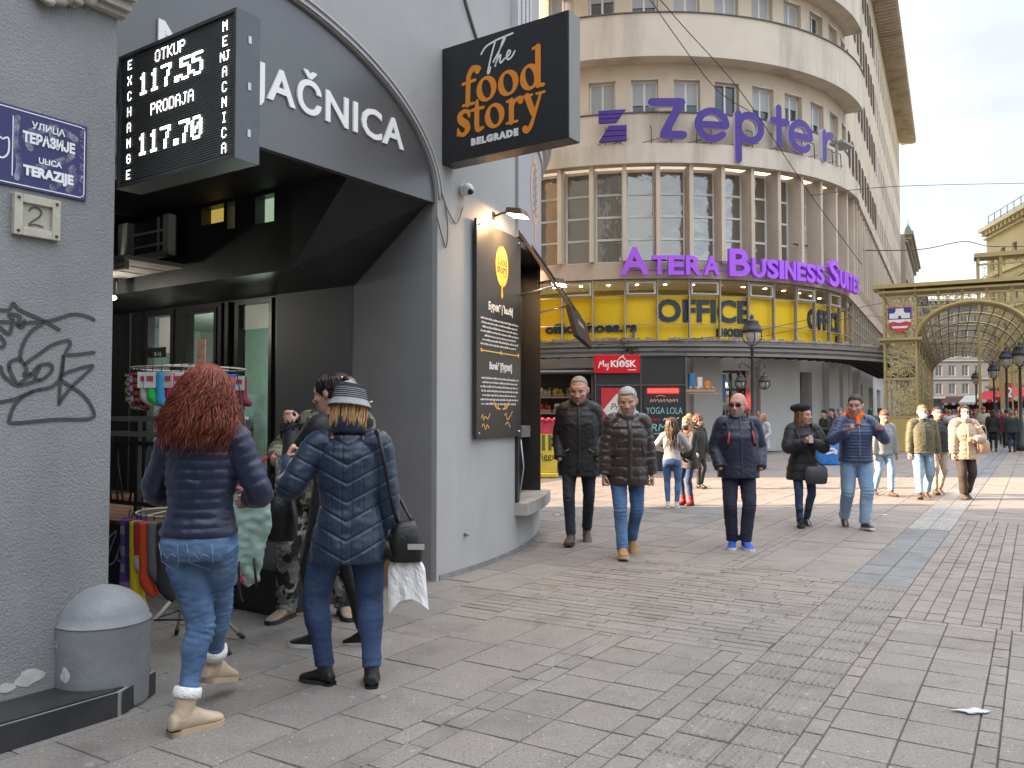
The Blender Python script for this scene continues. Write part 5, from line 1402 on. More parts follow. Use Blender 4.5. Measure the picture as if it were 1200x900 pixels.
obj('hanging_packs', mb, [mat('pack_blue', (.03, .18, .38), .5), mat('pack_white', (.6, .58, .55), .5), mat('pack_orange', (.6, .2, .03), .5)], kio)

# produce stall left of the kiosk
sf_ = frame_ground((.70, 23.6, 0), (1, -.05, 0))
stl = empty('produce_stall', sf_(.8, .4, 0), 'open shop stall of stacked produce and bottles, left of the black kiosk', 'stall')
mb = MB()
for x in (0, 1.55): 
    for y in (0, .7): mb.box(sf_, x, x + .05, y, y + .05, 0, 2.6)
for z in (.55, 1.0, 1.45, 1.9): mb.box(sf_, 0, 1.6, 0, .75, z, z + .03)
mb.box(sf_, -.1, 1.7, -.5, .8, 2.6, 2.66)
obj('stall_frame', mb, mat('stall_grey', (.3, .29, .27), .6), stl)
mb = MB(); mb.box(sf_, 0, 1.6, .76, .80, .2, 2.6); mb.box(sf_, .3, 1.5, .70, .75, 2.0, 2.5); obj('stall_back', mb, M_dark, stl)
for zi, z in enumerate((.58, 1.03, 1.48, 1.93)):
    for i in range(4):
        mb = MB(); random.seed(zi * 10 + i)
        mb.box(sf_, .06 + i * .38, .40 + i * .38, .05, .6, z, z + .10, m=4)
        for k in range(14): mb.ell(sf_(.10 + i * .38 + random.random() * .26, .1 + random.random() * .4, z + .10 + random.random() * .12), (.05, .05, .055), nu=8, nv=5, m=(zi + i) % 4 if random.random() < .8 else random.randrange(4))
        obj('produce_crate', mb, [mat('prod_yellow', (.55, .40, .03), .5), mat('prod_green', (.10, .26, .03), .5), mat('prod_red', (.5, .03, .02), .5), mat('prod_white', (.55, .55, .45), .5), mat('crate_wood', (.3, .2, .1), .8)], stl)
random.seed(21)
mb = MB(); mb.box(sf_, .0, 1.6, -.06, -.03, .55, .78); obj('price_board', mb, mat('sign_red2', (.5, .04, .06), .6, .4, 6), stl)
# yellow plastic barrier
bf = frame_ground((.42, 19.3, 0), (1, .1, 0))
mb = MB(); mb.box(bf, .0, .62, 0, .10, .10, 1.06); mb.box(bf, -.02, .64, -.06, .16, 0.0, .10)
ybr = empty('plastic_barrier', bf(.3, .05, 0), 'yellow plastic barrier with dark slots and scrawled writing, behind the grey wall edge', 'barrier')
obj('barrier_panel', mb, mat('barrier_yellow', (.62, .48, .06), .5, .12, 4), ybr, bevel=.02)
mb = MB()
for x in (.12, .27, .42): mb.box(bf, x, x + .07, -.012, -.002, .62, .98)
obj('barrier_slots', mb, mat('slot_green', (.08, .12, .03), .6), ybr)
mb = MB(); letters(mb, lambda x, y, z: bf(x, -.004 - z, y), 'Piggs', .2, x=.36, y=.42, ext=.001, z=.002, width=.42); strokes(mb, lambda x, y, z: bf(x, -.004 - z, y), [[(.50, .9), (.54, .8), (.5, .75), (.56, .7)]], .02)
obj('barrier_writing', mb, M_blackg, ybr)
mb = MB(); mb.box(bf, .05, .6, -.002, .03, 1.0, 1.35); 
for i in range(8): mb.ell(bf(.08 + .07 * i, .0, 1.3 + .03 * (i % 2)), (.05, .05, .05), nu=8, nv=5)
obj('red_cloth', mb, mat('barrier_red', (.5, .05, .09), .8, .3, 8), ybr)

# blue sack
c = G(970, 545); mb = MB(); rr_ = []
for j, (z, s_) in enumerate(((0, .9), (.05, 1.0), (.25, 1.04), (.45, 1.0), (.58, .98), (.62, .9))):
    rr_.append([(c.x + .34 * s_ * (1 if abs(math.cos(a)) > .55 else abs(math.cos(a)) / .55) * (1 if math.cos(a) > 0 else -1) * (1 + .08 * mnoise.noise(Vector((a * 2, z * 6, 1)))), c.y + .18 * math.sin(a) * s_ * (1 + .2 * mnoise.noise(Vector((a * 2, z * 6, 3)))), z + .03 * mnoise.noise(Vector((a * 3, z * 4, 7)))) for a in lin(0, 6.283, 28)[:-1]])
mb.loft(rr_); bs_ = obj('blue_sack', mb, mat('sack_blue', (.03, .19, .55), .45, .3, 5, bump=.5, bs=9, bdist=.05), label='bright blue printed plastic sack on the paving by the white piers', cat='sack')
WM[bs_.name] = Matrix.Translation(bs_.location)
mb = MB(); bfr = lambda x, y, z: c + Vector((x, -.20 - z, y)); strokes(mb, bfr, [[(-.12, .42), (.05, .48), (.18, .40)], [(-.10, .34), (.1, .38), (.16, .34)]], .03, z=.01); obj('sack_print', mb, mat('sack_white', (.65, .65, .7), .6), bs_)

# ---------------- golden tunnel of lights
TO = Vector((14.43, 32.6, 0))
tf = lambda x, y, z: TO + n3 * x + d3 * y + Vector((0, 0, z))
M_gold = mat('gold_paint', (.43, .335, .145), .45, .12, 3, metal=.35)
M_gold2 = mat('gold_filigree', (.50, .40, .19), .5, .2, 6, metal=.3)
M_goldp = mat('gold_panel', (.46, .345, .12), .55, .12, 2)
tun = empty('light_arch', tf(3, 0, 0), 'golden filigree arch of lights spanning the street, with a city crest on its post', 'festive arch')
def filigree(mb, x0, x1, z0, z1, y, n, seed, r=.013):
    rg = random.Random(seed)
    for i in range(n):
        cx, cz = rg.uniform(x0 + .05, x1 - .05), rg.uniform(z0 + .05, z1 - .05); rad = rg.uniform(.06, .15); a0 = rg.uniform(0, 6.28); da = rg.uniform(2.5, 5.2); sp = rg.uniform(-.5, .3)
        pts = []
        for k in range(7):
            a = a0 + da * k / 6; q = rad * (1 + sp * k / 6); pts.append(tf(min(max(cx + q * math.cos(a), x0), x1), y, min(max(cz + q * math.sin(a), z0), z1)))
        mb.tube(pts, r, 4)
def post(x0, x1, y, top, crest=False, dens=1.0):
    g_ = MB(); w = .085; y1 = y + .9
    for yy in (y, y1 - w):
        for xx in (x0, x1 - w): g_.box(tf, xx, xx + w, yy, yy + w, 0, top)
    for z in (1.28, 2.75, 4.18, 5.15):
        g_.box(tf, x0, x1, y - .002, y + w + .002, z, z + w); g_.box(tf, x0 - .002, x0 + w + .002, y + w, y1, z, z + w)
    g_.box(tf, x0 - .16, x1 + .16, y - .14, y1 + .1, 4.28, 4.38)
    po = obj('post', g_, M_gold, tun)
    b_ = MB(); b_.box(tf, x0 + .02, x1 - .02, y + .01, y1 - .01, 0, 1.26); obj('post_base', b_, M_goldp, po, bevel=.01)
    f_ = MB()
    for z0, z1 in ((1.38, 2.72), (2.85, 4.15), (4.42, 5.12), (5.25, 6.0)): filigree(f_, x0 + w, x1 - w, z0, z1, y + .04, int(120 * (z1 - z0) * dens), int(x0 * 7 + y * 3 + z0 * 11))
    obj('filigree', f_, M_gold2, po)
    return po
def arch_rib(y, r=.07, rz0=4.2, rise=1.45, cx=3.05, hs=1.95, name='arch_rib'):
    g_ = MB(); g_.tube([tf(cx + hs * math.cos(a), y, rz0 + rise * math.sin(a)) for a in lin(0, math.pi, 32)], r, 6)
    return obj(name, g_, M_gold, tun)
pl_ = post(0, 1.19, 0, 6.3); post(4.95, 6.15, 0, 6.3)
g_ = MB()
g_.box(tf, -.35, 6.5, -.22, 1.1, 6.30, 6.44); g_.box(tf, -.15, 6.3, -.12, 1.0, 6.12, 6.2); g_.box(tf, 0, 6.15, 0, .08, 5.92, 6.0)
for x in (1.9, 2.7, 3.5, 4.3): g_.box(tf, x, x + .09, 0, .09, 5.6, 6.12)
obj('top_beam', g_, M_gold, tun)
arch_rib(.04, .085); arch_rib(.9, .06)
f_ = MB()
rg = random.Random(5)
for i in range(150):
    x = rg.uniform(1.2, 4.9); t = max(1 - ((x - 3.05) / 1.95) ** 2, 0); z0 = 4.2 + 1.45 * math.sqrt(t) + .05
    z = rg.uniform(z0, 5.98) if z0 < 5.9 else 5.95
    rad = rg.uniform(.05, .12); a0 = rg.uniform(0, 6.28); f_.tube([tf(x + rad * math.cos(a0 + k * .8), .04, min(z + rad * math.sin(a0 + k * .8), 6.1)) for k in range(6)], .011, 4)
obj('spandrel_filigree', f_, M_gold2, tun)
# rear frames of the tunnel
for i in range(1, 9):
    y = 4.1 * i; g_ = MB()
    for x in (0.0, 1.1, 4.95, 6.05): g_.box(tf, x, x + .07, y, y + .07, 0, 6.0)
    for z in (4.2, 5.95): g_.box(tf, 0, 6.12, y + .002, y + .066, z, z + .07) if z > 5 else (g_.box(tf, .07, 1.1, y, y + .07, z, z + .07), g_.box(tf, 5.02, 6.05, y, y + .07, z, z + .07))
    obj('tunnel_frame', g_, M_gold, tun); arch_rib(y, .042)
    f_ = MB(); filigree(f_, .07, 1.1, 1.2, 5.9, y + .03, 22, i * 31); filigree(f_, 5.02, 6.05, 1.2, 5.9, y + .03, 16, i * 57)
    obj('filigree', f_, M_gold2, tun)
g_ = MB()
for k in range(15):
    a = math.pi * (k + .5) / 15; g_.tube([tf(3.05 + 1.95 * math.cos(a), 0, 4.2 + 1.45 * math.sin(a)), tf(3.05 + 1.95 * math.cos(a), 33, 4.2 + 1.45 * math.sin(a))], .018, 5)
for i in range(64):
    y = .5 + i * .51; g_.tube([tf(3.05 + 1.95 * math.cos(a), y, 4.2 + 1.45 * math.sin(a)) for a in lin(0, math.pi, 14)], .015, 4)
for x in (0.05, 6.1):
    for z in (4.25, 5.98): g_.tube([tf(x, 0, z), tf(x, 33, z)], .03, 5)
obj('vault_wires', g_, mat('wire_bronze', (.16, .13, .08), .6, .2), tun)
# crest
cs_ = lambda x, y, z: tf(.6 + x, -.03 - z, 5.1 + y)
sh_ = [(-.42, .45), (.42, .45), (.42, 0), (.38, -.25), (.2, -.45), (0, -.55), (-.2, -.45), (-.38, -.25), (-.42, 0)]
mb = MB(); mb.prism(cs_, sh_, 0, .04, 0); cr = obj('crest', mb, mat('crest_red', (.55, .05, .04), .5), pl_)
mb = MB(); mb.prism(cs_, [(-.40, .43), (.40, .43), (.40, -.02), (-.40, -.02)], .041, .045, 0)
mb.prism(cs_, [(-.40, -.02), (.40, -.02), (.39, -.14), (.2, -.10), (0, -.16), (-.2, -.10), (-.39, -.14)], .046, .05, 1)
mb.prism(cs_, [(-.36, .02), (.36, .02), (.36, .22), (.2, .22), (.14, .30), (.14, .40), (-.14, .40), (-.14, .30), (-.2, .22), (-.36, .22)], .046, .055, 1)
mb.prism(cs_, [(-.3, -.28), (.3, -.28), (.24, -.36), (-.24, -.36)], .041, .045, 1)
mb.prism(cs_, [(-.05, .02), (.05, .02), (.05, .12), (-.05, .12)], .056, .058, 2)
obj('crest_emblem', mb, [mat('crest_blue', (.03, .045, .22), .5), mat('crest_white', (.7, .7, .7), .5), mat('crest_dark', (.1, .03, .03), .5)], cr)
# taller arch further along
t2 = empty('tall_light_arch', tf(2.4, 9, 0), 'second taller golden arch rising behind the front arch of lights', 'festive arch')
o2 = P(1148, 484, 41); tf2 = lambda x, y, z: Vector((o2.x, o2.y, 0)) + n3 * x + d3 * y + Vector((0, 0, z))
g_ = MB()
for x in (0, .95, 5.6, 6.55): 
    for y in (0, 1.0): g_.box(tf2, x, x + .12, y, y + .12, 0, 9.1)
g_.box(tf2, -.1, 6.8, -.1, 1.2, 9.1, 9.3); g_.box(tf2, 0, 6.7, 0, .1, 8.7, 8.78)
obj('arch_frame', g_, M_gold, t2)
g_ = MB(); g_.tube([tf2(3.3 + 2.4 * math.cos(a), .05, 6.6 + 2.0 * math.sin(a)) for a in lin(0, math.pi, 28)], .10, 6); obj('arch_rib', g_, M_gold, t2)
g_ = MB(); rg = random.Random(9)
for i in range(160):
    x, z = rg.uniform(.12, .95), rg.uniform(5.5, 8.7); rad = rg.uniform(.05, .13); a0 = rg.uniform(0, 6); g_.tube([tf2(x + rad * math.cos(a0 + k * .8), .05, z + rad * math.sin(a0 + k * .8)) for k in range(6)], .012, 4)
for i in range(130):
    x = rg.uniform(1, 6.5); z = rg.uniform(8.76, 9.05); rad = .08; a0 = rg.uniform(0, 6); g_.tube([tf2(x + rad * math.cos(a0 + k * .9), .05, z + rad * math.sin(a0 + k * .9)) for k in range(6)], .012, 4)
obj('filigree', g_, M_gold2, t2)

# ---------------- far buildings
def block(name, label, o, xd, w, dep, h, floors, colw, m_wall, m_trim, z0=4.0, wh=1.7, ww=1.0, base=True, roof_rail=False, fr_m=None, sep=None):
    fn = frame_ground(o, xd); b = empty(name, fn(w / 2, 0, 0), label, 'building')
    fh = (h - z0 - 1.0) / floors; n = int(w / colw); ho = []
    for f in range(floors):
        for i in range(n):
            c = (i + .5) * w / n; z = z0 + f * fh + .5; ho.append((c - ww / 2, c + ww / 2, z, z + wh))
    mp_ = lambda s, wv, z: fn(s, -wv, z)
    m = MB(); holed(m, mp_, [0, w], [0, h], ho, 0, -.3)
    for a, c in (((0, 0), (0, dep)), ((0, dep), (w, dep)), ((w, dep), (w, 0))): m.quad(fn(c[0], c[1], 0), fn(a[0], a[1], 0), fn(a[0], a[1], h), fn(c[0], c[1], h))
    m.quad(fn(0, 0, h), fn(w, 0, h), fn(w, dep, h), fn(0, dep, h)); obj('wall', m, m_wall, b)
    rest = MB()
    for k, q in enumerate(ho):
        m = MB()
        for x0, x1, y0, y1 in ((q[0], q[0] + .07, q[2], q[3]), (q[1] - .07, q[1], q[2], q[3]), (q[0] + .07, q[1] - .07, q[2], q[2] + .07), (q[0] + .07, q[1] - .07, q[3] - .07, q[3]), ((q[0] + q[1]) / 2 - .03, (q[0] + q[1]) / 2 + .03, q[2] + .07, q[3] - .07)): cbox(m, mp_, x0, x1, -.24, -.18, y0, y1)
        if k < 60:
            wo_ = obj('window', m, fr_m or M_win_w, b); m = MB(); m.quad(mp_(q[0], -.21, q[2]), mp_(q[1], -.21, q[2]), mp_(q[1], -.21, q[3]), mp_(q[0], -.21, q[3])); obj('pane', m, M_pane, wo_)
        else: rest.merge(m); rest.quad(mp_(q[0], -.21, q[2]), mp_(q[1], -.21, q[2]), mp_(q[1], -.21, q[3]), mp_(q[0], -.21, q[3]), 0)
    if rest.f: obj('upper_windows', rest, M_pane, b, kind='stuff')
    m = MB()
    for z, o_, t in ((h - .1, .7, .35), (h - .8, .25, .15), (z0 - .2, .35, .25)): cbox(m, mp_, -.1, w + .1, .002, o_, z, z + t)
    for i in range(int(w / .9)): cbox(m, mp_, i * .9 + .2, i * .9 + .55, .003, .5, h - .5, h - .102)
    for f in range(1, floors): cbox(m, mp_, 0, w, .002, .12, z0 + f * fh - .05, z0 + f * fh + .1)
    obj('cornice', m, m_trim, b)
    if base:
        for i in range(int(w / 4)):
            m = MB(); cbox(m, mp_, i * 4 + .6, i * 4 + 3.4, .004, .05, .3, z0 - .5); obj('shop_front', m, M_dark, b)
    if roof_rail:
        m = MB()
        for i in range(int(w / 1.5) + 1): m.tube([fn(i * 1.5, .2, h + .25), fn(i * 1.5, .2, h + 1.5)], .035, 5)
        for z in (.85, 1.5): m.tube([fn(0, .2, h + z), fn(w, .2, h + z)], .03, 5)
        obj('roof_railing', m, M_frame, b)
    return b
M_yw = mat('yellow_render', (.80, .65, .34), .85, .08, .5, stain=.25, stain_col=(.4, .28, .1), sscale=.3); M_yt = mat('yellow_trim', (.80, .70, .44), .85, .08, 1)
M_gr = mat('far_grey_render', (.17, .17, .172), .9, .1, .4, stain=.4, stain_col=(.2, .2, .2), sscale=.3); M_gt = mat('far_grey_trim', (.3, .295, .29), .85, .1, 1)
M_bg = mat('far_beige_render', (.42, .36, .29), .9, .1, .4, stain=.4, stain_col=(.25, .2, .16), sscale=.3)
yd_ = Vector((.178, .984, 0)); yo = P(1160, 484, 80); yo.z = 0
block('yellow_building', 'bright yellow building with dentil cornice and a roof railing, far right above the arch', yo, yd_ * -1, 26, 14, 18.8, 4, 2.6, M_yw, M_yt, roof_rail=True)
ze = Z(SEND, 0, 0)
block('beige_row_building', 'ornate dark beige building just beyond the round corner building', ze + d3 * .3 + n3 * .4, d3, 22, 10, 18.5, 4, 2.6, M_bg, M_bg)
e2 = ze + d3 * 23 + n3 * 1.0
block('balcony_building', 'grey street building with balconies, furthest along the left side of the street', e2, d3, 26, 10, 15.5, 3, 2.8, M_gr, M_gt)
m = MB(); c = ze + d3 * 1.6 + n3 * .6; 
m.loft([[(c.x + .42 * r_ * math.cos(a), c.y + .42 * r_ * math.sin(a), 18.52 + .5 * z) for a in lin(0, 6.283, 16)[:-1]] for z, r_ in ((0, 1.0), (.3, 1.0), (.35, .85), (1.1, .75), (1.8, .45), (2.2, .12), (3.2, .06))])
obj('green_dome', m, mat('copper_green', (.16, .26, .20), .7, .25, 2), label='small green copper dome on the roof corner beyond the round building', cat='dome')
go = P(1078, 484, 135); go.z = 0
block('end_building', 'pale grey building closing the far end of the street, seen through the arch', go, (1, -.12, 0), 16, 12, 19.5, 5, 1.9, M_gr, M_gt)
go = P(1128, 484, 150); go.z = 0
block('pale_end_building', 'palest far building to the right of the grey end building', go, (1, -.1, 0), 34, 12, 21, 5, 2.2, mat('far_pale_render', (.30, .30, .30), .9, .06, .4), M_gt)
block('opposite_building', 'grey stone building across the square behind the viewer', (34, -18, 0), (-1, 0.0, 0), 60, 10, 10.5, 2, 3.0, M_bg, M_yt)

# ---------------- street lamps
M_iron = mat('lamp_iron', (.045, .048, .05), .5, .2, 6); M_lampg = mat('lamp_globe', (.55, .55, .52), .3, .05)
def street_lamp(base, h, label, arms=False, group='iron lanterns along the street'):
    b = Vector(base); r_ = empty('street_lamp', b, label, 'street lamp', group)
    m = MB(); m.loft([[(b.x + q * math.cos(a), b.y + q * math.sin(a), z) for a in lin(0, 6.283, 12)[:-1]] for z, q in ((0, .20), (.25, .20), (.3, .14), (.9, .12), (1.0, .085), (1.1, .09), (1.15, .06), (h - .75, .045), (h - .72, .08), (h - .66, .05), (h - .6, .05))])
    obj('pole', m, M_iron, r_)
    def lantern(c, s):
        m = MB(); m.loft([[(c.x + s * q * math.cos(a), c.y + s * q * math.sin(a), c.z + s * z) for a in lin(0, 6.283, 14)[:-1]] for z, q in ((-.06, .06), (.0, .30), (.02, .32), (.10, .29), (.28, .19), (.32, .21), (.35, .08), (.42, .05), (.46, .07), (.55, .01))]); lo_ = obj('lantern', m, M_iron, r_)
        m = MB(); m.loft([[(c.x + s * q * math.cos(a), c.y + s * q * math.sin(a), c.z + s * z) for a in lin(0, 6.283, 14)[:-1]] for z, q in ((-.34, .06), (-.30, .13), (-.12, .21), (-.02, .23))]); obj('glass_bowl', m, M_lampg, lo_)
        m = MB()
        for a in lin(0, 6.283, 4)[:-1]: m.tube([(c.x + s * .28 * math.cos(a), c.y + s * .28 * math.sin(a), c.z), (c.x + s * .27 * math.cos(a), c.y + s * .27 * math.sin(a), c.z - .25 * s), (c.x + s * .06 * math.cos(a), c.y + s * .06 * math.sin(a), c.z - .42 * s)], .018, 5, sub=3)
        obj('lantern_cage', m, M_iron, lo_)
    lantern(b + Vector((0, 0, h - .2)), 1.0)
    if arms:
        m = MB()
        for sg_ in (-1, 1): m.tube([b + Vector((0, 0, h - 1.35)), b + Vector((sg_ * .3, 0, h - 1.15)), b + Vector((sg_ * .40, 0, h - 1.3))], .022, 6, sub=4)
        obj('arms', m, M_iron, r_)
        for sg_ in (-1, 1): lantern(b + Vector((sg_ * .36, 0, h - 1.72)), .55)
    return r_
def base_at(u, y): return Vector(((u - 600) / FPX * y, y, 0))
street_lamp(base_at(882, 25.5), 4.15, 'iron street lamp with one big hood and two small side lanterns before the white piers', arms=True)
street_lamp(base_at(1196, 33), 3.95, 'street lamp at the right edge of the photo, largest of the lanterns by the arch')
street_lamp(base_at(1180, 38), 4.15, 'street lamp second from the right edge, beside the red market stall')
street_lamp(base_at(1165, 46), 4.0, 'smaller street lamp third from the right edge, above the stalls')
street_lamp(base_at(1144, 58), 4.1, 'most distant street lamp, within the golden tunnel')

# ---------------- market stalls along the street
M_red = mat('stall_red', (.48, .025, .035), .7, .15, 4); M_wood = mat('stall_wood', (.17, .085, .045), .8, .3, 5)
def stall(u, y, w, label, roof, seed):
    o = base_at(u, y); fn = frame_ground(o, n3); b = empty('market_stall', fn(w / 2, .8, 0), label, 'market stall', 'festive market stalls'); rg = random.Random(seed)
    m = MB(); m.box(fn, 0, w, 0, 1.6, 0, .95); 
    for x in (0, w - .1): m.box(fn, x, x + .1, 0, .1, .95, 2.4)
    m.box(fn, 0, w, 1.5, 1.6, .95, 2.4); obj('stall_body', m, M_wood, b)
    m = MB(); m.hexa([fn(-.3, -.5, 2.35), fn(w + .3, -.5, 2.35), fn(w + .3, 1.9, 2.35), fn(-.3, 1.9, 2.35), fn(.2, .5, 2.95), fn(w - .2, .5, 2.95), fn(w - .2, 1.0, 2.95), fn(.2, 1.0, 2.95)]); obj('roof', m, roof, b)
    m = MB()
    for i in range(int((w + .6) / .3)): m.prism(lambda x, y_, z: fn(-.3 + i * .3 + x, -.52 - z, 2.35 + y_), [(0, .02), (.3, .02), (.3, -.12), (.15, -.22), (0, -.12)], 0, .01, i % 2)
    obj('valance', m, [roof, mat('valance_white', (.6, .58, .55), .8)], b)
    m = MB()
    for i in range(16): x = rg.uniform(.1, w - .3); m.box(fn, x, x + rg.uniform(.1, .3), .1, .5, .95, .95 + rg.uniform(.1, .6), m=rg.randrange(4))
    obj('goods', m, [mat('goods_red', (.45, .03, .03), .6), mat('goods_white', (.6, .58, .55), .6), mat('goods_yellow', (.6, .4, .03), .6), mat('goods_blue', (.04, .12, .3), .6)], b)
stall(1150, 56, 2.6, 'red roofed wooden market stall in the middle of the far row', M_red, 1)
stall(1172, 47, 2.4, 'red roofed wooden market stall nearest to the street lamps', M_red, 2)
stall(1196, 52, 2.8, 'red roofed wooden market stall at the right edge of the photo', M_red, 3)
stall(1128, 70, 2.6, 'white roofed market stall far inside the tunnel of lights', mat('tent_white', (.62, .62, .6), .7), 4)
stall(1106, 74, 2.4, 'small dark brown roofed market stall at the left of the far row', mat('stall_brown', (.12, .07, .05), .8), 5)
# feather flags
for u, y, col, lab in ((1172, 43, (.05, .28, .55), 'pale blue upright feather flag among the crowd'), (1177, 45, (.55, .03, .05), 'red hanging banner beside the street lamps')):
    o = base_at(u, y); m = MB(); z1 = 2.35 if col[2] > .3 else 3.1; z0 = .5 if col[2] > .3 else 2.1
    r_ = empty('banner_flag', o, lab, 'flag'); m.tube([o, o + Vector((0, 0, z1))], .02, 6); obj('flag_pole', m, M_frame, r_)
    m = MB(); n_ = 8; L0 = []; L1 = []
    for i in range(n_ + 1): t = i / n_; z = z0 + (z1 - z0) * t; L0.append(o + Vector((.03, -.02 * math.sin(t * 5), z))); L1.append(o + Vector((.03 + .42 * (math.sin(math.pi * (t * .8 + .2)) if col[2] > .3 else 1), .05 * math.sin(t * 6), z)))
    for i in range(n_): m.hexa([L0[i], L1[i], L1[i] + Vector((0, .012, 0)), L0[i] + Vector((0, .012, 0)), L0[i + 1], L1[i + 1], L1[i + 1] + Vector((0, .012, 0)), L0[i + 1] + Vector((0, .012, 0))])
    obj('flag_cloth', m, mat('flag_' + str(u), col, .7, .1), r_)
    if col[0] > .3:
        m = MB(); letters(m, lambda x, yy, z: o + Vector((.25 + x, -.05 - z, 2.35 + yy)), '2', .7, off=.02); obj('flag_figure', m, M_white, r_)

# ---------------- overhead cables
def cable(pts, label, r=.018):
    m = MB(); m.tube(pts, r, 5, sub=8); obj('overhead_cable', m, mat('cable_black', (.03, .03, .03), .7), label=label, cat='cable', group='cables strung across the street')
cable([P(742, -30, 24), P(795, 47, 26), P(840, 105, 28), P(878, 130, 30)], 'cable drooping from the top of the photo to the third storey windows', .014)
cable([P(748, -30, 23), P(800, 30, 25), P(870, 110, 28), P(950, 228, 31.5), P(1010, 310, 36)], 'long cable crossing the purple letters diagonally down to the right', .014)
cable([P(950, 229, 31.5), P(1060, 218, 38), P(1240, 214, 52)], 'upper horizontal cable running right across the open sky', .016)
cable([P(930, 286, 33), P(1000, 293, 40), P(1080, 292, 50), P(1130, 283, 56), P(1165, 289, 62), P(1240, 288, 70)], 'wavy cable across the sky at the height of the business sign', .03)
cable([P(700, 404, 29), P(860, 392, 30), P(1000, 362, 34), P(1035, 355, 36)], 'cable stretched in front of the yellow glazed band', .012)
cable([P(700, 416, 29), P(850, 402, 30), P(1000, 372, 34), P(1035, 372, 36)], 'lower of the two cables in front of the yellow glazed band', .010)
# ------------------------------------------------------------------ people
def voxel(mb, vs, smooth=2, keep=None):
    me = bpy.data.meshes.new('vox_tmp'); me.from_pydata(mb.v, [], mb.f); me.update()
    o = bpy.data.objects.new('vox_tmp', me); COL.objects.link(o)
    md = o.modifiers.new('r', 'REMESH'); md.mode = 'VOXEL'; md.voxel_size = vs; md.adaptivity = 0
    dg = bpy.context.evaluated_depsgraph_get(); ev = o.evaluated_get(dg); m2 = ev.to_mesh()
    V = np.empty(len(m2.vertices) * 3); m2.vertices.foreach_get('co', V); V = V.reshape(-1, 3)
    ls = np.empty(len(m2.polygons), dtype=int); m2.polygons.foreach_get('loop_total', ls)
    li = np.empty(len(m2.loops), dtype=int); m2.loops.foreach_get('vertex_index', li)
    Fq = li.reshape(-1, 4) if (ls == 4).all() else None
    if Fq is None:
        st = np.concatenate([[0], np.cumsum(ls)[:-1]]); Fq = np.array([[li[a], li[a + 1], li[a + 2], li[a + (3 if n > 3 else 2)]] for a, n in zip(st, ls)])
    ev.to_mesh_clear(); bpy.data.objects.remove(o); bpy.data.meshes.remove(me)
    E = np.concatenate([Fq[:, [0, 1]], Fq[:, [1, 2]], Fq[:, [2, 3]], Fq[:, [3, 0]]])
    for _ in range(smooth):
        acc = np.zeros_like(V); cnt = np.zeros(len(V))
        np.add.at(acc, E[:, 0], V[E[:, 1]]); np.add.at(acc, E[:, 1], V[E[:, 0]]); np.add.at(cnt, E[:, 0], 1); np.add.at(cnt, E[:, 1], 1)
        V = V * .45 + .55 * acc / np.maximum(cnt, 1)[:, None]
    return V, Fq
def vnorm(V, Fq):
    n = np.cross(V[Fq[:, 2]] - V[Fq[:, 0]], V[Fq[:, 3]] - V[Fq[:, 1]]); N = np.zeros_like(V)
    for i in range(4): np.add.at(N, Fq[:, i], n)
    return N / np.maximum(np.linalg.norm(N, axis=1), 1e-9)[:, None]
def fbm(V, sc, seed=0, sz=1.0):
    o = Vector((seed * 3.1, seed * 1.7, seed * 5.3))
    return np.array([mnoise.noise(Vector((p[0] * sc, p[1] * sc, p[2] * sc * sz)) + o) for p in V])
def nobj(name, V, Fq, mats, parent, mi=None, label=None, **k):
    mb = MB(); mb.v = V.tolist(); mb.f = Fq.tolist(); mb.m = [0] * len(Fq) if mi is None else list(mi); mb.sm = [True] * len(Fq)
    return obj(name, mb, mats, parent, local=True, label=label, **k)

def ik(a, c, l1, l2, pole):
    a, c = Vector(a), Vector(c); d = c - a; L = min(d.length, (l1 + l2) * .999); d = d.normalized(); c2 = a + d * L
    x = (l1 * l1 - l2 * l2 + L * L) / (2 * L); h = math.sqrt(max(l1 * l1 - x * x, 0))
    p = Vector(pole); p = (p - d * p.dot(d)); p = p.normalized() if p.length > 1e-6 else d.orthogonal().normalized()
    return a + d * x + p * h, c2

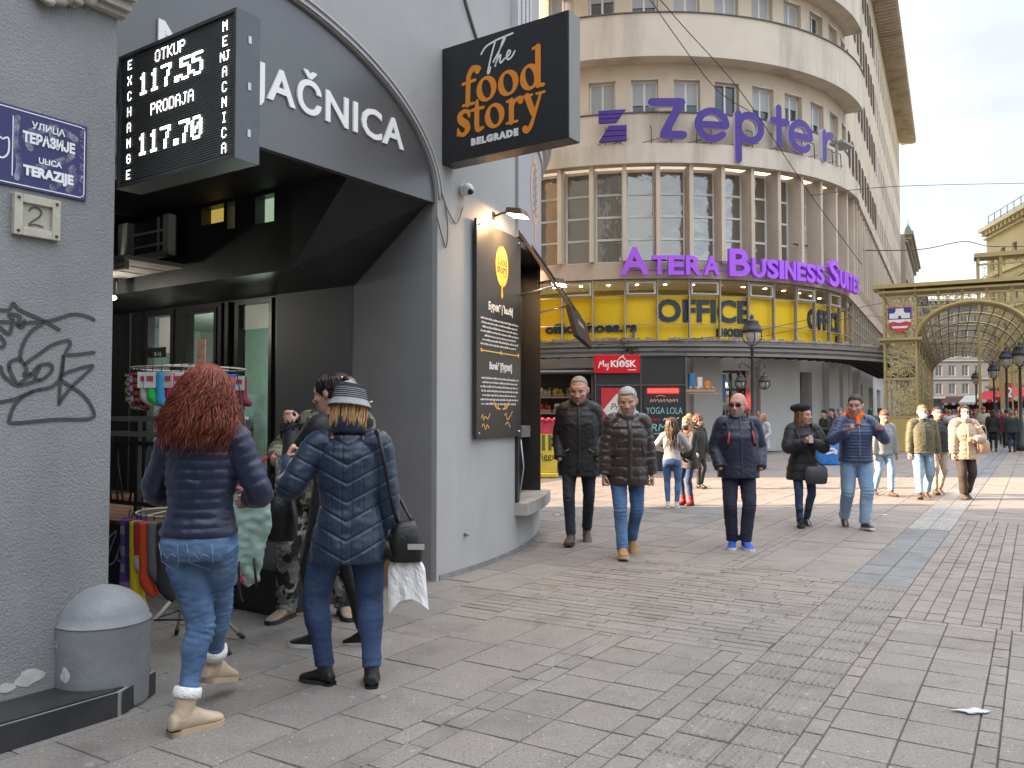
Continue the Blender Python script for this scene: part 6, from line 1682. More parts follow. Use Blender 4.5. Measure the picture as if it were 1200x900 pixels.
class Sk:
    """skeleton of one figure; local frame: x to its right hand, y forward, z up"""
    def __init__(s, H=1.75, hs=1.1, feet=None, hands=None, lean=(0, 0), pelvis=(0, 0, 0), head=(0, 0, 0), sh=.185, hip=.095, twist=0.0, poles=None):
        k = s.k = H / 1.75; s.H = H
        V3 = lambda x, y, z: Vector((x, y, z)) * k
        s.pel = V3(pelvis[0], pelvis[1], .95 + pelvis[2]); s.neck = s.pel + V3(lean[0], lean[1], .51)
        ct, st = math.cos(twist), math.sin(twist)
        s.shR = s.neck + V3(sh * ct, sh * st, -.055); s.shL = s.neck + V3(-sh * ct, -sh * st, -.055)
        s.hipR = s.pel + V3(hip, 0, -.03); s.hipL = s.pel + V3(-hip, 0, -.03)
        s.head = s.neck + V3(lean[0] * .15, .025 + lean[1] * .2, .172 - .10 * max(hs - 1.1, 0)); s.hrot = head
        feet = feet or {}; hands = hands or {}; poles = poles or {}
        s.feet = {}; s.knee = {}; s.ank = {}
        for sd, x in (('R', 1), ('L', -1)):
            f = feet.get(sd, (x * .10, 0, 0, 0, 0))           # x, y, lift, toe-out degrees, heel pitch degrees
            an = V3(f[0], f[1], .085 + f[2]); hp = s.hipR if sd == 'R' else s.hipL
            yaw = R(f[3]) * x; fwd = Vector((math.sin(yaw), math.cos(yaw), 0))
            kn, an = ik(hp, an, .44 * k, .42 * k, poles.get('K' + sd, fwd + Vector((x * .05, 0, 0))))
            s.knee[sd], s.ank[sd], s.feet[sd] = kn, an, (fwd, R(f[4]))
        s.elb = {}; s.wri = {}; s.hdir = {}
        for sd, x in (('R', 1), ('L', -1)):
            h = hands.get(sd, (x * .27, .06, .80)); sp = s.shR if sd == 'R' else s.shL
            el, wr = ik(sp, V3(*h[:3]), .29 * k, .265 * k, poles.get('E' + sd, Vector((x * .35, -1, -.1))))
            s.elb[sd], s.wri[sd] = el, wr
            s.hdir[sd] = Vector(h[3]).normalized() if len(h) > 3 else (wr - el).normalized()
        yaw, pit, rol = (R(a) for a in head)
        s.HM = Matrix.Translation(s.head) @ Matrix.Rotation(-yaw, 4, 'Z') @ Matrix.Rotation(pit, 4, 'X') @ Matrix.Rotation(rol, 4, 'Y') @ Matrix.Scale(k * hs, 4)
    def h(s, x, y, z): return s.HM @ Vector((x, y, z))

def hand_geo(mb, wr, d, side, k, curl=.45, palm=None, spread=.06):
    """palm and five separate bent fingers"""
    d = Vector(d).normalized(); s = 1 if side == 'R' else -1
    pn = Vector(palm) if palm is not None else Vector((-s, 0, 0))        # direction the palm faces
    pn = (pn - d * pn.dot(d)); pn = pn.normalized() if pn.length > 1e-4 else d.orthogonal().normalized()
    lat = d.cross(pn).normalized() * (1 if side == 'R' else -1)           # towards the thumb side
    L = lambda a, b, c: wr + d * (a * k) + lat * (b * k) + pn * (c * k)
    mb.tube([L(-.03, 0, 0), L(.005, 0, 0), L(.04, .0, 0), L(.085, 0, .002)], [.026 * k, .029 * k, .040 * k, .039 * k], 10, flat=.48, up=lat, rnd=True)
    for i, (b, ln, r_) in enumerate(((.030, .072, .0088), (.010, .080, .0092), (-.010, .074, .0088), (-.029, .058, .0078))):
        a = 0; p = L(.075, b, 0); pts = [L(.05, b, 0), p]; sp = spread * (1.5 - i)
        for j, (seg, cu) in enumerate(((.45, .7), (.32, 1.1), (.23, .9))):
            a += curl * cu; v = d * math.cos(a) + pn * math.sin(a) + lat * sp * .4; p = p + v.normalized() * ln * seg * k; pts.append(p)
        mb.tube(pts, [r_ * k, r_ * k, r_ * k, r_ * .92 * k, r_ * .78 * k], 7, rnd=True)
    t0 = L(.02, .028, .006); t1 = L(.048, .052, .016 + .012 * curl); t2 = L(.075, .056 - .02 * curl, .024 + .03 * curl); t3 = L(.098, .05 - .03 * curl, .028 + .045 * curl)
    mb.tube([t0, t1, t2, t3], [.013 * k, .0115 * k, .0095 * k, .0075 * k], 7, rnd=True)

M_EYE = None
def skin(name, col): return mat(name, col, .6, .14, 18, bump=.2, bs=160, bdist=.003)
SK_PALE = skin('skin_pale', (.50, .295, .22)); SK_TAN = skin('skin_tan', (.43, .235, .165)); SK_RED = skin('skin_ruddy', (.47, .245, .185))
def head_geo(sk, mb, fem=False, det=True):
    f = sk.h; k = sk.k
    mb.ell((0, -.012, .030), (.074, .096, .086), nu=18, nv=12, fn=f)
    j = .92 if fem else 1.09
    rings = []
    for z, rx, cy, ry in ((.05, .066, .012, .080), (.02, .067, .013, .083), (-.02, .065 * j, .014, .083), (-.05, .060 * j, .018, .077), (-.075, .053 * j, .024, .068), (-.098, .043 * j, .034, .054), (-.116, .029 * j, .044, .036)):
        rings.append([f(rx * math.copysign(abs(math.cos(a)) ** .85, math.cos(a)), cy + ry * math.sin(a), z) for a in lin(0, 2 * math.pi, 18)[:-1]])
    mb.loft(rings)
    mb.tube([f(0, .090, .016), f(0, .100, -.008), f(0, .116, -.030), f(0, .104, -.042)], [.008 * k, .0095 * k, .014 * k, .009 * k], 8, rnd=True)
    for s in (-1, 1):
        mb.ell((s * .0125, .099, -.036), (.0095, .011, .009), nu=8, nv=6, fn=f)
        mb.ell((s * .076, -.010, -.004), (.010, .019, .031), nu=10, nv=8, fn=lambda x, y, z: f(x + (.006 * s if y < -.01 else 0), y, z))
        mb.ell((s * .040, .062, -.022), (.024, .026, .022), nu=10, nv=7, fn=f)
        if det: mb.tube([f(s * .050, .072, .020), f(s * .030, .088, .026), f(s * .010, .093, .020)], [.007 * k, .0095 * k, .007 * k], 7, rnd=True)
    mb.ell((0, .090, -.0615), (.023, .012, .0055), nu=12, nv=6, fn=f); mb.ell((0, .088, -.072), (.020, .013, .0068), nu=12, nv=6, fn=f)
    mb.ell((0, .077, -.102), (.021, .018, .014), nu=10, nv=6, fn=f)
    mb.tube([sk.neck + Vector((0, 0, -.06 * k)), sk.neck + Vector((0, .0, .02 * k)), f(0, -.012, -.10), f(0, -.014, -.03)], [.060 * k, .056 * k, .053 * k, .05 * k], 14)

def body(sk, label, loc, facing, skin_m, hair_col, vs=.007, fem=False, hands=True, curls=(.45, .45), palms=(None, None), beard=None, brow=None, group=None, lip=None, hairline=None, hair_t=0.0):
    """top-level figure: one continuous skin mesh (head with a face, neck, trunk, limbs, hands)"""
    k = sk.k; mb = MB(); head_geo(sk, mb, fem)
    mb.tube([sk.pel + Vector((0, 0, -.06 * k)), sk.pel, sk.pel.lerp(sk.neck, .35), sk.pel.lerp(sk.neck, .75), sk.neck + Vector((0, 0, -.03 * k))], [.085 * k, .10 * k, .10 * k, .11 * k, .06 * k], 14, sub=2, rnd=True, up=(1, 0, 0), flat=.8)
    for sd in 'RL':
        hp = sk.hipR if sd == 'R' else sk.hipL; sp = sk.shR if sd == 'R' else sk.shL
        mb.tube([hp, hp.lerp(sk.knee[sd], .5), sk.knee[sd], sk.knee[sd].lerp(sk.ank[sd], .35), sk.ank[sd] + Vector((0, 0, .0))], [.068 * k, .058 * k, .044 * k, .043 * k, .034 * k], 10, rnd=True)
        fw, pt = sk.feet[sd]; fd = fw * math.cos(pt) + Vector((0, 0, -math.sin(pt))); mb.tube([sk.ank[sd], sk.ank[sd] + fd * .11 * k + Vector((0, 0, -.05 * k))], [.026 * k, .016 * k], 8, rnd=True)
        mb.tube([sk.neck.lerp(sp, .3), sp, sk.elb[sd], sk.elb[sd].lerp(sk.wri[sd], .3), sk.wri[sd]], [.036 * k, .042 * k, .036 * k, .037 * k, .0265 * k], 10, rnd=True)
        if hands: hand_geo(mb, sk.wri[sd], sk.hdir[sd], sd, k, curls[0 if sd == 'R' else 1], palms[0 if sd == 'R' else 1])
    V, Fq = voxel(mb, vs, 2 if vs < .012 else 1)
    Mi = np.array(sk.HM.inverted()); HL = V @ Mi[:3, :3].T + Mi[:3, 3]
    N = vnorm(V, Fq)
    Rm = np.array(sk.HM.to_3x3()); fwd = Rm @ np.array([0, 1, 0]); fwd = fwd / np.linalg.norm(fwd)
    for s in (-1, 1):                                         # eye sockets, mouth corners, under-lip
        g_ = np.exp(-(((HL[:, 0] - s * .031) / .017) ** 2 + ((HL[:, 2] - .002) / .011) ** 2)) * (HL[:, 1] > .04)
        V -= fwd * (g_ * .010 * k)[:, None]
        g_ = np.exp(-(((HL[:, 0] - s * .030) / .008) ** 2 + ((HL[:, 2] + .060) / .012) ** 2)) * (HL[:, 1] > .04); V -= fwd * (g_ * .004 * k)[:, None]
    g_ = np.exp(-((HL[:, 0] / .018) ** 2 + ((HL[:, 2] + .0665) / .0035) ** 2)) * (HL[:, 1] > .05); V -= fwd * (g_ * .006 * k)[:, None]
    HL = V @ Mi[:3, :3].T + Mi[:3, 3]; C = HL[Fq].mean(axis=1)
    mi = np.zeros(len(Fq), dtype=int); front = C[:, 1] > .05
    mats = [skin_m, mat('hair_%d' % (hash(tuple(hair_col)) % 99991), hair_col, .6, .3, 60, bump=.8, bs=180, bdist=.004), lip or (mat('lip_tone', (.36, .135, .115), .5, .1) if fem else mat('lip_tone_pale', (.34, .17, .135), .55, .1)), mat('socket_shade_skin', tuple(c * .55 for c in (.45, .25, .19)), .6, .1)]
    lp = front & (np.abs(C[:, 0]) < .024) & (np.abs(C[:, 2] + .067) < .0085) & (C[:, 1] > .085); mi[lp] = 2
    if brow is not False:
        bw = front & (np.abs(np.abs(C[:, 0]) - .031) < .019) & (np.abs(C[:, 2] - .026 + .004 * np.abs(np.abs(C[:, 0]) - .03) / .02) < .0052); mi[bw] = 1
    for s in (-1, 1): mi[front & (((C[:, 0] - s * .031) / .015) ** 2 + ((C[:, 2] - .003) / .0085) ** 2 < 1)] = 3  # eye socket shade painted as darker skin colour
    if beard: 
        bd = (C[:, 2] < -.045) & (C[:, 2] > -.13) & (C[:, 1] > -.005) & ~((np.abs(C[:, 0]) < .026) & (np.abs(C[:, 2] + .067) < .011)) & (np.abs(C[:, 2] + .04) > -.1) & ((C[:, 2] < -.052) | (np.abs(C[:, 0]) > .035))
        mats.append(beard); mi[bd & (mi == 0)] = 4
    o = nobj('person', V, Fq, mats, None, mi, label=label, loc=loc, rz=facing)
    tagit(o, None, 'person', group)
    # eyes
    em = MB()
    for s in (-1, 1):
        em.ell((s * .0305, .0745, .002), (.0120, .0120, .0105), nu=12, nv=9, fn=lambda x, y, z: sk.h(x, y, z))
    ev = np.array(em.v); el = ev @ Mi[:3, :3].T + Mi[:3, 3]
    em.m = [1 if (min(abs(el[f][:, 0].mean() - .0305), abs(el[f][:, 0].mean() + .0305)) < .0062 and el[f][:, 1].mean() > .08) else 0 for f in em.f]
    obj('eyes', em, [mat('eye_white', (.55, .5, .47), .2, .05), mat('iris_dark', (.03, .022, .018), .15, .1)], o, local=True)
    # close-cropped hair grown from the scalp surface
    if hairline:
        keep = hairline(C)
        idx = np.where(keep)[0]
        if len(idx):
            used = np.unique(Fq[idx]); mp_ = -np.ones(len(V), int); mp_[used] = np.arange(len(used))
            cnt = np.zeros(len(V)); tot = np.zeros(len(V))
            for i in range(4): np.add.at(cnt, Fq[idx][:, i], 1); np.add.at(tot, Fq[:, i], 1)
            edge = cnt[used] < tot[used]
            nv = fbm(HL[used], 26, 3) * .5 + fbm(HL[used], 60, 5) * .35
            top = np.clip((HL[used][:, 2] - .0) / .09, 0, 1)
            t_ = np.where(edge, -.001, hair_t * (.35 + .75 * top) * (1 + nv * .55)) * k
            Vh = V[used] + N[used] * t_[:, None]
            nobj('hair', Vh, mp_[Fq[idx]], mats[1], o)
    o_sk[o.name] = sk
    return o
o_sk = {}
def short_hair(front=.072, side=-.012, back=-.075, temple=.03):
    def fn(C):
        y, z, x = C[:, 1], C[:, 2], np.abs(C[:, 0])
        lim = np.where(y > .045, front - .012 * np.clip((.05 - x) / .05, 0, 1) * 0 + np.where(x > .045, -.02, 0), np.where(y > .0, temple + (front - temple) * np.clip((y - .0) / .05, 0, 1) * np.where(x > .06, .35, 1), np.where(y > -.045, side + .02, back)))
        ear = (x > .070) & (np.abs(y + .01) < .024) & (z < .03)
        return (z > lim) & ~ear & (z > -.1) & (C[:, 2] < .2) & (np.abs(C[:, 0]) < .12) & (np.abs(C[:, 1]) < .16)
    return fn

def torso_rings(sk, spec, n=22, exp=2.3):
    """spec: (height above pelvis centre in person units, half width, half depth, forward shift)"""
    k = sk.k; out = []
    ax = (sk.shR - sk.shL); ax.z = 0; tw = math.atan2(ax.y, ax.x)
    for z, rx, ry, cy in spec:
        t = max(min(z / .51, 1.25), -1); base = sk.pel.lerp(sk.neck, t) if t > 0 else sk.pel + Vector((0, 0, z * k))
        a_ = tw * min(max(t, 0), 1)
        ring = []
        for i in range(n):
            th = 2 * math.pi * i / n; c, s = math.cos(th), math.sin(th)
            x = rx * math.copysign(abs(c) ** (2 / exp), c); y = cy + ry * math.copysign(abs(s) ** (2 / exp), s)
            ring.append(Vector((base.x + k * (x * math.cos(a_) - y * math.sin(a_)), base.y + k * (x * math.sin(a_) + y * math.cos(a_)), base.z)))
        out.append(ring)
    return out
def interp(tab, z):
    for a, b in zip(tab[:-1], tab[1:]):
        if a[0] <= z <= b[0]:
            t = (z - a[0]) / (b[0] - a[0]); t2 = t * t * (3 - 2 * t); return tuple(p + (q - p) * t2 for p, q in zip(a, b))
    return tab[0] if z < tab[0][0] else tab[-1]
MALE = [(-.30, .186, .140, .0), (-.12, .188, .142, .0), (.02, .180, .135, .0), (.15, .176, .130, .01), (.30, .182, .130, .01), (.40, .172, .116, .0), (.455, .135, .095, -.005), (.50, .095, .078, -.005), (.54, .075, .070, .0)]
FEML = [(-.30, .190, .145, .0), (-.14, .186, .140, -.01), (-.02, .172, .128, -.005), (.13, .145, .110, .0), (.28, .165, .128, .018), (.38, .168, .112, .005), (.44, .140, .092, -.005), (.49, .085, .072, -.005), (.53, .068, .064, .0)]
def jacket(o, m, hem=-.20, top=.52, tab=None, bulk=1.0, band=0.0, amp=.0, sleeve=(.078, .066, .056, .050), vs=.008, fold=.006, seed=1, name='jacket', cuff=.985, sband=None, flare=0.0, smooth=2, quilt=None, short=None, depth=1.0):
    """torso shell and both sleeves as one garment; band = height of puffer baffles"""
    sk = o_sk[o.name]; k = sk.k; tab = tab or MALE; mb = MB()
    bump = lambda u: abs(math.sin(math.pi * u)) ** .55
    zs = []; z = hem
    step = (band / 6 if band else .02)
    while z < top: zs.append(z); z += step
    zs.append(top); spec = []
    for z in zs:
        _, rx, ry, cy = interp(tab, z); g_ = 1.0; ad = 0
        if band and z < .43: ad = amp * (bump((z - hem) / band) - .6)
        if flare and z < 0: g_ += flare * (-z / .3)
        spec.append((z, rx * bulk * g_ + ad, ry * bulk * depth * g_ + ad, cy))
    mb.loft(torso_rings(sk, spec, 28))
    for sd in 'RL':
        sp = sk.shR if sd == 'R' else sk.shL; inn = sk.neck.lerp(sp, .55) + Vector((0, 0, -.01 * k))
        el, wr = sk.elb[sd], sk.wri[sd]; wr2 = el.lerp(wr, cuff) if not short else el.lerp(wr, short)
        P_, R_ = crom([inn, sp + (sp - sk.neck).normalized() * -.005 * k, sp.lerp(el, .5), el, el.lerp(wr2, .5), wr2], [sleeve[0] * .95, sleeve[0], (sleeve[0] + sleeve[1]) / 2, sleeve[1], sleeve[2], sleeve[3]], 14)
        acc = 0; rr_ = []
        for i in range(len(P_)):
            if i: acc += (P_[i] - P_[i - 1]).length / k
            a = amp * (bump(acc / (sband or band)) - .6) if band and acc > .08 else 0
            rr_.append((R_[i] * (1 + (bulk - 1) * .7) + a) * k)
        mb.tube(P_, rr_, 16, rnd=False)
        mb.tube([wr2 - (wr2 - el).normalized() * .03 * k, wr2 + (wr2 - el).normalized() * .004 * k], [sleeve[3] * k * 1.04, sleeve[3] * k * .98], 14)
    V, Fq = voxel(mb, vs, smooth)
    N = vnorm(V, Fq)
    if fold:
        d = fbm(V, 9, seed, .6) * .6 + fbm(V, 20, seed + 1, 1.4) * .4
        V = V + N * (d * fold * k)[:, None]
    if quilt: V = quilt(V, N, sk)
    return nobj(name, V, Fq, m, o)
def trousers(o, m, r=(.098, .066, .055), waist=.06, seat=(.172, .128), vs=.009, fold=.006, seed=3, ank=0.03, name='trousers', calf=None, wr=1.0, seat_y=-.012):
    sk = o_sk[o.name]; k = sk.k; mb = MB()
    mb.loft(torso_rings(sk, [(-.13, seat[0] * .86, seat[1] * .8, seat_y), (-.09, seat[0] * .97, seat[1] * .98, seat_y), (-.04, seat[0], seat[1], seat_y), (.02, seat[0] * .96, seat[1] * .94, seat_y * .5), (waist, seat[0] * .9, seat[1] * .86, 0)], 24))
    for sd in 'RL':
        hp = sk.hipR if sd == 'R' else sk.hipL; kn, an = sk.knee[sd], sk.ank[sd]
        s_ = 1 if sd == 'R' else -1
        e = an + (kn - an).normalized() * ank * k
        P_, R_ = crom([hp + Vector((-s_ * .004 * k, 0, -.01 * k)), hp.lerp(kn, .35), hp.lerp(kn, .75), kn, kn.lerp(e, .3) + Vector((0, -.012 * k, 0)), kn.lerp(e, .7), e], [r[0], r[0] * .93, r[1] * 1.12, r[1], calf or r[1] * .98, r[2] * 1.05, r[2]], 12)
        n = len(P_); rr_ = []
        for i in range(n):
            t = i / n; w_ = .0045 * wr * (math.exp(-((t - .52) / .10) ** 2) + 1.1 * math.exp(-((t - .98) / .13) ** 2) + .6 * math.exp(-((t - .06) / .09) ** 2)) * math.sin(i * 2.1 + seed)
            rr_.append((R_[i] + w_) * k)
        mb.tube(P_, rr_, 18)
    V, Fq = voxel(mb, vs, 2); N = vnorm(V, Fq)
    if fold:
        d = fbm(V, 11, seed, 1.6) * .6 + fbm(V, 26, seed + 2, 2.2) * .5; V = V + N * (d * fold * k)[:, None]
    return nobj(name, V, Fq, m, o)
def shoes(o, m, sole_m, L=.275, h=.10, chunk=1.0, shaft=0.0, vs=.006, name='shoe', sole_t=.022, w=1.0, cuff=None, heel=0.0, m2=None):
    sk = o_sk[o.name]; k = sk.k
    for sd in 'RL':
        fw, pt = sk.feet[sd]; an = sk.ank[sd]; rt = Vector((fw.y, -fw.x, 0))
        ca, sa = math.cos(pt), math.sin(pt)
        fd = fw * ca + Vector((0, 0, -sa)); up = fw * sa + Vector((0, 0, ca))
        g0 = an - up * .085 * k
        f = lambda x, y, z: g0 + rt * x * k + fd * y * k + up * z * k
        l = L / .275; mb = MB()
        rings = []
        for y, hw, top in ((-.066, .020, .055), (-.058, .032, .075), (-.02, .037, .095), (.03, .038, .100), (.07, .041, .082), (.115, .047, .062), (.155, .047, .050), (.185, .038, .042), (.203, .020, .034)):
            y *= l; hw *= w; top = top * (h / .10) if y < .05 else top * chunk
            rings.append([f(hw * math.copysign(abs(math.cos(a)) ** .8, math.cos(a)), y, max(sole_t * .6, (top + sole_t * .6) / 2 + (top - sole_t * .6) / 2 * math.sin(a))) for a in lin(0, 2 * math.pi, 16)[:-1]])
        mb.loft(rings)
        if shaft:
            kn = sk.knee[sd]; d = (kn - an).normalized()
            mb.tube([f(0, -.012, .06), an + d * .02 * k, an + d * shaft * .6 * k, an + d * shaft * k], [.044 * k, .046 * k, .052 * k, .056 * k], 16, sub=3)
        else: mb.tube([f(0, -.012, .05), an + (sk.knee[sd] - an).normalized() * .03 * k, an + (sk.knee[sd] - an).normalized() * .10 * k], [.042 * k, .041 * k, .042 * k], 14)
        V, Fq = voxel(mb, vs, 2); so = nobj(name, V, Fq, m, o)
        sm_ = MB(); pts = [(-.070, .022), (-.062, .034), (-.02, .040), (.03, .040), (.07, .043), (.115, .050), (.155, .050), (.187, .040), (.208, .02)]
        poly = [(a * w, y * l) for y, a in pts] + [(-a * w, y * l) for y, a in reversed(pts)]
        sm_.prism(lambda x, y, z: f(x, y, z + heel * (1 if y < .0 else 0) * 0), poly, 0, sole_t)
        if heel: sm_.prism(f, [p for p in poly if p[1] < .02], -.0, sole_t)
        obj('sole', sm_, sole_m, so, local=True, bevel=.004)
        if cuff:
            c = MB(); d = (sk.knee[sd] - an).normalized(); e = an + d * (shaft - .01) * k; c.tube([e - d * .035 * k, e - d * .03 * k, e - d * .005 * k, e + d * .012 * k, e + d * .016 * k], [.058 * k, .067 * k, .067 * k, .064 * k, .054 * k], 18); obj('boot_cuff', c, cuff, so, local=True)
            lc = MB()
            for q in range(5): t = q / 4; lc.tube([f(-.026, .055 - .035 * t, .088 + .05 * t), f(0, .066 - .035 * t, .104 + .05 * t), f(.026, .055 - .035 * t, .088 + .05 * t)], .0032 * k, 5, sub=3)
            obj('laces', lc, mat('lace_pale', (.5, .42, .3), .8), so, local=True)
def locks(o, m, n, length, vol, part=(0, .02), wave=.012, thick=.006, seed=1, back_only=False, curl=9.0, cap=True, endj=.08, front_open=.075, name='hair', zmin=None, fr=-.2):
    """long hair: cap plus many tapering locks that follow the head and fall on the shoulders. vol(t) = (side, back) half extents"""
    sk = o_sk[o.name]; k = sk.k; rg = random.Random(seed); mb = MB(); f = sk.h
    if cap: mb.ell((0, -.016, .034), (.081, .099, .090), nu=20, nv=12, fn=lambda x, y, z: f(x, min(y, .06 + max(z - .05, 0) * .4), z))
    for i in range(n):
        th = rg.uniform(R(fr * 90), R(180 - fr * 90)) + math.pi if False else rg.uniform(-math.pi * (1 - front_open * 3.2), math.pi * (1 - front_open * 3.2)) - math.pi / 2
        ct, st = math.cos(th), math.sin(th)
        h0 = rg.uniform(.2, 1.0); el = h0 * 1.5
        p0 = (part[0] + (.078 * ct) * math.cos(el), part[1] - .03 + (.098 * st) * math.cos(el), .034 + .088 * math.sin(el))
        pts, rr_ = [], []; ph = rg.uniform(0, 6.28); ln = length * rg.uniform(1 - endj * 2, 1 + endj); q = rg.uniform(.90, 1.06); wv = wave * rg.uniform(.5, 1.5); cf = curl * rg.uniform(.8, 1.25)
        for j in range(13):
            t = j / 12; z = p0[2] - (p0[2] + ln) * t ** 1.15
            sx_, bk_ = vol(max(0, (.12 - z) / (.12 + length)))
            e = min(1, (t * 2.6)) if h0 > .5 else min(1, t * 2.6 + .5)
            x = (p0[0] * (1 - e) + ct * sx_ * q * e) + wv * min(t * 2, 1) * math.sin(ph + cf * t); y = (p0[1] * (1 - e) + (st * bk_ * q - .01) * e) + wv * min(t * 2, 1) * math.cos(ph * 1.3 + cf * t)
            if z > -.02: 
                d_ = math.sqrt((x / .083) ** 2 + ((y + .014) / .101) ** 2 + ((z - .034) / .092) ** 2)
                if d_ < 1: x, y, z = x / d_, (y + .014) / d_ - .014, (z - .034) / d_ + .034
            pts.append(f(x, y, z)); rr_.append(thick * k * (1 - .75 * t ** 2.5) * rg.uniform(.85, 1.15))
        mb.tube(pts, rr_, 5, flat=.55)
    return obj(name, mb, m, o, local=True)
def front_y(o, name, z, x=0.0, side=1):
    """surface point of a garment along the front or back, local coordinates"""
    ch = [c for c in o.children if c.name.split('.')[0] == name][0]
    V = np.array([v.co[:] for v in ch.data.vertices]); sel = (np.abs(V[:, 2] - z) < .012) & (np.abs(V[:, 0] - x) < .02)
    if not sel.any(): sel = (np.abs(V[:, 2] - z) < .03) & (np.abs(V[:, 0] - x) < .05)
    return V[sel][:, 1].max() if side > 0 else V[sel][:, 1].min()
def strip_on(o, garment, pts, w, m, name, side=1, lift=.004, th=.004, sub=3):
    """ribbon lying on the garment: pts (x,z) local"""
    P_ = [Vector((x, 0, z)) for x, z in pts]
    if len(P_) > 2: P_, _ = crom(P_, [1] * len(P_), sub)
    P_ = [Vector((p.x, front_y(o, garment, p.z, p.x, side) + side * lift, p.z)) for p in P_]
    mb = MB(); mb.tube(P_, [w] * len(P_), 6, flat=max(th / w, .12), up=(1, 0, 0)); return obj(name, mb, m, o, local=True)
def collar(o, m, r=.078, h=.06, t=.016, name='collar', tilt=.02, z=-.01, y=-.004):
    sk = o_sk[o.name]; k = sk.k; mb = MB(); c = sk.neck + Vector((0, y, z)) * k
    pts = [c + Vector((r * math.cos(a), r * 1.02 * math.sin(a) * (1.0) + .0, h * .5 - tilt * math.sin(a))) * k for a in lin(0, 2 * math.pi, 28)]
    rings = []
    for p, a in zip(pts[:-1], lin(0, 2 * math.pi, 28)[:-1]):
        d = Vector((math.cos(a), math.sin(a), 0))
        rings.append([p + (d * t * math.cos(b) * (.8) + Vector((0, 0, 1)) * h * .55 * math.sin(b)) * k for b in lin(0, 2 * math.pi, 10)[:-1]])
    mb.loft(rings, cap=False, close=True); return obj(name, mb, m, o, local=True)
def hood_down(o, m, r=.115, t=.045, y=-.055, z=.0, name='hood', fur=None):
    sk = o_sk[o.name]; k = sk.k; mb = MB(); c = sk.neck + Vector((0, y, z)) * k
    pts = [c + Vector((r * math.cos(a), .085 * math.sin(a), -.025 * math.sin(a) - .03 * (1 if math.sin(a) > .2 else 0) * math.sin(a))) * k for a in lin(R(55), R(-235), 22)]
    rr_ = [t * k * (.45 + .55 * math.sin(math.pi * i / 22)) for i in range(23)]
    mb.tube(pts, rr_, 12, rnd=True, flat=.8); 
    V, Fq = voxel(mb, .009, 1); N = vnorm(V, Fq); V = V + N * (fbm(V, 22, 4) * .009)[:, None]
    h_ = nobj(name, V, Fq, m, o)
    if fur:
        g_ = MB(); rg = random.Random(2)
        for i in range(260):
            j = rg.randrange(len(pts) - 1); p = pts[j].lerp(pts[j + 1], rg.random()); d = Vector((rg.uniform(-1, 1), rg.uniform(-1, 1), rg.uniform(-.4, 1))).normalized()
            q = p + d * rr_[j] * .9; g_.tube([q, q + d * .018 * k + Vector((0, 0, -.006)), q + d * .03 * k + Vector((rg.uniform(-.01, .01), 0, -.018))], [.006 * k, .004 * k, .001 * k], 4)
        obj('fur_trim', g_, fur, h_, local=True)
    return h_
def mask(o, m, name='face_mask'):
    sk = o_sk[o.name]; mb = MB(); R0 = []
    for z in lin(-.112, -.022, 7):
        t = (z + .112) / .09
        R0.append([sk.h(.060 * math.sin(a) * (1 - .25 * abs(t - .5)), .035 + (.072 + .018 * math.sin(math.pi * t)) * math.cos(a) + .003, z) for a in lin(-1.45, 1.45, 12)])
    n = 13; V = [p for r_ in R0 for p in r_]; Fs = [(j * n + i, j * n + i + 1, (j + 1) * n + i + 1, (j + 1) * n + i) for j in range(6) for i in range(12)]
    mb.add(V, Fs, 0, True)
    for s in (-1, 1): mb.tube([sk.h(s * .060, .045, -.04), sk.h(s * .077, .0, -.005), sk.h(s * .079, -.018, .02)], .002, 4)
    ob = obj(name, mb, m, o, local=True); md = ob.modifiers.new('thick', 'SOLIDIFY'); md.thickness = .004; return ob
def place(u, v): 
    p = G(u, v); return (p.x, p.y, 0)
def face_to(dx, dy): return math.atan2(-dx, dy)          # facing so that local +y points along (dx, dy)
# ------------------------------------------------------------------ cloth materials
def nylon(name, col, rough=.38, bump=.5, bs=28, sheen=.12):
    m = mat(name, col, rough, .12, 7, bump=bump, bs=bs * .55, bdist=.007, sheen=sheen)
    for n in m.node_tree.nodes:
        if n.type == 'TEX_NOISE' and abs(n.inputs['Scale'].default_value - bs * .55) < .01: n.noise_type = 'RIDGED_MULTIFRACTAL'; n.inputs['Detail'].default_value = 3; n.inputs['Distortion'].default_value = .6
    return m
def denim(name, lo, hi, sc=5.0):
    if name in MC: return MC[name]
    m = mat(name, hi, .85, .1, 30, bump=.5, bs=320, bdist=.002)
    N, L = m.node_tree.nodes, m.node_tree.links; b = N['Principled BSDF']
    src = b.inputs['Base Color'].links[0].from_socket
    n = N.new('ShaderNodeTexNoise'); n.inputs['Scale'].default_value = sc; n.inputs['Detail'].default_value = 7
    mp = N.new('ShaderNodeMapping'); mp.inputs['Scale'].default_value = (1, 1, .45); tc = N.new('ShaderNodeTexCoord')
    L.new(tc.outputs['Object'], mp.inputs['Vector']); L.new(mp.outputs['Vector'], n.inputs['Vector'])
    r = N.new('ShaderNodeMapRange'); r.inputs['From Min'].default_value = .36; r.inputs['From Max'].default_value = .64; L.new(n.outputs['Fac'], r.inputs['Value'])
    x = N.new('ShaderNodeMix'); x.data_type = 'RGBA'; x.inputs['A'].default_value = lo + (1,); L.new(src, x.inputs['B']); L.new(r.outputs['Result'], x.inputs['Factor']); L.new(x.outputs['Result'], b.inputs['Base Color'])
    return m
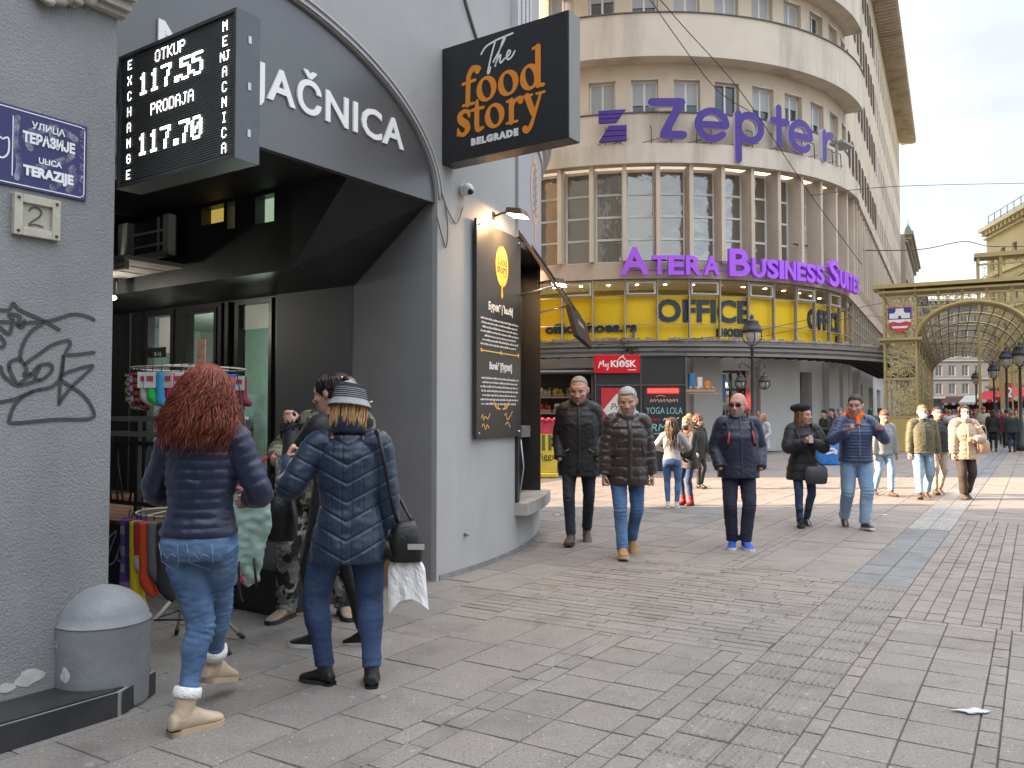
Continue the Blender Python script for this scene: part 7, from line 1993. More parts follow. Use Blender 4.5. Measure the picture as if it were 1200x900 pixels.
def camo(name, cols, sc=14):
    if name in MC: return MC[name]
    m = mat(name, cols[0], .9, .1, 20, bump=.3, bs=120, bdist=.003); N, L = m.node_tree.nodes, m.node_tree.links; b = N['Principled BSDF']
    src = b.inputs['Base Color'].links[0].from_socket; tc = N.new('ShaderNodeTexCoord')
    for i, c in enumerate(cols[1:]):
        n = N.new('ShaderNodeTexNoise'); n.inputs['Scale'].default_value = sc; n.inputs['Detail'].default_value = 2; mp = N.new('ShaderNodeMapping'); mp.inputs['Location'].default_value = (i * 7.3, i * 3.1, i * 5)
        L.new(tc.outputs['Object'], mp.inputs['Vector']); L.new(mp.outputs['Vector'], n.inputs['Vector'])
        g_ = N.new('ShaderNodeMath'); g_.operation = 'GREATER_THAN'; g_.inputs[1].default_value = .54; L.new(n.outputs['Fac'], g_.inputs[0])
        x = N.new('ShaderNodeMix'); x.data_type = 'RGBA'; x.inputs['B'].default_value = c + (1,); L.new(src, x.inputs['A']); L.new(g_.outputs[0], x.inputs['Factor']); src = x.outputs['Result']
    L.new(src, b.inputs['Base Color']); return m
M_jean = denim('denim_mid', (.058, .110, .215), (.105, .178, .30), 9); M_jeand = denim('denim_dark', (.018, .034, .085), (.045, .08, .165), 5); M_jeanl = denim('denim_light', (.16, .27, .40), (.30, .42, .55), 4)
M_jeanb = denim('denim_blue', (.035, .085, .19), (.11, .20, .36), 4); M_ink = denim('denim_ink', (.012, .016, .026), (.03, .038, .055), 5)
M_navy_n = nylon('navy_nylon', (.012, .017, .045), .36, sheen=.1); M_navy_q = nylon('navy_quilt', (.010, .022, .047), .42, .35); M_blk = nylon('black_cloth', (.009, .009, .0105), .6, sheen=.05); M_parka = nylon('parka_black', (.011, .011, .0125), .62, .6, 20, .05)
M_brown = nylon('brown_puffer', (.034, .022, .020), .27, .55, 16); M_navyp = nylon('navy_light_puffer', (.032, .050, .115), .42); M_navyj = nylon('navy_sport', (.011, .015, .036), .48, .5, 14, .08)
M_olive = nylon('olive_jacket', (.075, .072, .040), .6, .5, 14); M_beige = nylon('beige_puffer', (.42, .30, .215), .42, .4, 16)
M_orng = mat('orange_fleece', (.75, .12, .012), .9, .1, 20, bump=.3, bs=60); M_greyk = mat('grey_knit', (.36, .35, .35), .95, .12, 30, bump=.7, bs=150); M_hoodg = mat('hoodie_grey', (.36, .40, .42), .9, .1, 14, bump=.3, bs=60)
M_lblk = mat('black_leather', (.013, .013, .013), .35, .2, 9, bump=.3, bs=40); M_sole_w = mat('sole_white', (.6, .6, .58), .7, .05); M_sole_b = mat('sole_dark', (.03, .028, .026), .8, .1); M_sole_t = mat('sole_tan', (.42, .32, .21), .8, .1)
M_tan = mat('tan_nubuck', (.48, .37, .26), .9, .12, 14, bump=.3, bs=60); M_wheat = mat('wheat_boot', (.36, .19, .075), .85, .12, 14, bump=.2); M_brboot = mat('brown_boot', (.085, .055, .040), .6, .15, 10)
M_furw = mat('white_fur', (.78, .76, .72), .95, .1, 40, bump=1, bs=90, bdist=.01); M_furd = mat('dark_fur', (.03, .026, .024), .95, .3, 40); M_furb = mat('brown_fur', (.16, .105, .06), .95, .3, 40)
M_zip = mat('zip_metal', (.3, .3, .32), .4, .1, metal=.7); M_maskm = mat('mask_white', (.62, .66, .68), .8, .05)
H_red = mat('red_hair', (.17, .036, .014), .42, .35, 40, isl=.45); H_dark = mat('dark_hair', (.022, .012, .010), .4, .3, 40, isl=.35); H_br = mat('brown_hair', (.075, .036, .020), .42, .3, 40, isl=.4); H_lbr = mat('light_brown_hair', (.20, .10, .048), .45, .3, 40, isl=.4); H_bl = mat('blond_hair', (.40, .235, .10), .45, .3, 40, isl=.3)
C_GREY = (.20, .19, .185); C_SALT = (.30, .295, .29); C_DKBR = (.03, .019, .013)

# ---------------- 1 woman with red hair (near left, back view)
k_ = place(232, 860); 
sk = Sk(1.70, hs=1.06, feet={'L': (-.06, .02, 0, -38, 0), 'R': (-.16, .50, .02, 12, 14)}, hands={'R': (.12, .32, 1.08), 'L': (-.14, .32, 1.06)}, lean=(.02, .0), pelvis=(-.01, .06, 0), head=(4, -10, 4), sh=.160, poles={'ER': (.75, -.5, -.55), 'EL': (-.75, -.5, -.6), 'KR': (.75, 1, 0)})
p1 = body(sk, 'woman with long wavy red hair in navy quilted jacket, back turned, at the sock stand', (k_[0] - .02, k_[1] - .02, 0), face_to(.14, .99), SK_PALE, (.17, .036, .014), fem=True)
jacket(p1, M_navy_n, hem=-.015, tab=FEML, bulk=1.03, band=.046, amp=.0085, sband=.052, sleeve=(.072, .064, .054, .043), vs=.0065, fold=.010, seed=11, depth=1.12)
collar(p1, M_navy_n, .085, .085, .022, 'hood_roll', tilt=.015, z=-.005, y=-.01); hood_down(p1, M_navy_n, .125, .05, -.05, -.005)
tr1 = trousers(p1, M_jean, r=(.102, .066, .046), seat=(.168, .124), fold=.008, seed=5, ank=.08, wr=2.4, seat_y=-.026, vs=.0075)
shoes(p1, M_tan, M_sole_t, L=.27, h=.125, chunk=1.35, shaft=.125, sole_t=.026, name='boot', cuff=M_furw, w=1.05, heel=.02)
def vol1(t): return (.082 + .088 * min(t * 1.25, 1) ** 1.4 - .02 * max(t - .8, 0) * 4, .100 + .055 * min(t * 1.3, 1))
locks(p1, H_red, 1500, .24, vol1, wave=.022, thick=.0043, seed=4, curl=12, endj=.2, front_open=.09)
locks(p1, H_red, 620, .255, lambda t: tuple(q * 1.07 for q in vol1(t)), wave=.034, thick=.0017, seed=44, curl=13, endj=.3, front_open=.09, cap=False, name='loose_hair')
def on_back(o, g, pts, r, m, name, side=-1):
    P_ = [Vector((x, front_y(o, g, z, x, side) + side * .003, z)) for x, z in pts]; mb = MB(); mb.tube(P_, r, 6); return obj(name, mb, m, o, local=True)
k = sk.k; m_st = mat('seam_thread', (.24, .32, .45), .8); m_sp = mat('pocket_denim', (.10, .19, .36), .85, .2, 20)
for s, nm in ((-1, 'back_pocket'),):
    for s in (-1, 1):
        cx = sk.pel.x + s * .078 * k; zt = .912 * k
        on_back(p1, 'trousers', [(cx - s * .055 * k, zt), (cx - s * .05 * k, zt - .09 * k), (cx, zt - .135 * k), (cx + s * .05 * k, zt - .09 * k), (cx + s * .055 * k, zt)], .0013, m_st, nm)
        on_back(p1, 'trousers', [(cx - s * .045 * k, zt - .06 * k), (cx - s * .02 * k, zt - .045 * k), (cx, zt - .07 * k), (cx + s * .02 * k, zt - .045 * k), (cx + s * .045 * k, zt - .06 * k)], .0011, m_st, 'pocket_stitching')

# ---------------- 2 woman with striped hat (back view)
k_ = place(398, 803)
sk = Sk(1.62, hs=1.06, feet={'L': (-.135, .03, 0, 55, 0), 'R': (.14, -.02, 0, -4, 0)}, hands={'R': (.25, .06, .80), 'L': (-.40, .17, 1.30, (.35, .2, .9))}, lean=(-.01, .02), head=(-30, -12, 9), sh=.178, hip=.10, poles={'EL': (-.4, -.6, -1), 'ER': (.7, -.8, 0)})
p2 = body(sk, 'woman in grey striped hat and dark blue quilted coat, seen from behind', (k_[0] + .045, k_[1], 0), face_to(-.08, 1), SK_PALE, (.40, .235, .10), fem=True, curls=(.6, 1.0))
def qfn(V, N, sk):
    x = (V[:, 0] - sk.pel.x) / sk.k; z = V[:, 2] / sk.k; tor = np.abs(x) < .20
    u = (z - np.abs(x) * .52) / .108; v = x / .060 + .5
    g_ = np.minimum(np.abs((u % 1) - .5) * 2, 1); g1_ = 1 - np.exp(-((1 - g_) / .12) ** 2)
    w_ = np.minimum(np.abs((v % 1) - .5) * 2, 1); g2_ = 1 - .6 * np.exp(-((1 - w_) / .09) ** 2)
    d = np.where(tor, np.minimum(g1_, g2_) * .0085 - .006, g1_ * .006 - .004)
    return V + N * d[:, None]
c2 = jacket(p2, M_navy_q, hem=-.215, tab=[(a, b * 1.10, c * 1.10, d) for a, b, c, d in FEML], bulk=1.03, flare=.07, sleeve=(.084, .076, .066, .056), vs=.006, fold=.008, seed=21, quilt=qfn, depth=1.05)
collar(p2, M_navy_q, .088, .09, .018, 'collar', tilt=.012, z=.015)
trousers(p2, M_jeand, r=(.112, .080, .056), seat=(.185, .14), seed=8, ank=.02, wr=1.4)
shoes(p2, M_lblk, M_sole_b, L=.255, shaft=.07, sole_t=.02, name='ankle_boot', heel=.02)
locks(p2, H_bl, 150, .125, lambda t: (.085 + .01 * t, .098), wave=.006, thick=.008, seed=6, curl=4, endj=.08)
h_ = MB(); f = sk.h
hp = lambda r_, z, fl=1.0, dy=0.0: [f(r_ * math.cos(a), -.012 + dy + r_ * 1.16 * math.sin(a) * fl, z + .018 * math.sin(a)) for a in lin(0, 6.2832, 32)[:-1]]
h_.loft([hp(.116, .005), hp(.122, -.002), hp(.118, .008), hp(.098, .045), hp(.093, .075), hp(.086, .105), hp(.066, .132), hp(.035, .146), hp(.006, .149)])
hat = obj('hat', h_, mat('hat_grey', (.30, .30, .30), .9, .15, 30, bump=.5, bs=120), p2, local=True)
h_ = MB()
for z, r_ in ((.050, .0985), (.062, .0968), (.074, .0945), (.086, .0925), (.098, .0895), (.109, .0850), (.119, .0790), (.128, .0715), (.136, .0600), (.142, .0480)): h_.tube(hp(r_, z) + [hp(r_, z)[0]], .0026, 5)
obj('hat_stripes', h_, mat('stripe_dark', (.035, .036, .042), .8), hat, local=True)
h_ = MB(); q = f(.095, -.035, .03); h_.ell(q, (.012, .012, .012), nu=8, nv=6); h_.tube([q, q + Vector((.03, -.02, .012))], .005, 5); h_.tube([q, q + Vector((.02, -.02, -.03))], .005, 5); obj('hat_bow', h_, mat('bow_white', (.6, .6, .6), .7), hat, local=True)
WMp2 = WM[p2.name]; w2 = lambda v: WMp2 @ Vector(v)
# her shoulder bag and carrier bag
bg = MB(); c = w2((.315, -.03, .79)); bt = empty('shoulder_bag', c + Vector((0, 0, -.14)), 'soft black leather shoulder bag with a tassel, hanging from the woman in the striped hat', 'bag')
rg_ = []
for z, a, b_ in ((-.12, .07, .045), (-.115, .088, .058), (-.05, .092, .065), (.02, .08, .05), (.07, .062, .035), (.10, .045, .02)):
    rg_.append([c + Vector((a * math.copysign(abs(math.cos(t)) ** .6, math.cos(t)) * (1 + .06 * mnoise.noise(Vector((t, z * 9, 2)))), b_ * math.copysign(abs(math.sin(t)) ** .7, math.sin(t)), z)) for t in lin(0, 6.2832, 26)[:-1]])
bg.loft(rg_); bgo = obj('bag_body', bg, M_lblk, bt)
bg = MB(); bg.box(lambda x, y, z: c + Vector((x, y, z)), .015, .105, -.073, -.068, -.045, -.015); obj('bag_band', bg, mat('band_silver', (.5, .48, .44), .4, .1, metal=.4), bt)
bg = MB(); sp_ = w2((sk.shR.x - .02, sk.shR.y - .0, sk.shR.z + .085))
bg.tube([c + Vector((-.05, 0, .09)), w2((.235, -.115, 1.02)), w2((.20, -.145, 1.22)), w2((.165, -.085, 1.36)), sp_, w2((.15, .09, 1.36)), w2((.22, .13, 1.1)), c + Vector((.03, .03, .09))], .010, 6, sub=5, flat=.4); obj('bag_strap', bg, M_lblk, bt)
bg = MB()
q = c + Vector((-.085, -.05, .06)); bg.tube([q, q + Vector((-.012, -.02, -.05))], .008, 6); 
for i in range(12): bg.tube([q + Vector((-.012, -.02, -.05)), q + Vector((-.03 + .005 * i, -.03, -.15 - .008 * (i % 3)))], .003, 4)
obj('tassel', bg, M_lblk, bt)
pb = MB(); c = w2((.31, -.035, .64)); fr_, bk_ = [], []
for i in range(19):                                              # flat folded bag: hanging neck, two pulled down corners
    t = i / 18; hw = .010 + .085 * min(t * 1.9, 1) ** 1.3 + .012 * t; z0 = .20 - .37 * t
    for sd, lst in ((-1, fr_), (1, bk_)):
        row = []
        for j in range(15):
            q = j / 14 * 2 - 1; x = q * hw + .02 * t * t; drop = .085 * t ** 3 * (abs(q) ** 2.2 if q < 0 else .7 * abs(q) ** 2)
            crs = .016 * min(t * 3, 1) * (abs(math.sin(q * 4.3 + 2.1 * t)) + abs(mnoise.noise(Vector((q * 2.6, t * 4.5, sd * 3)))) * 1.6)
            row.append(c + Vector((x, sd * (.006 + crs * (1 - q * q) ** .5), z0 - drop)))
        lst.append(row)
for lst in (fr_, bk_):
    V = [p for r_ in lst for p in r_]; pb.add(V, [(i * 15 + j, i * 15 + j + 1, (i + 1) * 15 + j + 1, (i + 1) * 15 + j) for i in range(18) for j in range(14)])
ed = [(r_[0], s_[0]) for r_, s_ in zip(fr_, bk_)] + list(zip(fr_[-1], bk_[-1])) + [(r_[-1], s_[-1]) for r_, s_ in zip(fr_[::-1], bk_[::-1])]
for (a1, b1), (a2, b2) in zip(ed[:-1], ed[1:]): pb.add([a1, b1, b2, a2], [(0, 1, 2, 3)])
obj('carrier_bag', pb, mat('thin_white_plastic', (.74, .73, .72), .38, .04, 10, bump=.35, bs=9, bdist=.02), label='crumpled white plastic carrier bag in the hand of the woman in the striped hat', cat='bag')

# ---------------- 3 dark haired woman reaching to the rack
k_ = place(389, 762)
sk = Sk(1.72, feet={'L': (-.06, .10, 0, 5, 0), 'R': (.10, -.16, .0, 10, 8)}, hands={'L': (-.02, .33, 1.42, (.1, .5, .8)), 'R': (.16, .27, 1.2)}, lean=(0, .02), head=(-6, -10, 0), sh=.172, poles={'EL': (-.2, .2, -1), 'ER': (.4, -.5, -1)})
p3 = body(sk, 'dark haired woman in black fur trimmed coat reaching left, behind the striped hat', (k_[0], k_[1] + .08, 0), face_to(-.93, .36), SK_PALE, C_DKBR, fem=True, curls=(.5, .9))
jacket(p3, M_blk, hem=-.26, tab=FEML, bulk=1.10, sleeve=(.082, .072, .064, .056), vs=.009, seed=31, flare=.05)
hood_down(p3, M_blk, .13, .05, fur=M_furd); trousers(p3, M_blk, r=(.09, .06, .046), seed=32, vs=.010); shoes(p3, M_lblk, M_sole_w, L=.25, name='sneaker')
c_ = MB(); rg = random.Random(4)
for sd in 'L':
    e, wq = sk.elb[sd], sk.wri[sd]; d = (wq - e).normalized(); a_ = wq - d * .035
    for i in range(220):
        th = rg.uniform(0, 6.28); r_ = d.orthogonal().normalized(); r_ = Matrix.Rotation(th, 3, d) @ r_; q = a_ + d * rg.uniform(-.045, .03) + r_ * .05
        c_.tube([q, q + r_ * .02 + d * .006, q + r_ * .032 + d * rg.uniform(-.01, .02)], [.006, .004, .001], 4)
obj('fur_cuff', c_, M_furd, p3, local=True)
locks(p3, H_dark, 190, -.015, lambda t: (.084, .10), wave=.003, thick=.008, seed=9, curl=3, cap=True, front_open=.10)
pt_ = MB(); f = sk.h; rg = random.Random(8)
for i in range(60):
    a = rg.uniform(-1, 1); pt_.tube([f(.02 * a, -.10, .07), f(.03 * a, -.135, .065 + .01 * rg.random()), f(.035 * a, -.165, .02), f(.03 * a, -.175, -.07 + .03 * rg.random())], [.008, .009, .008, .003], 5, sub=3)
obj('ponytail', pt_, H_br, p3, local=True)
hb = MB(); hb.tube([f(-.02, -.102, .075), f(.02, -.106, .075)], .012, 7, rnd=True); obj('hair_clip', hb, mat('clip_white', (.7, .68, .65), .4), p3, local=True)

# ---------------- 4 vendor in camouflage
k_ = place(370, 722)
M_camo = camo('camo_field', [(.13, .12, .08), (.05, .06, .03), (.24, .21, .15), (.02, .02, .018)], 11); M_camot = camo('camo_grey', [(.16, .155, .145), (.06, .06, .055), (.28, .27, .25), (.02, .02, .022)], 10)
sk = Sk(1.76, feet={'R': (.20, .04, 0, 25, 0), 'L': (-.20, .0, 0, 20, 0)}, hands={'R': (.26, .26, 1.16), 'L': (-.24, .24, 1.1)}, sh=.20, lean=(-.14, 0), head=(0, -15, 0))
p4 = body(sk, 'stall keeper in camouflage jacket and grey camouflage trousers, mostly hidden behind two women', (k_[0], k_[1], 0), face_to(.1, -1), SK_TAN, C_DKBR, vs=.009, hairline=short_hair(), hair_t=.008)
jacket(p4, M_camo, hem=-.14, bulk=1.15, vs=.010, seed=41, fold=.012); collar(p4, M_camo, .085, .06, .018); trousers(p4, M_camot, r=(.108, .085, .075), vs=.010, fold=.012, seed=42, ank=-.02, wr=2)
shoes(p4, mat('trail_boot', (.27, .20, .14), .85, .2, 20, bump=.4), M_sole_b, L=.30, shaft=.05, name='boot', sole_t=.03, w=1.1)
bgm = MB(); c = Vector((k_[0] - .12, k_[1] - .55, .80)); bgm.loft([[c + Vector((a * math.cos(t), b_ * math.sin(t), z)) for t in lin(0, 6.2832, 20)[:-1]] for z, a, b_ in ((-.17, .10, .06), (-.15, .12, .08), (0, .125, .085), (.12, .10, .07), (.16, .06, .04))]); bgm.tube([c + Vector((-.06, 0, .14)), c + Vector((-.05, .02, .26)), c + Vector((.05, .02, .26)), c + Vector((.06, 0, .14))], .008, 6, sub=4)
obj('dark_handbag', bgm, M_lblk, label='rounded black bag carried between the dark haired woman and the camouflage trousers', cat='bag')

ST_L = mat('shaved_beard', (.33, .20, .155), .65, .2, 60)
# ---------------- 5 tall man in black parka
k_ = place(679, 637)
sk = Sk(1.88, hs=1.22, feet={'R': (.085, .10, 0, 8, -6), 'L': (-.075, -.22, .03, 6, 26)}, hands={'R': (.20, .12, .90), 'L': (-.20, .12, .90)}, lean=(0, .03), head=(8, -16, 0), sh=.165, poles={'ER': (.30, -1, 0), 'EL': (-.30, -1, 0)})
p5 = body(sk, 'tall man with cropped grey hair in a black parka walking with hands in his pockets', k_, face_to(-.10, -1), SK_RED, C_GREY, vs=.0056, hands=False, hairline=short_hair(.086, temple=.05), hair_t=.006, beard=ST_L)
jacket(p5, M_parka, hem=-.235, bulk=1.17, vs=.008, seed=51, fold=.012, sleeve=(.070, .064, .060, .055), depth=1.05); collar(p5, M_parka, .088, .07, .022, z=.0); hood_down(p5, M_parka, .13, .05)
trousers(p5, M_ink, r=(.092, .062, .053), seed=52, wr=1.2); shoes(p5, M_brboot, M_sole_b, L=.285, h=.115, chunk=1.25, shaft=.10, name='boot')
strip_on(p5, 'jacket', [(.0, 1.45 * sk.k), (0, 1.2 * sk.k), (0, .95 * sk.k), (.005, .76 * sk.k)], .018, M_parka, 'zip_placket')
for s in (-1, 1): strip_on(p5, 'jacket', [(s * .10 * sk.k, 1.00 * sk.k), (s * .16 * sk.k, .965 * sk.k)], .012, mat('pocket_edge', (.10, .10, .10), .6), 'pocket_flap'); strip_on(p5, 'jacket', [(s * .055 * sk.k, 1.27 * sk.k), (s * .13 * sk.k, 1.27 * sk.k)], .008, M_blk, 'pocket_flap')

# ---------------- 6 man in brown puffer
k_ = place(735, 652)
sk = Sk(1.73, hs=1.22, feet={'R': (.07, .12, 0, 4, -8), 'L': (-.10, -.30, .05, 10, 38)}, hands={'R': (.262, .10, .80), 'L': (-.262, .03, .81)}, lean=(0, .035), head=(14, -12, 3), sh=.168, poles={'ER': (.9, -1, 0), 'EL': (-.9, -1, 0)})
p6 = body(sk, 'grey haired man in a shiny dark brown puffer jacket over a pale hoodie', k_, face_to(.04, -1), SK_TAN, C_SALT, vs=.0056, curls=(.75, .75), hairline=short_hair(.068, temple=.02), hair_t=.013, brow=None, beard=ST_L)
jacket(p6, M_brown, hem=-.20, bulk=1.18, band=.098, amp=.012, sband=.075, vs=.0075, seed=61, fold=.013, sleeve=(.074, .069, .064, .054), depth=1.08); collar(p6, M_brown, .095, .07, .022, z=-.03); collar(p6, M_hoodg, .078, .085, .024, 'hoodie_collar', z=.01, tilt=.03); hood_down(p6, M_hoodg, .112, .045, -.06, .02, name='hoodie_hood')
trousers(p6, M_jeanb, r=(.096, .070, .058), seed=62, wr=1.8, ank=.0); shoes(p6, M_wheat, M_sole_t, L=.285, h=.12, chunk=1.3, shaft=.11, name='boot', sole_t=.028, w=1.08)
strip_on(p6, 'jacket', [(.0, 1.42), (0, 1.2), (0, .95), (.0, .78)], .024, M_brown, 'zip_placket', lift=.002, th=.010)
for s in (-1, 1): strip_on(p6, 'jacket', [(s * .135, 1.16), (s * .15, 1.02)], .006, mat('piping_dark', (.02, .015, .013), .5), 'pocket_zip')

# ---------------- 7 bald man in navy
k_ = place(866, 642)
sk = Sk(1.69, hs=1.2, feet={'R': (.075, .0, 0, 14, 0), 'L': (-.060, .06, 0, 6, 0)}, hands={'R': (.225, .12, .91), 'L': (-.225, .12, .91)}, lean=(0, -.01), head=(30, -3, 0), sh=.185, poles={'ER': (.5, -1, 0), 'EL': (-.5, -1, 0)})
p7 = body(sk, 'bald man with dark glasses, navy jacket and bright blue running shoes', k_, face_to(-.05, -1), SK_RED, (.10, .08, .07), vs=.0062, hands=False, beard=mat('grey_stubble', (.26, .19, .165), .7, .3, 80))
jacket(p7, M_navyj, hem=-.15, bulk=1.24, vs=.008, seed=71, fold=.011, sleeve=(.076, .070, .064, .056), depth=1.15); collar(p7, M_navyj, .086, .075, .018, z=-.005); collar(p7, M_blk, .072, .06, .014, 'inner_collar', z=.025)
trousers(p7, mat('navy_chino', (.020, .022, .040), .85, .15, 10, bump=.3, bs=120), r=(.100, .076, .066), seed=72, wr=1.5, ank=.0)
shoes(p7, mat('blue_mesh', (.025, .09, .42), .6, .3, 12), M_sole_w, L=.29, name='running_shoe', sole_t=.03, w=1.06)
strip_on(p7, 'jacket', [(.0, 1.44), (0, 1.2), (0, .95), (.0, .82)], .006, mat('zip_dark', (.05, .05, .055), .4), 'zip')
m_r = mat('strap_red', (.45, .05, .06), .6, .2, 10)
bpk = MB(); WMp7 = WM[p7.name]; w7 = lambda v: WMp7 @ Vector(v)
bt7 = empty('backpack', w7((0, -.2, .95)), 'dark backpack with red edged straps on the shoulders of the bald man', 'backpack')
bpk.ell(w7((0, -.25, 1.17)), (.15, .09, .22)); obj('bag_body', bpk, M_blk, bt7)
for s in (-1, 1):
    mb = MB(); pts = [Vector((s * .115, -.16, 1.33)), Vector((s * .13, -.05, sk.shR.z + .075)), Vector((s * .135, .06, sk.shR.z + .035))] + [Vector((s * x, front_y(p7, 'jacket', z, s * x) + .006, z)) for x, z in ((.135, 1.32), (.14, 1.22), (.155, 1.12))]
    mb.tube([w7(p) for p in pts], .016, 6, sub=3, flat=.4); obj('strap', mb, M_blk, bt7)
    mb = MB(); mb.tube([w7(Vector((s * x, front_y(p7, 'jacket', z, s * x) + .014, z))) for x, z in ((.128, 1.29), (.132, 1.22), (.145, 1.15))], .011, 6, sub=3, flat=.5); obj('strap_edge', mb, m_r, bt7)
def glasses(o, dark=True):
    sk = o_sk[o.name]; f = sk.h; mb = MB()
    for s in (-1, 1):
        ring_ = [f(s * .034 + .0245 * math.copysign(abs(math.cos(a)) ** .7, math.cos(a)), .098 - .25 * (abs(s * .034 + .0245 * math.cos(a)) ** 2) * 6, .002 + .0155 * math.copysign(abs(math.sin(a)) ** .7, math.sin(a))) for a in lin(0, 6.2832, 20)]
        mb.tube(ring_, .0024, 5); mb.tube([f(s * .058, .088, .006), f(s * .075, .06, .008), f(s * .080, -.02, .006)], .0024, 5)
    mb.tube([f(-.010, .099, .004), f(.010, .099, .004)], .0022, 5); go_ = obj('glasses', mb, M_blackg, o, local=True)
    mb = MB()
    for s in (-1, 1): mb.add([f(s * .034 + .023 * math.cos(a), .0965 - 1.5 * (s * .034 + .023 * math.cos(a)) ** 2, .002 + .0145 * math.sin(a)) for a in lin(0, 6.2832, 14)[:-1]], [tuple(range(14))])
    obj('lens', mb, mat('smoked_lens', (.05, .035, .03), .1, .1), go_, local=True)
glasses(p7)

# ---------------- 8 woman with beret
k_ = place(942, 617)
sk = Sk(1.565, hs=1.16, feet={'R': (.075, .06, 0, 6, -4), 'L': (-.08, -.14, .02, 6, 22)}, hands={'R': (.045, .27, 1.24, (-.5, .6, .5)), 'L': (-.055, .27, 1.24, (.5, .6, .5))}, lean=(0, .02), head=(-38, -3, 4), sh=.170, poles={'ER': (1, -.2, -1), 'EL': (-1, -.2, -1)})
p8 = body(sk, 'woman in black beret and long black coat, hands held together at her chest', k_, face_to(-.05, -1), SK_PALE, (.10, .05, .026), vs=.0062, fem=True, curls=(.8, .8))
jacket(p8, M_blk, hem=-.27, tab=FEML, bulk=1.20, band=.12, amp=.006, vs=.0075, seed=81, sleeve=(.086, .076, .068, .054), flare=.06, depth=1.1); hood_down(p8, M_blk, .125, .05, fur=M_furb)
trousers(p8, M_jeand, r=(.086, .060, .050), seed=82, ank=.03); shoes(p8, M_lblk, M_sole_b, L=.245, shaft=.20, name='boot', sole_t=.025)
locks(p8, H_lbr, 170, .23, lambda t: (.085 + .02 * t, .095), wave=.006, thick=.008, seed=12, curl=5, front_open=.13)
bm8 = MB(); f = sk.h; br_ = lambda r_, z, dx, dy, tl: [f(dx + r_ * math.cos(a), -.018 + dy + r_ * 1.12 * math.sin(a), z + tl * math.sin(a) * .02) for a in lin(0, 6.2832, 26)[:-1]]
bm8.loft([br_(.083, .035, 0, 0, 1), br_(.086, .05, 0, -.003, 1), br_(.112, .075, .004, -.018, 1), br_(.118, .10, .004, -.025, 1), br_(.10, .13, .004, -.03, .8), br_(.055, .145, 0, -.03, .5), br_(.006, .148, 0, -.03, 0)]); obj('beret', bm8, mat('black_wool', (.016, .016, .017), .95, .2, 30, bump=.6, bs=120), p8, local=True)
w8 = lambda v: WM[p8.name] @ Vector(v)
bt8 = empty('crossbody_bag', w8((-.16, .20, .55)), 'dark grey crossbody bag resting on the hip of the woman in the beret', 'bag'); c = w8((-.10, .215, .70)); mb = MB()
mb.loft([[c + Vector((a * math.copysign(abs(math.cos(t)) ** .7, math.cos(t)), b_ * math.sin(t), z)) for t in lin(0, 6.2832, 22)[:-1]] for z, a, b_ in ((-.13, .10, .03), (-.12, .135, .055), (-.02, .15, .06), (.07, .14, .045), (.10, .12, .025))]); obj('bag_body', mb, mat('bag_grey', (.045, .045, .05), .45, .2, 8, bump=.3), bt8)
mb = MB(); mb.tube([c + Vector((.10, 0, .09)), w8((.02, .21, 1.0)), w8((.09, .17, 1.15)), w8((.12, .06, 1.33)), w8((.10, -.05, 1.36))], .009, 6, sub=4, flat=.5); obj('bag_strap', mb, M_lblk, bt8)
ph = MB(); c = w8((0, .34, 1.15)); ph.box(lambda x, y, z: c + Vector((x, y, z)), -.022, .022, -.006, .006, -.05, .05); obj('paper_cup_sleeve', ph, mat('phone_pale', (.5, .45, .4), .5), label='small pale packet held in both hands by the woman in the beret', cat='packet')

# ---------------- 9 man with orange hood
k_ = place(1004, 619)
sk = Sk(1.70, hs=1.2, feet={'R': (.10, -.20, .05, 4, 36), 'L': (-.07, .10, 0, 8, -6)}, hands={'R': (.19, .30, 1.29, (-.3, .75, .35)), 'L': (-.22, .30, 1.31, (.45, .7, .2))}, lean=(0, -.01), head=(26, -8, -3), sh=.185, poles={'ER': (.8, -.4, -1), 'EL': (-.8, -.4, -1)})
p9 = body(sk, 'dark haired man in navy quilted jacket over an orange hood, both hands raised', k_, face_to(-.10, -1), SK_RED, C_DKBR, vs=.0056, curls=(.5, .45), palms=((0, .3, 1), (0, .3, 1)), hairline=short_hair(.074, temple=.015), hair_t=.014, beard=ST_L)
jacket(p9, M_navyp, hem=-.07, bulk=1.17, band=.042, amp=.0075, sband=.046, vs=.0065, seed=91, fold=.007, sleeve=(.076, .068, .060, .049), depth=1.12); collar(p9, M_navyp, .096, .06, .018, z=-.04)
collar(p9, M_orng, .084, .10, .028, 'orange_hood', z=.005, tilt=.045); hood_down(p9, M_orng, .118, .048, -.05, .025, name='orange_hood_back'); strip_on(p9, 'jacket', [(0, 1.43), (0, 1.39), (0, 1.33)], .030, M_orng, 'orange_front', th=.012); strip_on(p9, 'jacket', [(0, 1.33), (0, 1.15), (0, .90)], .006, M_zip, 'zip')
trousers(p9, M_jeanl, r=(.108, .084, .068), seat=(.182, .138), seed=92, wr=1.8, ank=-.01); shoes(p9, M_lblk, M_sole_w, L=.285, name='sneaker', sole_t=.025)

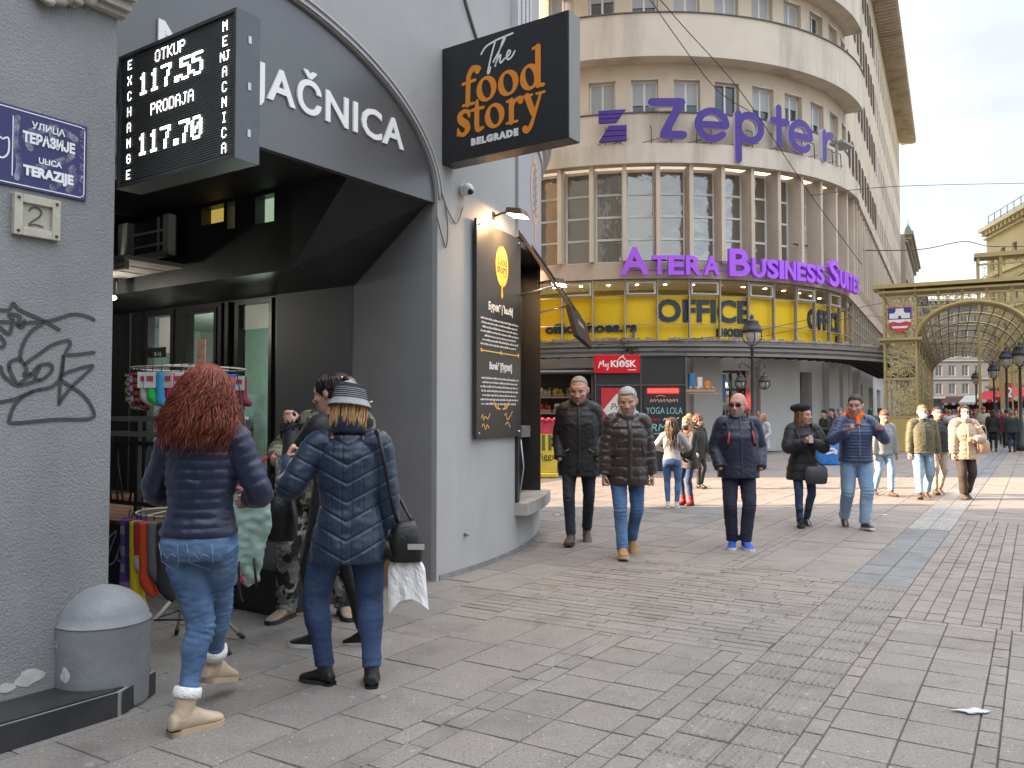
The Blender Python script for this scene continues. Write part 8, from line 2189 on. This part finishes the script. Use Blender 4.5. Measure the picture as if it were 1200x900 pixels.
# ---------------- 10-13 middle group by the kiosk
k_ = place(788, 595)
sk = Sk(1.40, feet={'L': (-.085, .0, 0, 5, 0), 'R': (.085, .02, 0, 5, 0)}, hands={'R': (.14, .26, 1.1), 'L': (-.16, .24, 1.1)}, sh=.165, head=(10, 0, 0), poles={'ER': (1, -.4, -.4), 'EL': (-1, -.4, -.4)})
p = body(sk, 'girl with very long brown hair in grey sweater and jeans, back turned by the kiosk', k_, face_to(.25, 1), SK_PALE, (.075, .036, .02), vs=.009, fem=True)
jacket(p, M_greyk, hem=-.03, tab=FEML, bulk=1.05, vs=.009, seed=101, sleeve=(.068, .06, .05, .042)); trousers(p, M_jeanb, r=(.094, .064, .048), seat=(.175, .14), seed=102, vs=.010); shoes(p, mat('sneaker_pale', (.55, .5, .48), .7), M_sole_w, L=.24, name='sneaker', vs=.009)
locks(p, H_br, 150, .43, lambda t: (.085 + .07 * t, .10 + .03 * t), wave=.010, thick=.011, seed=13, curl=7, endj=.12)
k_ = place(807, 592)
sk = Sk(1.42, feet={'L': (-.08, .0, 0, 5, 0), 'R': (.08, .05, 0, 5, 0)}, hands={'R': (.12, .27, 1.0), 'L': (-.12, .27, .95)}, sh=.17, head=(0, -8, 0))
p = body(sk, 'masked blond woman in black coat and red boots facing the girl in the grey sweater', k_, face_to(-.85, -.55), SK_PALE, (.40, .235, .10), vs=.009, fem=True, hairline=short_hair(.066, temple=.04, back=-.06), hair_t=.014)
jacket(p, M_blk, hem=-.22, tab=FEML, bulk=1.12, vs=.009, seed=111); trousers(p, M_jeand, r=(.09, .062, .05), seed=112, vs=.010, ank=.1); shoes(p, mat('red_boot', (.25, .018, .018), .5, .1), M_sole_b, L=.24, shaft=.13, name='boot', vs=.009); mask(p, mat('mask_dark', (.04, .06, .07), .8)); collar(p, mat('scarf_orange', (.5, .12, .03), .9, .3, 20), .08, .06, .022, 'scarf')
mb = MB(); mb.ell(sk.h(0, -.07, .12), (.05, .045, .035)); obj('hair_bun', mb, H_bl, p, local=True)
k_ = place(818, 572)
sk = Sk(1.42, feet={'L': (-.09, .0, 0, 5, 0), 'R': (.09, .12, 0, 5, 0)}, hands={'R': (.2, .15, .85), 'L': (-.2, .15, .85)}, sh=.175)
p = body(sk, 'person in black coat with a brown fur hood standing behind the masked blond woman', k_, face_to(.5, -.8), SK_PALE, C_DKBR, vs=.010)
jacket(p, M_blk, hem=-.27, bulk=1.12, vs=.010, seed=121); hood_down(p, M_blk, .14, .06, -.02, .10, fur=M_furb); trousers(p, M_blk, r=(.09, .066, .055), seed=122, vs=.011); shoes(p, M_lblk, M_sole_b, L=.26, name='shoe', vs=.010)
mb = MB(); mb.ell(sk.h(0, -.02, .04), (.10, .115, .115)); V, Fq = voxel(mb, .012, 0); V = V + vnorm(V, Fq) * (fbm(V, 30, 2) * .02)[:, None]; nobj('hair', V, Fq, H_br, p)
k_ = place(895, 549)
sk = Sk(1.45, feet={'L': (-.08, .12, 0, 5, 0), 'R': (.08, -.12, 0.02, 5, 18)}, hands={'R': (.2, .2, .95), 'L': (-.2, .2, .95)}, sh=.17)
p = body(sk, 'woman in a pale grey coat walking left beyond the bald man', k_, face_to(-.8, -.5), SK_PALE, (.40, .235, .10), vs=.010, fem=True)
jacket(p, mat('pale_grey_coat', (.36, .37, .40), .85, .1, 10), hem=-.32, tab=FEML, bulk=1.10, vs=.010, seed=131, flare=.08); trousers(p, M_blk, r=(.085, .06, .05), seed=132, vs=.011); shoes(p, M_lblk, M_sole_b, L=.25, shaft=.15, name='boot', vs=.010); locks(p, H_bl, 70, .10, lambda t: (.09, .10), thick=.013, seed=14, wave=.004)

# ---------------- 14-17 people in the sunlit strip
k_ = place(1035, 581)
sk = Sk(1.52, feet={'L': (-.08, .15, 0, 5, -5), 'R': (.08, -.18, .03, 5, 28)}, hands={'R': (.25, .05, .8), 'L': (-.25, .10, .82)}, sh=.18, lean=(0, .05), head=(10, -28, 0))
p = body(sk, 'person in grey jacket with bowed head, partly behind the man with the orange hood', k_, face_to(.15, -1), SK_RED, (.10, .05, .03), vs=.008, hairline=short_hair(.06, back=-.1), hair_t=.02, curls=(.6, .6))
jacket(p, mat('grey_blue_jacket', (.27, .29, .31), .7, .1, 10, bump=.4), hem=-.10, bulk=1.12, vs=.009, seed=141); trousers(p, M_jeanl, r=(.098, .07, .058), seed=142, vs=.010); shoes(p, M_brboot, M_sole_b, L=.27, shaft=.12, name='boot', vs=.009)
k_ = place(1082, 584)
sk = Sk(1.61, feet={'R': (.13, .20, 0, 14, -12), 'L': (-.10, -.14, .02, 8, 18)}, hands={'R': (.27, .06, .80), 'L': (-.27, .06, .82)}, sh=.182, head=(6, -3, 0))
p = body(sk, 'man in olive jacket and blue jeans, wearing white face mask', k_, face_to(-.12, -1), SK_RED, (.20, .13, .08), vs=.007, hairline=short_hair(.07), hair_t=.010, curls=(.6, .6))
jacket(p, M_olive, hem=-.10, bulk=1.18, vs=.008, seed=151, fold=.013, sleeve=(.082, .074, .066, .056), depth=1.12); collar(p, M_olive, .09, .07, .022); trousers(p, M_jeanl, r=(.104, .080, .068), seed=152, wr=2, vs=.009); shoes(p, M_brboot, M_sole_b, L=.29, name='shoe', vs=.008); mask(p, M_maskm); strip_on(p, 'jacket', [(0, 1.40 * sk.k), (0, 1.1 * sk.k), (0, .9 * sk.k)], .007, M_blk, 'zip')
k_ = place(1099, 579)
sk = Sk(1.58, feet={'R': (.1, .1, 0, 8, -5), 'L': (-.10, -.14, .02, 8, 18)}, hands={'R': (.27, .06, .80), 'L': (-.28, .08, .80)}, sh=.19)
p = body(sk, 'person in a black jacket and beige trousers just behind the man in the olive jacket', k_, face_to(.0, -1), SK_RED, C_DKBR, vs=.009, hairline=short_hair(), hair_t=.01)
jacket(p, M_blk, hem=-.10, bulk=1.15, vs=.010, seed=161); trousers(p, mat('beige_chino', (.42, .35, .27), .9, .1), r=(.095, .072, .06), seed=162, vs=.010); shoes(p, M_brboot, M_sole_b, L=.28, name='shoe', vs=.010)
k_ = place(1131, 585)
sk = Sk(1.60, feet={'R': (.07, .10, 0, 8, -6), 'L': (-.08, -.10, .02, 8, 15)}, hands={'R': (.25, .08, .82), 'L': (-.07, .25, 1.12, (1, .3, .1))}, sh=.18, head=(8, -6, 0), poles={'EL': (-1, -.2, -.8)})
p = body(sk, 'woman in beige puffer coat and dark trousers with a white mask', k_, face_to(-.05, -1), SK_PALE, C_DKBR, vs=.007, fem=True, curls=(.6, .7))
jacket(p, M_beige, hem=-.20, tab=FEML, bulk=1.22, band=.085, amp=.010, sband=.075, vs=.008, seed=171, fold=.010, sleeve=(.084, .076, .066, .052), depth=1.1); collar(p, M_beige, .095, .085, .026); trousers(p, mat('dark_slacks', (.035, .024, .020), .8, .15), r=(.095, .078, .070), seed=172, vs=.009); shoes(p, M_brboot, M_sole_b, L=.25, name='shoe', vs=.008); mask(p, M_maskm)
locks(p, H_dark, 110, .12, lambda t: (.088, .10), thick=.011, seed=15, wave=.004, front_open=.12)
strip_on(p, 'jacket', [(0.0, 1.40 * sk.k), (0, 1.1 * sk.k), (0, .80 * sk.k)], .022, mat('beige_placket', (.46, .33, .22), .5), 'zip_placket')
wq = WM[p.name]; c = wq @ Vector((-.26, .10, .92)); mb = MB(); mb.loft([[c + Vector((a * math.cos(t), b_ * math.sin(t), z)) for t in lin(0, 6.2832, 18)[:-1]] for z, a, b_ in ((-.13, .10, .04), (-.11, .13, .06), (.05, .12, .05), (.10, .09, .03))]); mb.tube([c + Vector((-.07, 0, .09)), c + Vector((-.03, 0, .32)), c + Vector((.05, 0, .32)), c + Vector((.07, 0, .09))], .010, 6, sub=4)
obj('tan_bag', mb, mat('tan_leather', (.40, .27, .17), .55, .1), label='tan shoulder bag held against the beige puffer coat', cat='bag')

# ---------------- crowd farther along the street
random.seed(33)
CR_COL = [('black', (.016, .016, .018)), ('navy', (.018, .024, .06)), ('dark grey', (.06, .06, .065)), ('maroon', (.16, .02, .03)), ('red', (.42, .03, .03)), ('beige', (.38, .3, .22)), ('dark green', (.02, .06, .035)), ('mustard', (.38, .2, .03)), ('pale blue', (.25, .36, .48)), ('white', (.55, .54, .52)), ('brown', (.11, .065, .04)), ('pink', (.5, .14, .2))]
def crowd_person(u, y, label, coat, leg, hair, facing, H=1.66, hat=None, seed=1, mono=None, group='people farther along the street', long=False, bag=None):
    rg = random.Random(seed); w = rg.uniform(-.16, .16); fem = rg.random() < .5
    sk = Sk(H, feet={'R': (.09, w, 0 if w > 0 else .02, 6, 0 if w > 0 else 18), 'L': (-.09, -w, 0 if w < 0 else .02, 6, 0 if w < 0 else 18)}, hands={'R': (.26, .08 + rg.uniform(-.1, .15), .82), 'L': (-.26, .08 + rg.uniform(-.1, .15), .82)} if rg.random() < .6 else {'R': (.15, .28, 1.15), 'L': (-.15, .28, 1.12)}, sh=.18, head=(rg.uniform(-20, 20), rg.uniform(-12, 4), 0))
    vs = .014 if y < 30 else .020
    p = body(sk, label, ((u - 600) / FPX * y, y, 0), facing, SK_PALE if rg.random() < .5 else SK_TAN, hair, vs=vs, hands=y < 30, fem=fem, group=group)
    cm = mat('coat_%d_%d_%d' % tuple(int(c * 1000) for c in coat), coat, .7, .15, 8); lm = mat('leg_%d_%d_%d' % tuple(int(c * 1000) for c in leg), leg, .85, .15, 8)
    jacket(p, cm, hem=-.26 if long else -.12, tab=FEML if fem else MALE, bulk=1.16, vs=vs * .9, seed=seed, fold=.01, smooth=1); trousers(p, lm, r=(.095, .07, .058), vs=vs * .9, seed=seed, fold=.006); shoes(p, M_lblk, M_sole_b, name='shoe', vs=vs * .8)
    hm = mat('hair_tone_%d' % int(hair[0] * 10000), hair, .6, .3, 30, bump=.6, bs=80); mb = MB(); mb.ell((0, -.022, .038), (.085, .100, .092), fn=lambda x, y_, z: sk.h(x, min(y_, .045 + max(z - .05, 0) * .5), z))
    if fem: mb.ell((0, -.055, -.07), (.085, .062, .13), fn=lambda x, y_, z: sk.h(x, y_, z))
    V, Fq = voxel(mb, vs * .8, 1); V = V + vnorm(V, Fq) * (fbm(V, 30, seed) * .012)[:, None]; nobj('hair', V, Fq, hm, p)
    if hat: mb = MB(); mb.ell((0, -.015, .065), (.092, .105, .080), fn=lambda x, y_, z: sk.h(x, y_, max(z, .03))); obj('hat', mb, mat('hat_%d_%d' % (int(hat[0] * 1000), int(hat[1] * 1000)), hat, .9, .2, 20), p, local=True)
    return p
AW, TW = face_to(.46, .88), face_to(-.3, -.95)
crowd_person(1163, 32.5, 'man in a black quilted jacket walking away, left of the pair near the lanterns', (.018, .018, .020), (.02, .02, .024), C_DKBR, AW, 1.58, seed=201)
crowd_person(1185, 32.0, 'fair haired woman in dark green jacket walking away, right of the pair near the lanterns', (.03, .045, .045), (.03, .04, .075), (.30, .17, .07), AW, 1.55, seed=202)
crowd_person(966, 25.5, 'person in black at the left of the huddled group by the white piers', (.014, .014, .015), (.016, .016, .018), C_DKBR, face_to(-1, -.2), 1.55, seed=203, hat=(.015, .015, .016))
crowd_person(975, 26.2, 'dark hooded person in the middle of the huddled group by the white piers', (.018, .018, .02), (.018, .018, .02), C_DKBR, face_to(-.8, -.5), 1.6, seed=204, hat=(.03, .03, .03))
crowd_person(984, 26.8, 'person in grey cap at the right of the huddled group by the white piers', (.05, .05, .055), (.018, .018, .02), C_DKBR, face_to(-.4, -.9), 1.62, seed=205, hat=(.12, .12, .13))
crowd_person(1020, 27.5, 'person with a dark green hood between the white piers and the golden post', (.015, .09, .04), (.02, .02, .022), C_DKBR, AW, 1.6, seed=206, hat=(.015, .09, .04))
crowd_person(1031, 29.0, 'person in black with a dark cap beside the golden post', (.015, .015, .016), (.02, .02, .022), C_DKBR, AW, 1.62, seed=207, hat=(.02, .02, .02))
crowd_person(888, 31.5, 'person in a red jacket in the shop doorway beyond the iron lamp', (.42, .02, .03), (.02, .02, .024), C_DKBR, TW, 1.6, seed=208)
crowd_person(877, 32.3, 'dark clothed person in the shop doorway left of the red jacket', (.02, .02, .024), (.02, .02, .024), C_DKBR, TW, 1.6, seed=209)
crowd_person(1070, 33.5, 'person in a magenta hat behind the man in the olive jacket', (.03, .03, .035), (.02, .02, .024), C_DKBR, TW, 1.62, seed=210, hat=(.45, .03, .16))
spots = [(1083, 40), (1090, 46), (1096, 38), (1102, 52), (1108, 44), (1113, 58), (1117, 41), (1123, 50), (1128, 62), (1133, 45), (1138, 54), (1142, 39), (1147, 66), (1150, 48), (1154, 57), (1158, 44), (1168, 52), (1174, 40), (1178, 60), (1182, 46), (1189, 41), (1193, 55), (1197, 38), (1088, 60), (1120, 68), (1160, 70), (1105, 66), (1186, 66), (1094, 42), (1106, 48), (1112, 36), (1126, 43), (1136, 48), (1145, 42), (1152, 37), (1170, 44), (1179, 36), (1192, 45), (1199, 43), (1161, 60), (1087, 52), (1099, 62)]
legs_ = [(.02, .02, .024), (.03, .05, .10), (.05, .045, .04)]; hairs = [C_DKBR, (.075, .036, .02), (.30, .17, .07), (.2, .2, .2)]
hats = [None, None, ('red', (.4, .03, .04)), ('white', (.55, .55, .55)), None, ('blue', (.03, .12, .4)), ('black', (.02, .02, .02))]
hn_ = {C_DKBR: 'black haired', hairs[1]: 'brown haired', hairs[2]: 'fair haired', hairs[3]: 'grey haired'}
seen_ = set()
for i, (u, y) in enumerate(spots):
    cn, cc_ = CR_COL[(i * 5 + 3) % 12]; hr = hairs[(i * 3) % 4]; ht_ = hats[(i * 2 + i // 7) % 7]; aw = (i * 7) % 3 == 0
    where = 'under golden tunnel' if u < 1125 else ('before market stalls' if u < 1165 else 'by street lamps')
    lab = '%s person in %s coat%s %s %s' % (hn_[hr], cn, ' and %s hat' % ht_[0] if ht_ else '', 'walking away' if aw else 'coming closer', where)
    base_lab = lab
    for w_ in ('farther back', 'farthest back', 'at the very back'):
        if lab in seen_: lab = base_lab.replace(' person', ' person ' + w_, 1)
    seen_.add(lab)
    crowd_person(u, y, lab, cc_, legs_[i % 3], hr, AW if aw else TW, 1.60 + .03 * (i % 5), hat=ht_[1] if ht_ else None, seed=300 + i, long=i % 3 == 0)
# ------------------------------------------------------------------ sock stand
sc = G(214, 762); SX, SY = sc.x, sc.y + .05
stand = empty('sock_stand', (SX, SY, 0), 'folding rack on splayed pale legs, hung with socks and clothes beside the red haired woman', 'display stand')
M_ty = mat('pale_tube', (.46, .42, .36), .5, .15, 8, metal=.2); M_dy = mat('dark_tube', (.05, .05, .052), .4, .1, metal=.3)
mb = MB(); mb.tube([(SX, SY, .28), (SX, SY, 1.78)], .014, 8); obj('pole', mb, M_ty, stand)
for a in (-2.6, -.45, .65, 2.1):
    mb = MB(); mb.tube([(SX + .04 * math.cos(a), SY + .04 * math.sin(a), .36), (SX + .36 * math.cos(a), SY + .36 * math.sin(a), .015)], .012, 8); lgo = obj('leg', mb, M_ty, stand)
    mb = MB(); mb.tube([(SX + .33 * math.cos(a), SY + .33 * math.sin(a), .045), (SX + .37 * math.cos(a), SY + .37 * math.sin(a), .005)], .015, 8); obj('rubber_foot', mb, M_dy, lgo)
mb = MB()
for i in range(4):
    a = (-2.6, -.45, .65, 2.1)[i]; b = (-2.6, -.45, .65, 2.1)[(i + 1) % 4]; mb.tube([(SX + .20 * math.cos(a), SY + .20 * math.sin(a), .20), (SX + .20 * math.cos(b), SY + .20 * math.sin(b), .20)], .007, 6)
obj('leg_brace', mb, M_dy, stand)
rings_ = []
for z, r_ in ((1.76, .34), (.86, .30)):
    mb = MB(); mb.tube([(SX + r_ * math.cos(a), SY + r_ * math.sin(a), z) for a in lin(0, 6.2832, 36)], .006, 6)
    for a in lin(0, 6.2832, 6)[:-1]: mb.tube([(SX, SY, z + .03), (SX + r_ * math.cos(a), SY + r_ * math.sin(a), z)], .005, 5)
    obj('hanging_ring', mb, M_ty, stand)
mb = MB(); mb.box(WORLD, SX + .05, SX + .10, SY - .01, SY + .01, 1.78, 1.95); obj('price_stick', mb, mat('stick_floral', (.35, .2, .14), .7, .5, 40), stand)
def sock(x, y, z, col, label, ln=.24, rot=0.0, card=None, stripes=None, w=.034, foot=True, col2=None, fat=.022):
    """a folded pair of socks hanging toes down from a clip, with its paper band"""
    r_ = empty('sock_pair', (x, y, z - ln), label, 'socks', 'socks hanging on the rack')
    c, s = math.cos(rot), math.sin(rot); fn = lambda a, b, d: Vector((x + a * c - b * s, y + a * s + b * c, z + d))
    ms = [mat('sock_%d_%d_%d' % tuple(int(q * 1000) for q in col), col, .95, .12, 40, bump=.5, bs=200)]; ms.append(mat('sock_%d_%d_%d' % tuple(int(q * 1000) for q in (col2 or col)), col2 or col, .95, .12, 40, bump=.5, bs=200))
    mb = MB()
    for j, dy in enumerate((-.010, .010)):
        path = [(0, -.01), (.0, -ln * .35), (.004, -ln * .62)] + ([(.008, -ln * .80), (.030, -ln * .92), (.066, -ln * 1.02)] if foot else [(.0, -ln * .85), (0, -ln)])
        P_, R_ = crom([Vector(fn(a, dy + .006 * j, b)) for a, b in path], [w, w * .95, w * .92] + ([w * 1.0, w * .85, w * .5] if foot else [w * .95, w * .9]), 6)
        if stripes:
            n = len(P_)
            b0 = len(mb.f); mb.tube(P_, R_, 10, flat=fat / w, up=(c, s, 0), m=0)
            for fi in range(b0, len(mb.f)): 
                zz = sum(mb.v[q][2] for q in mb.f[fi]) / len(mb.f[fi]); mb.m[fi] = int((z - zz) / stripes) % 2
        else: mb.tube(P_, R_, 10, flat=fat / w, up=(c, s, 0), m=0)
    obj('socks', mb, ms, r_)
    mb = MB(); mb.tube([fn(0, 0, .0), fn(0, .0, .03), fn(.01, 0, .04)], .003, 5); obj('hook', mb, M_dy, r_)
    if card: mb = MB(); mb.box(fn, -w * 1.05, w * 1.05, -.032, -.029, -.10, -.005); mb.box(fn, -w * .6, w * .6, -.034, -.0325, -.06, -.03, m=1); obj('paper_band', mb, [mat('card_%d' % int(card[0] * 1000), card, .6, .2, 20), mat('card_print', (.35, .06, .08), .6, .5, 40)], r_)
def at_(a, r_): return SX + r_ * math.cos(a), SY + r_ * math.sin(a)
W_ = (.62, .60, .58)
tops = [(-2.6, (.55, .45, .08), 'mustard and black dotted socks between the black and the blue pairs', None, None, (.02, .02, .03), .025), (-2.32, (.45, .05, .10), 'crimson socks with pale dots left of the orange striped pair', None, None, (.6, .5, .5), .03), (-2.02, (.55, .53, .5), 'white socks under a paper band left of the bright green pair', W_, None, None, None), (-1.68, (.05, .30, .50), 'turquoise socks between the bright green and hot pink pairs', None, None, None, None), (-1.35, (.30, .28, .27), 'light grey socks under a printed band right of the hot pink pair', W_, None, None, None),
        (-2.75, (.015, .016, .016), 'black socks with a green band at the far left of the upper row', None, None, (.03, .22, .11), .07), (-2.45, (.04, .09, .36), 'blue and white speckled socks second from the left in the upper row', None, None, (.5, .5, .55), .014),
        (-2.2, (.40, .10, .03), 'orange and red striped socks in the upper row left of the green pair', None, None, (.03, .02, .05), .02), (-1.85, (.03, .50, .09), 'bright green socks under a white paper band in the upper row', W_, None, None, None),
        (-1.5, (.60, .03, .12), 'hot pink socks under a printed paper band in the upper row', (.5, .48, .46), None, None, None), (-1.2, (.55, .22, .10), 'orange ribbed socks beside the hot pink pair', None, None, None, None),
        (-.9, (.05, .28, .45), 'pale blue socks half hidden by the red hair in the upper row', W_, None, None, None), (-.45, (.02, .12, .50), 'bright blue socks at the right end of the upper row', None, None, (.5, .1, .05), .03),
        (2.6, (.3, .3, .32), 'grey socks at the back of the upper row on the left', W_, None, None, None), (1.6, (.4, .38, .36), 'cream socks at the back of the upper row in the middle', W_, None, None, None), (.7, (.2, .03, .05), 'dark red socks at the back of the upper row on the right', W_, None, None, None)]
for a, col, lab, card, _, c2_, st_ in tops:
    x, y = at_(a, .34); sock(x, y, 1.73, col, lab, .19 if card else .215, rot=.35 * math.sin(a * 5), card=card, stripes=st_, col2=c2_)
lows = [(-2.38, (.03, .03, .10), 'navy long socks between the striped legwarmers and the yellow pair', .38, None, None, True), (-2.08, (.35, .03, .03), 'brick red socks with a pale cuff between the yellow and orange red pairs', .33, .2, (.5, .45, .4), True), (-1.78, (.10, .10, .11), 'charcoal socks right of the orange red pair in the lower row', .36, None, None, True),
        (-2.9, (.22, .02, .04), 'dark red long socks at the left of the lower row', .50, None, None, True), (-2.55, (.13, .06, .36), 'purple and lilac striped legwarmers in the lower row', .42, .055, (.36, .22, .42), False),
        (-2.2, (.62, .48, .01), 'long yellow socks hanging lowest in the lower row', .54, None, None, True), (-1.95, (.50, .06, .02), 'orange red socks beside the yellow pair', .44, None, None, True), (-1.6, (.018, .018, .02), 'black socks behind the red haired woman in the lower row', .46, None, None, True),
        (2.9, (.06, .10, .25), 'denim blue socks at the back left of the lower row', .42, None, None, True), (-.35, (.03, .05, .28), 'navy and red patterned socks right of the red haired woman', .40, .05, (.5, .04, .05), True), (.0, (.50, .03, .04), 'red socks with a white stripe at the right of the lower row', .44, .13, (.55, .5, .5), True)]
for a, col, lab, ln, st_, c2_, ft in lows:
    x, y = at_(a, .34); sock(x, y, .84, col, lab, ln, rot=.3 * math.sin(a * 3), stripes=st_, col2=c2_, foot=ft, w=.038 if ft else .06, fat=.022)
# mint trousers and a dark jacket hanging on the right and left of the rack
gx, gy = -1.56, 5.05
r_ = empty('hanging_garment', (gx, gy, .55), 'mint green trousers with a red waistband hanging at the right of the sock rack', 'clothes', 'clothes hanging on the rack')
mb = MB()
for s in (-1, 1): mb.tube([(gx + s * .03, gy, 1.02), (gx + s * .055, gy, .85), (gx + s * .05 - .02, gy, .68), (gx + s * .06 - .05, gy, .50)], [.07, .075, .06, .05], 14, sub=5, flat=.35, up=(1, 0, 0), rnd=True)
V, Fq = voxel(mb, .010, 1); V = V + vnorm(V, Fq) * (fbm(V, 16, 3, 1.5) * .014)[:, None]; mb = MB(); mb.v = V.tolist(); mb.f = Fq.tolist(); mb.m = [0] * len(Fq); mb.sm = [True] * len(Fq); obj('trouser_legs', mb, mat('mint_cloth', (.30, .42, .36), .9, .12, 14, bump=.3), r_)
mb = MB(); mb.tube([(gx - .10, gy - .03, 1.03), (gx, gy - .045, 1.02), (gx + .11, gy - .03, .99)], .010, 6, sub=3); mb.tube([(gx - .08, gy - .03, 1.05), (gx - .06, gy - .03, 1.2), (gx + .02, gy - .03, 1.16), (gx + .10, gy - .03, 1.22)], .010, 6, sub=3); obj('red_waistband', mb, mat('strap_crimson', (.45, .03, .05), .8, .2), r_)
mb = MB(); mb.tube([(gx - .06, gy - .035, .60), (gx - .05, gy - .04, .42), (gx - .03, gy - .04, .36)], .008, 6, sub=3); mb.tube([(gx + .03, gy - .035, .62), (gx + .05, gy - .04, .45)], .008, 6); obj('black_ties', mb, M_blk, r_)
mb = MB(); mb.tube([(gx, gy, 1.02), (gx - .02, gy, 1.3), (SX + .3, SY, 1.75)], .004, 5); obj('hanger_wire', mb, M_dy, r_)
gx2, gy2 = SX - .02, SY - .10
r2 = empty('hanging_garment', (gx2, gy2, .75), 'black sleeve and khaki cloth hanging at the left of the sock rack', 'clothes', 'clothes hanging on the rack')
mb = MB(); mb.tube([(gx2, gy2, 1.42), (gx2 - .08, gy2, 1.28), (gx2 - .14, gy2, 1.12), (gx2 - .16, gy2, 1.0)], [.035, .05, .05, .04], 12, sub=4, rnd=True, flat=.6); obj('black_sleeve', mb, M_blk, r2)
mb = MB(); mb.tube([(gx2 + .05, gy2, 1.18), (gx2 + .04, gy2 + .02, 1.0), (gx2 + .05, gy2, .80)], [.05, .06, .05], 12, sub=4, rnd=True, flat=.5); obj('khaki_cloth', mb, mat('khaki', (.17, .17, .12), .9, .15), r2)
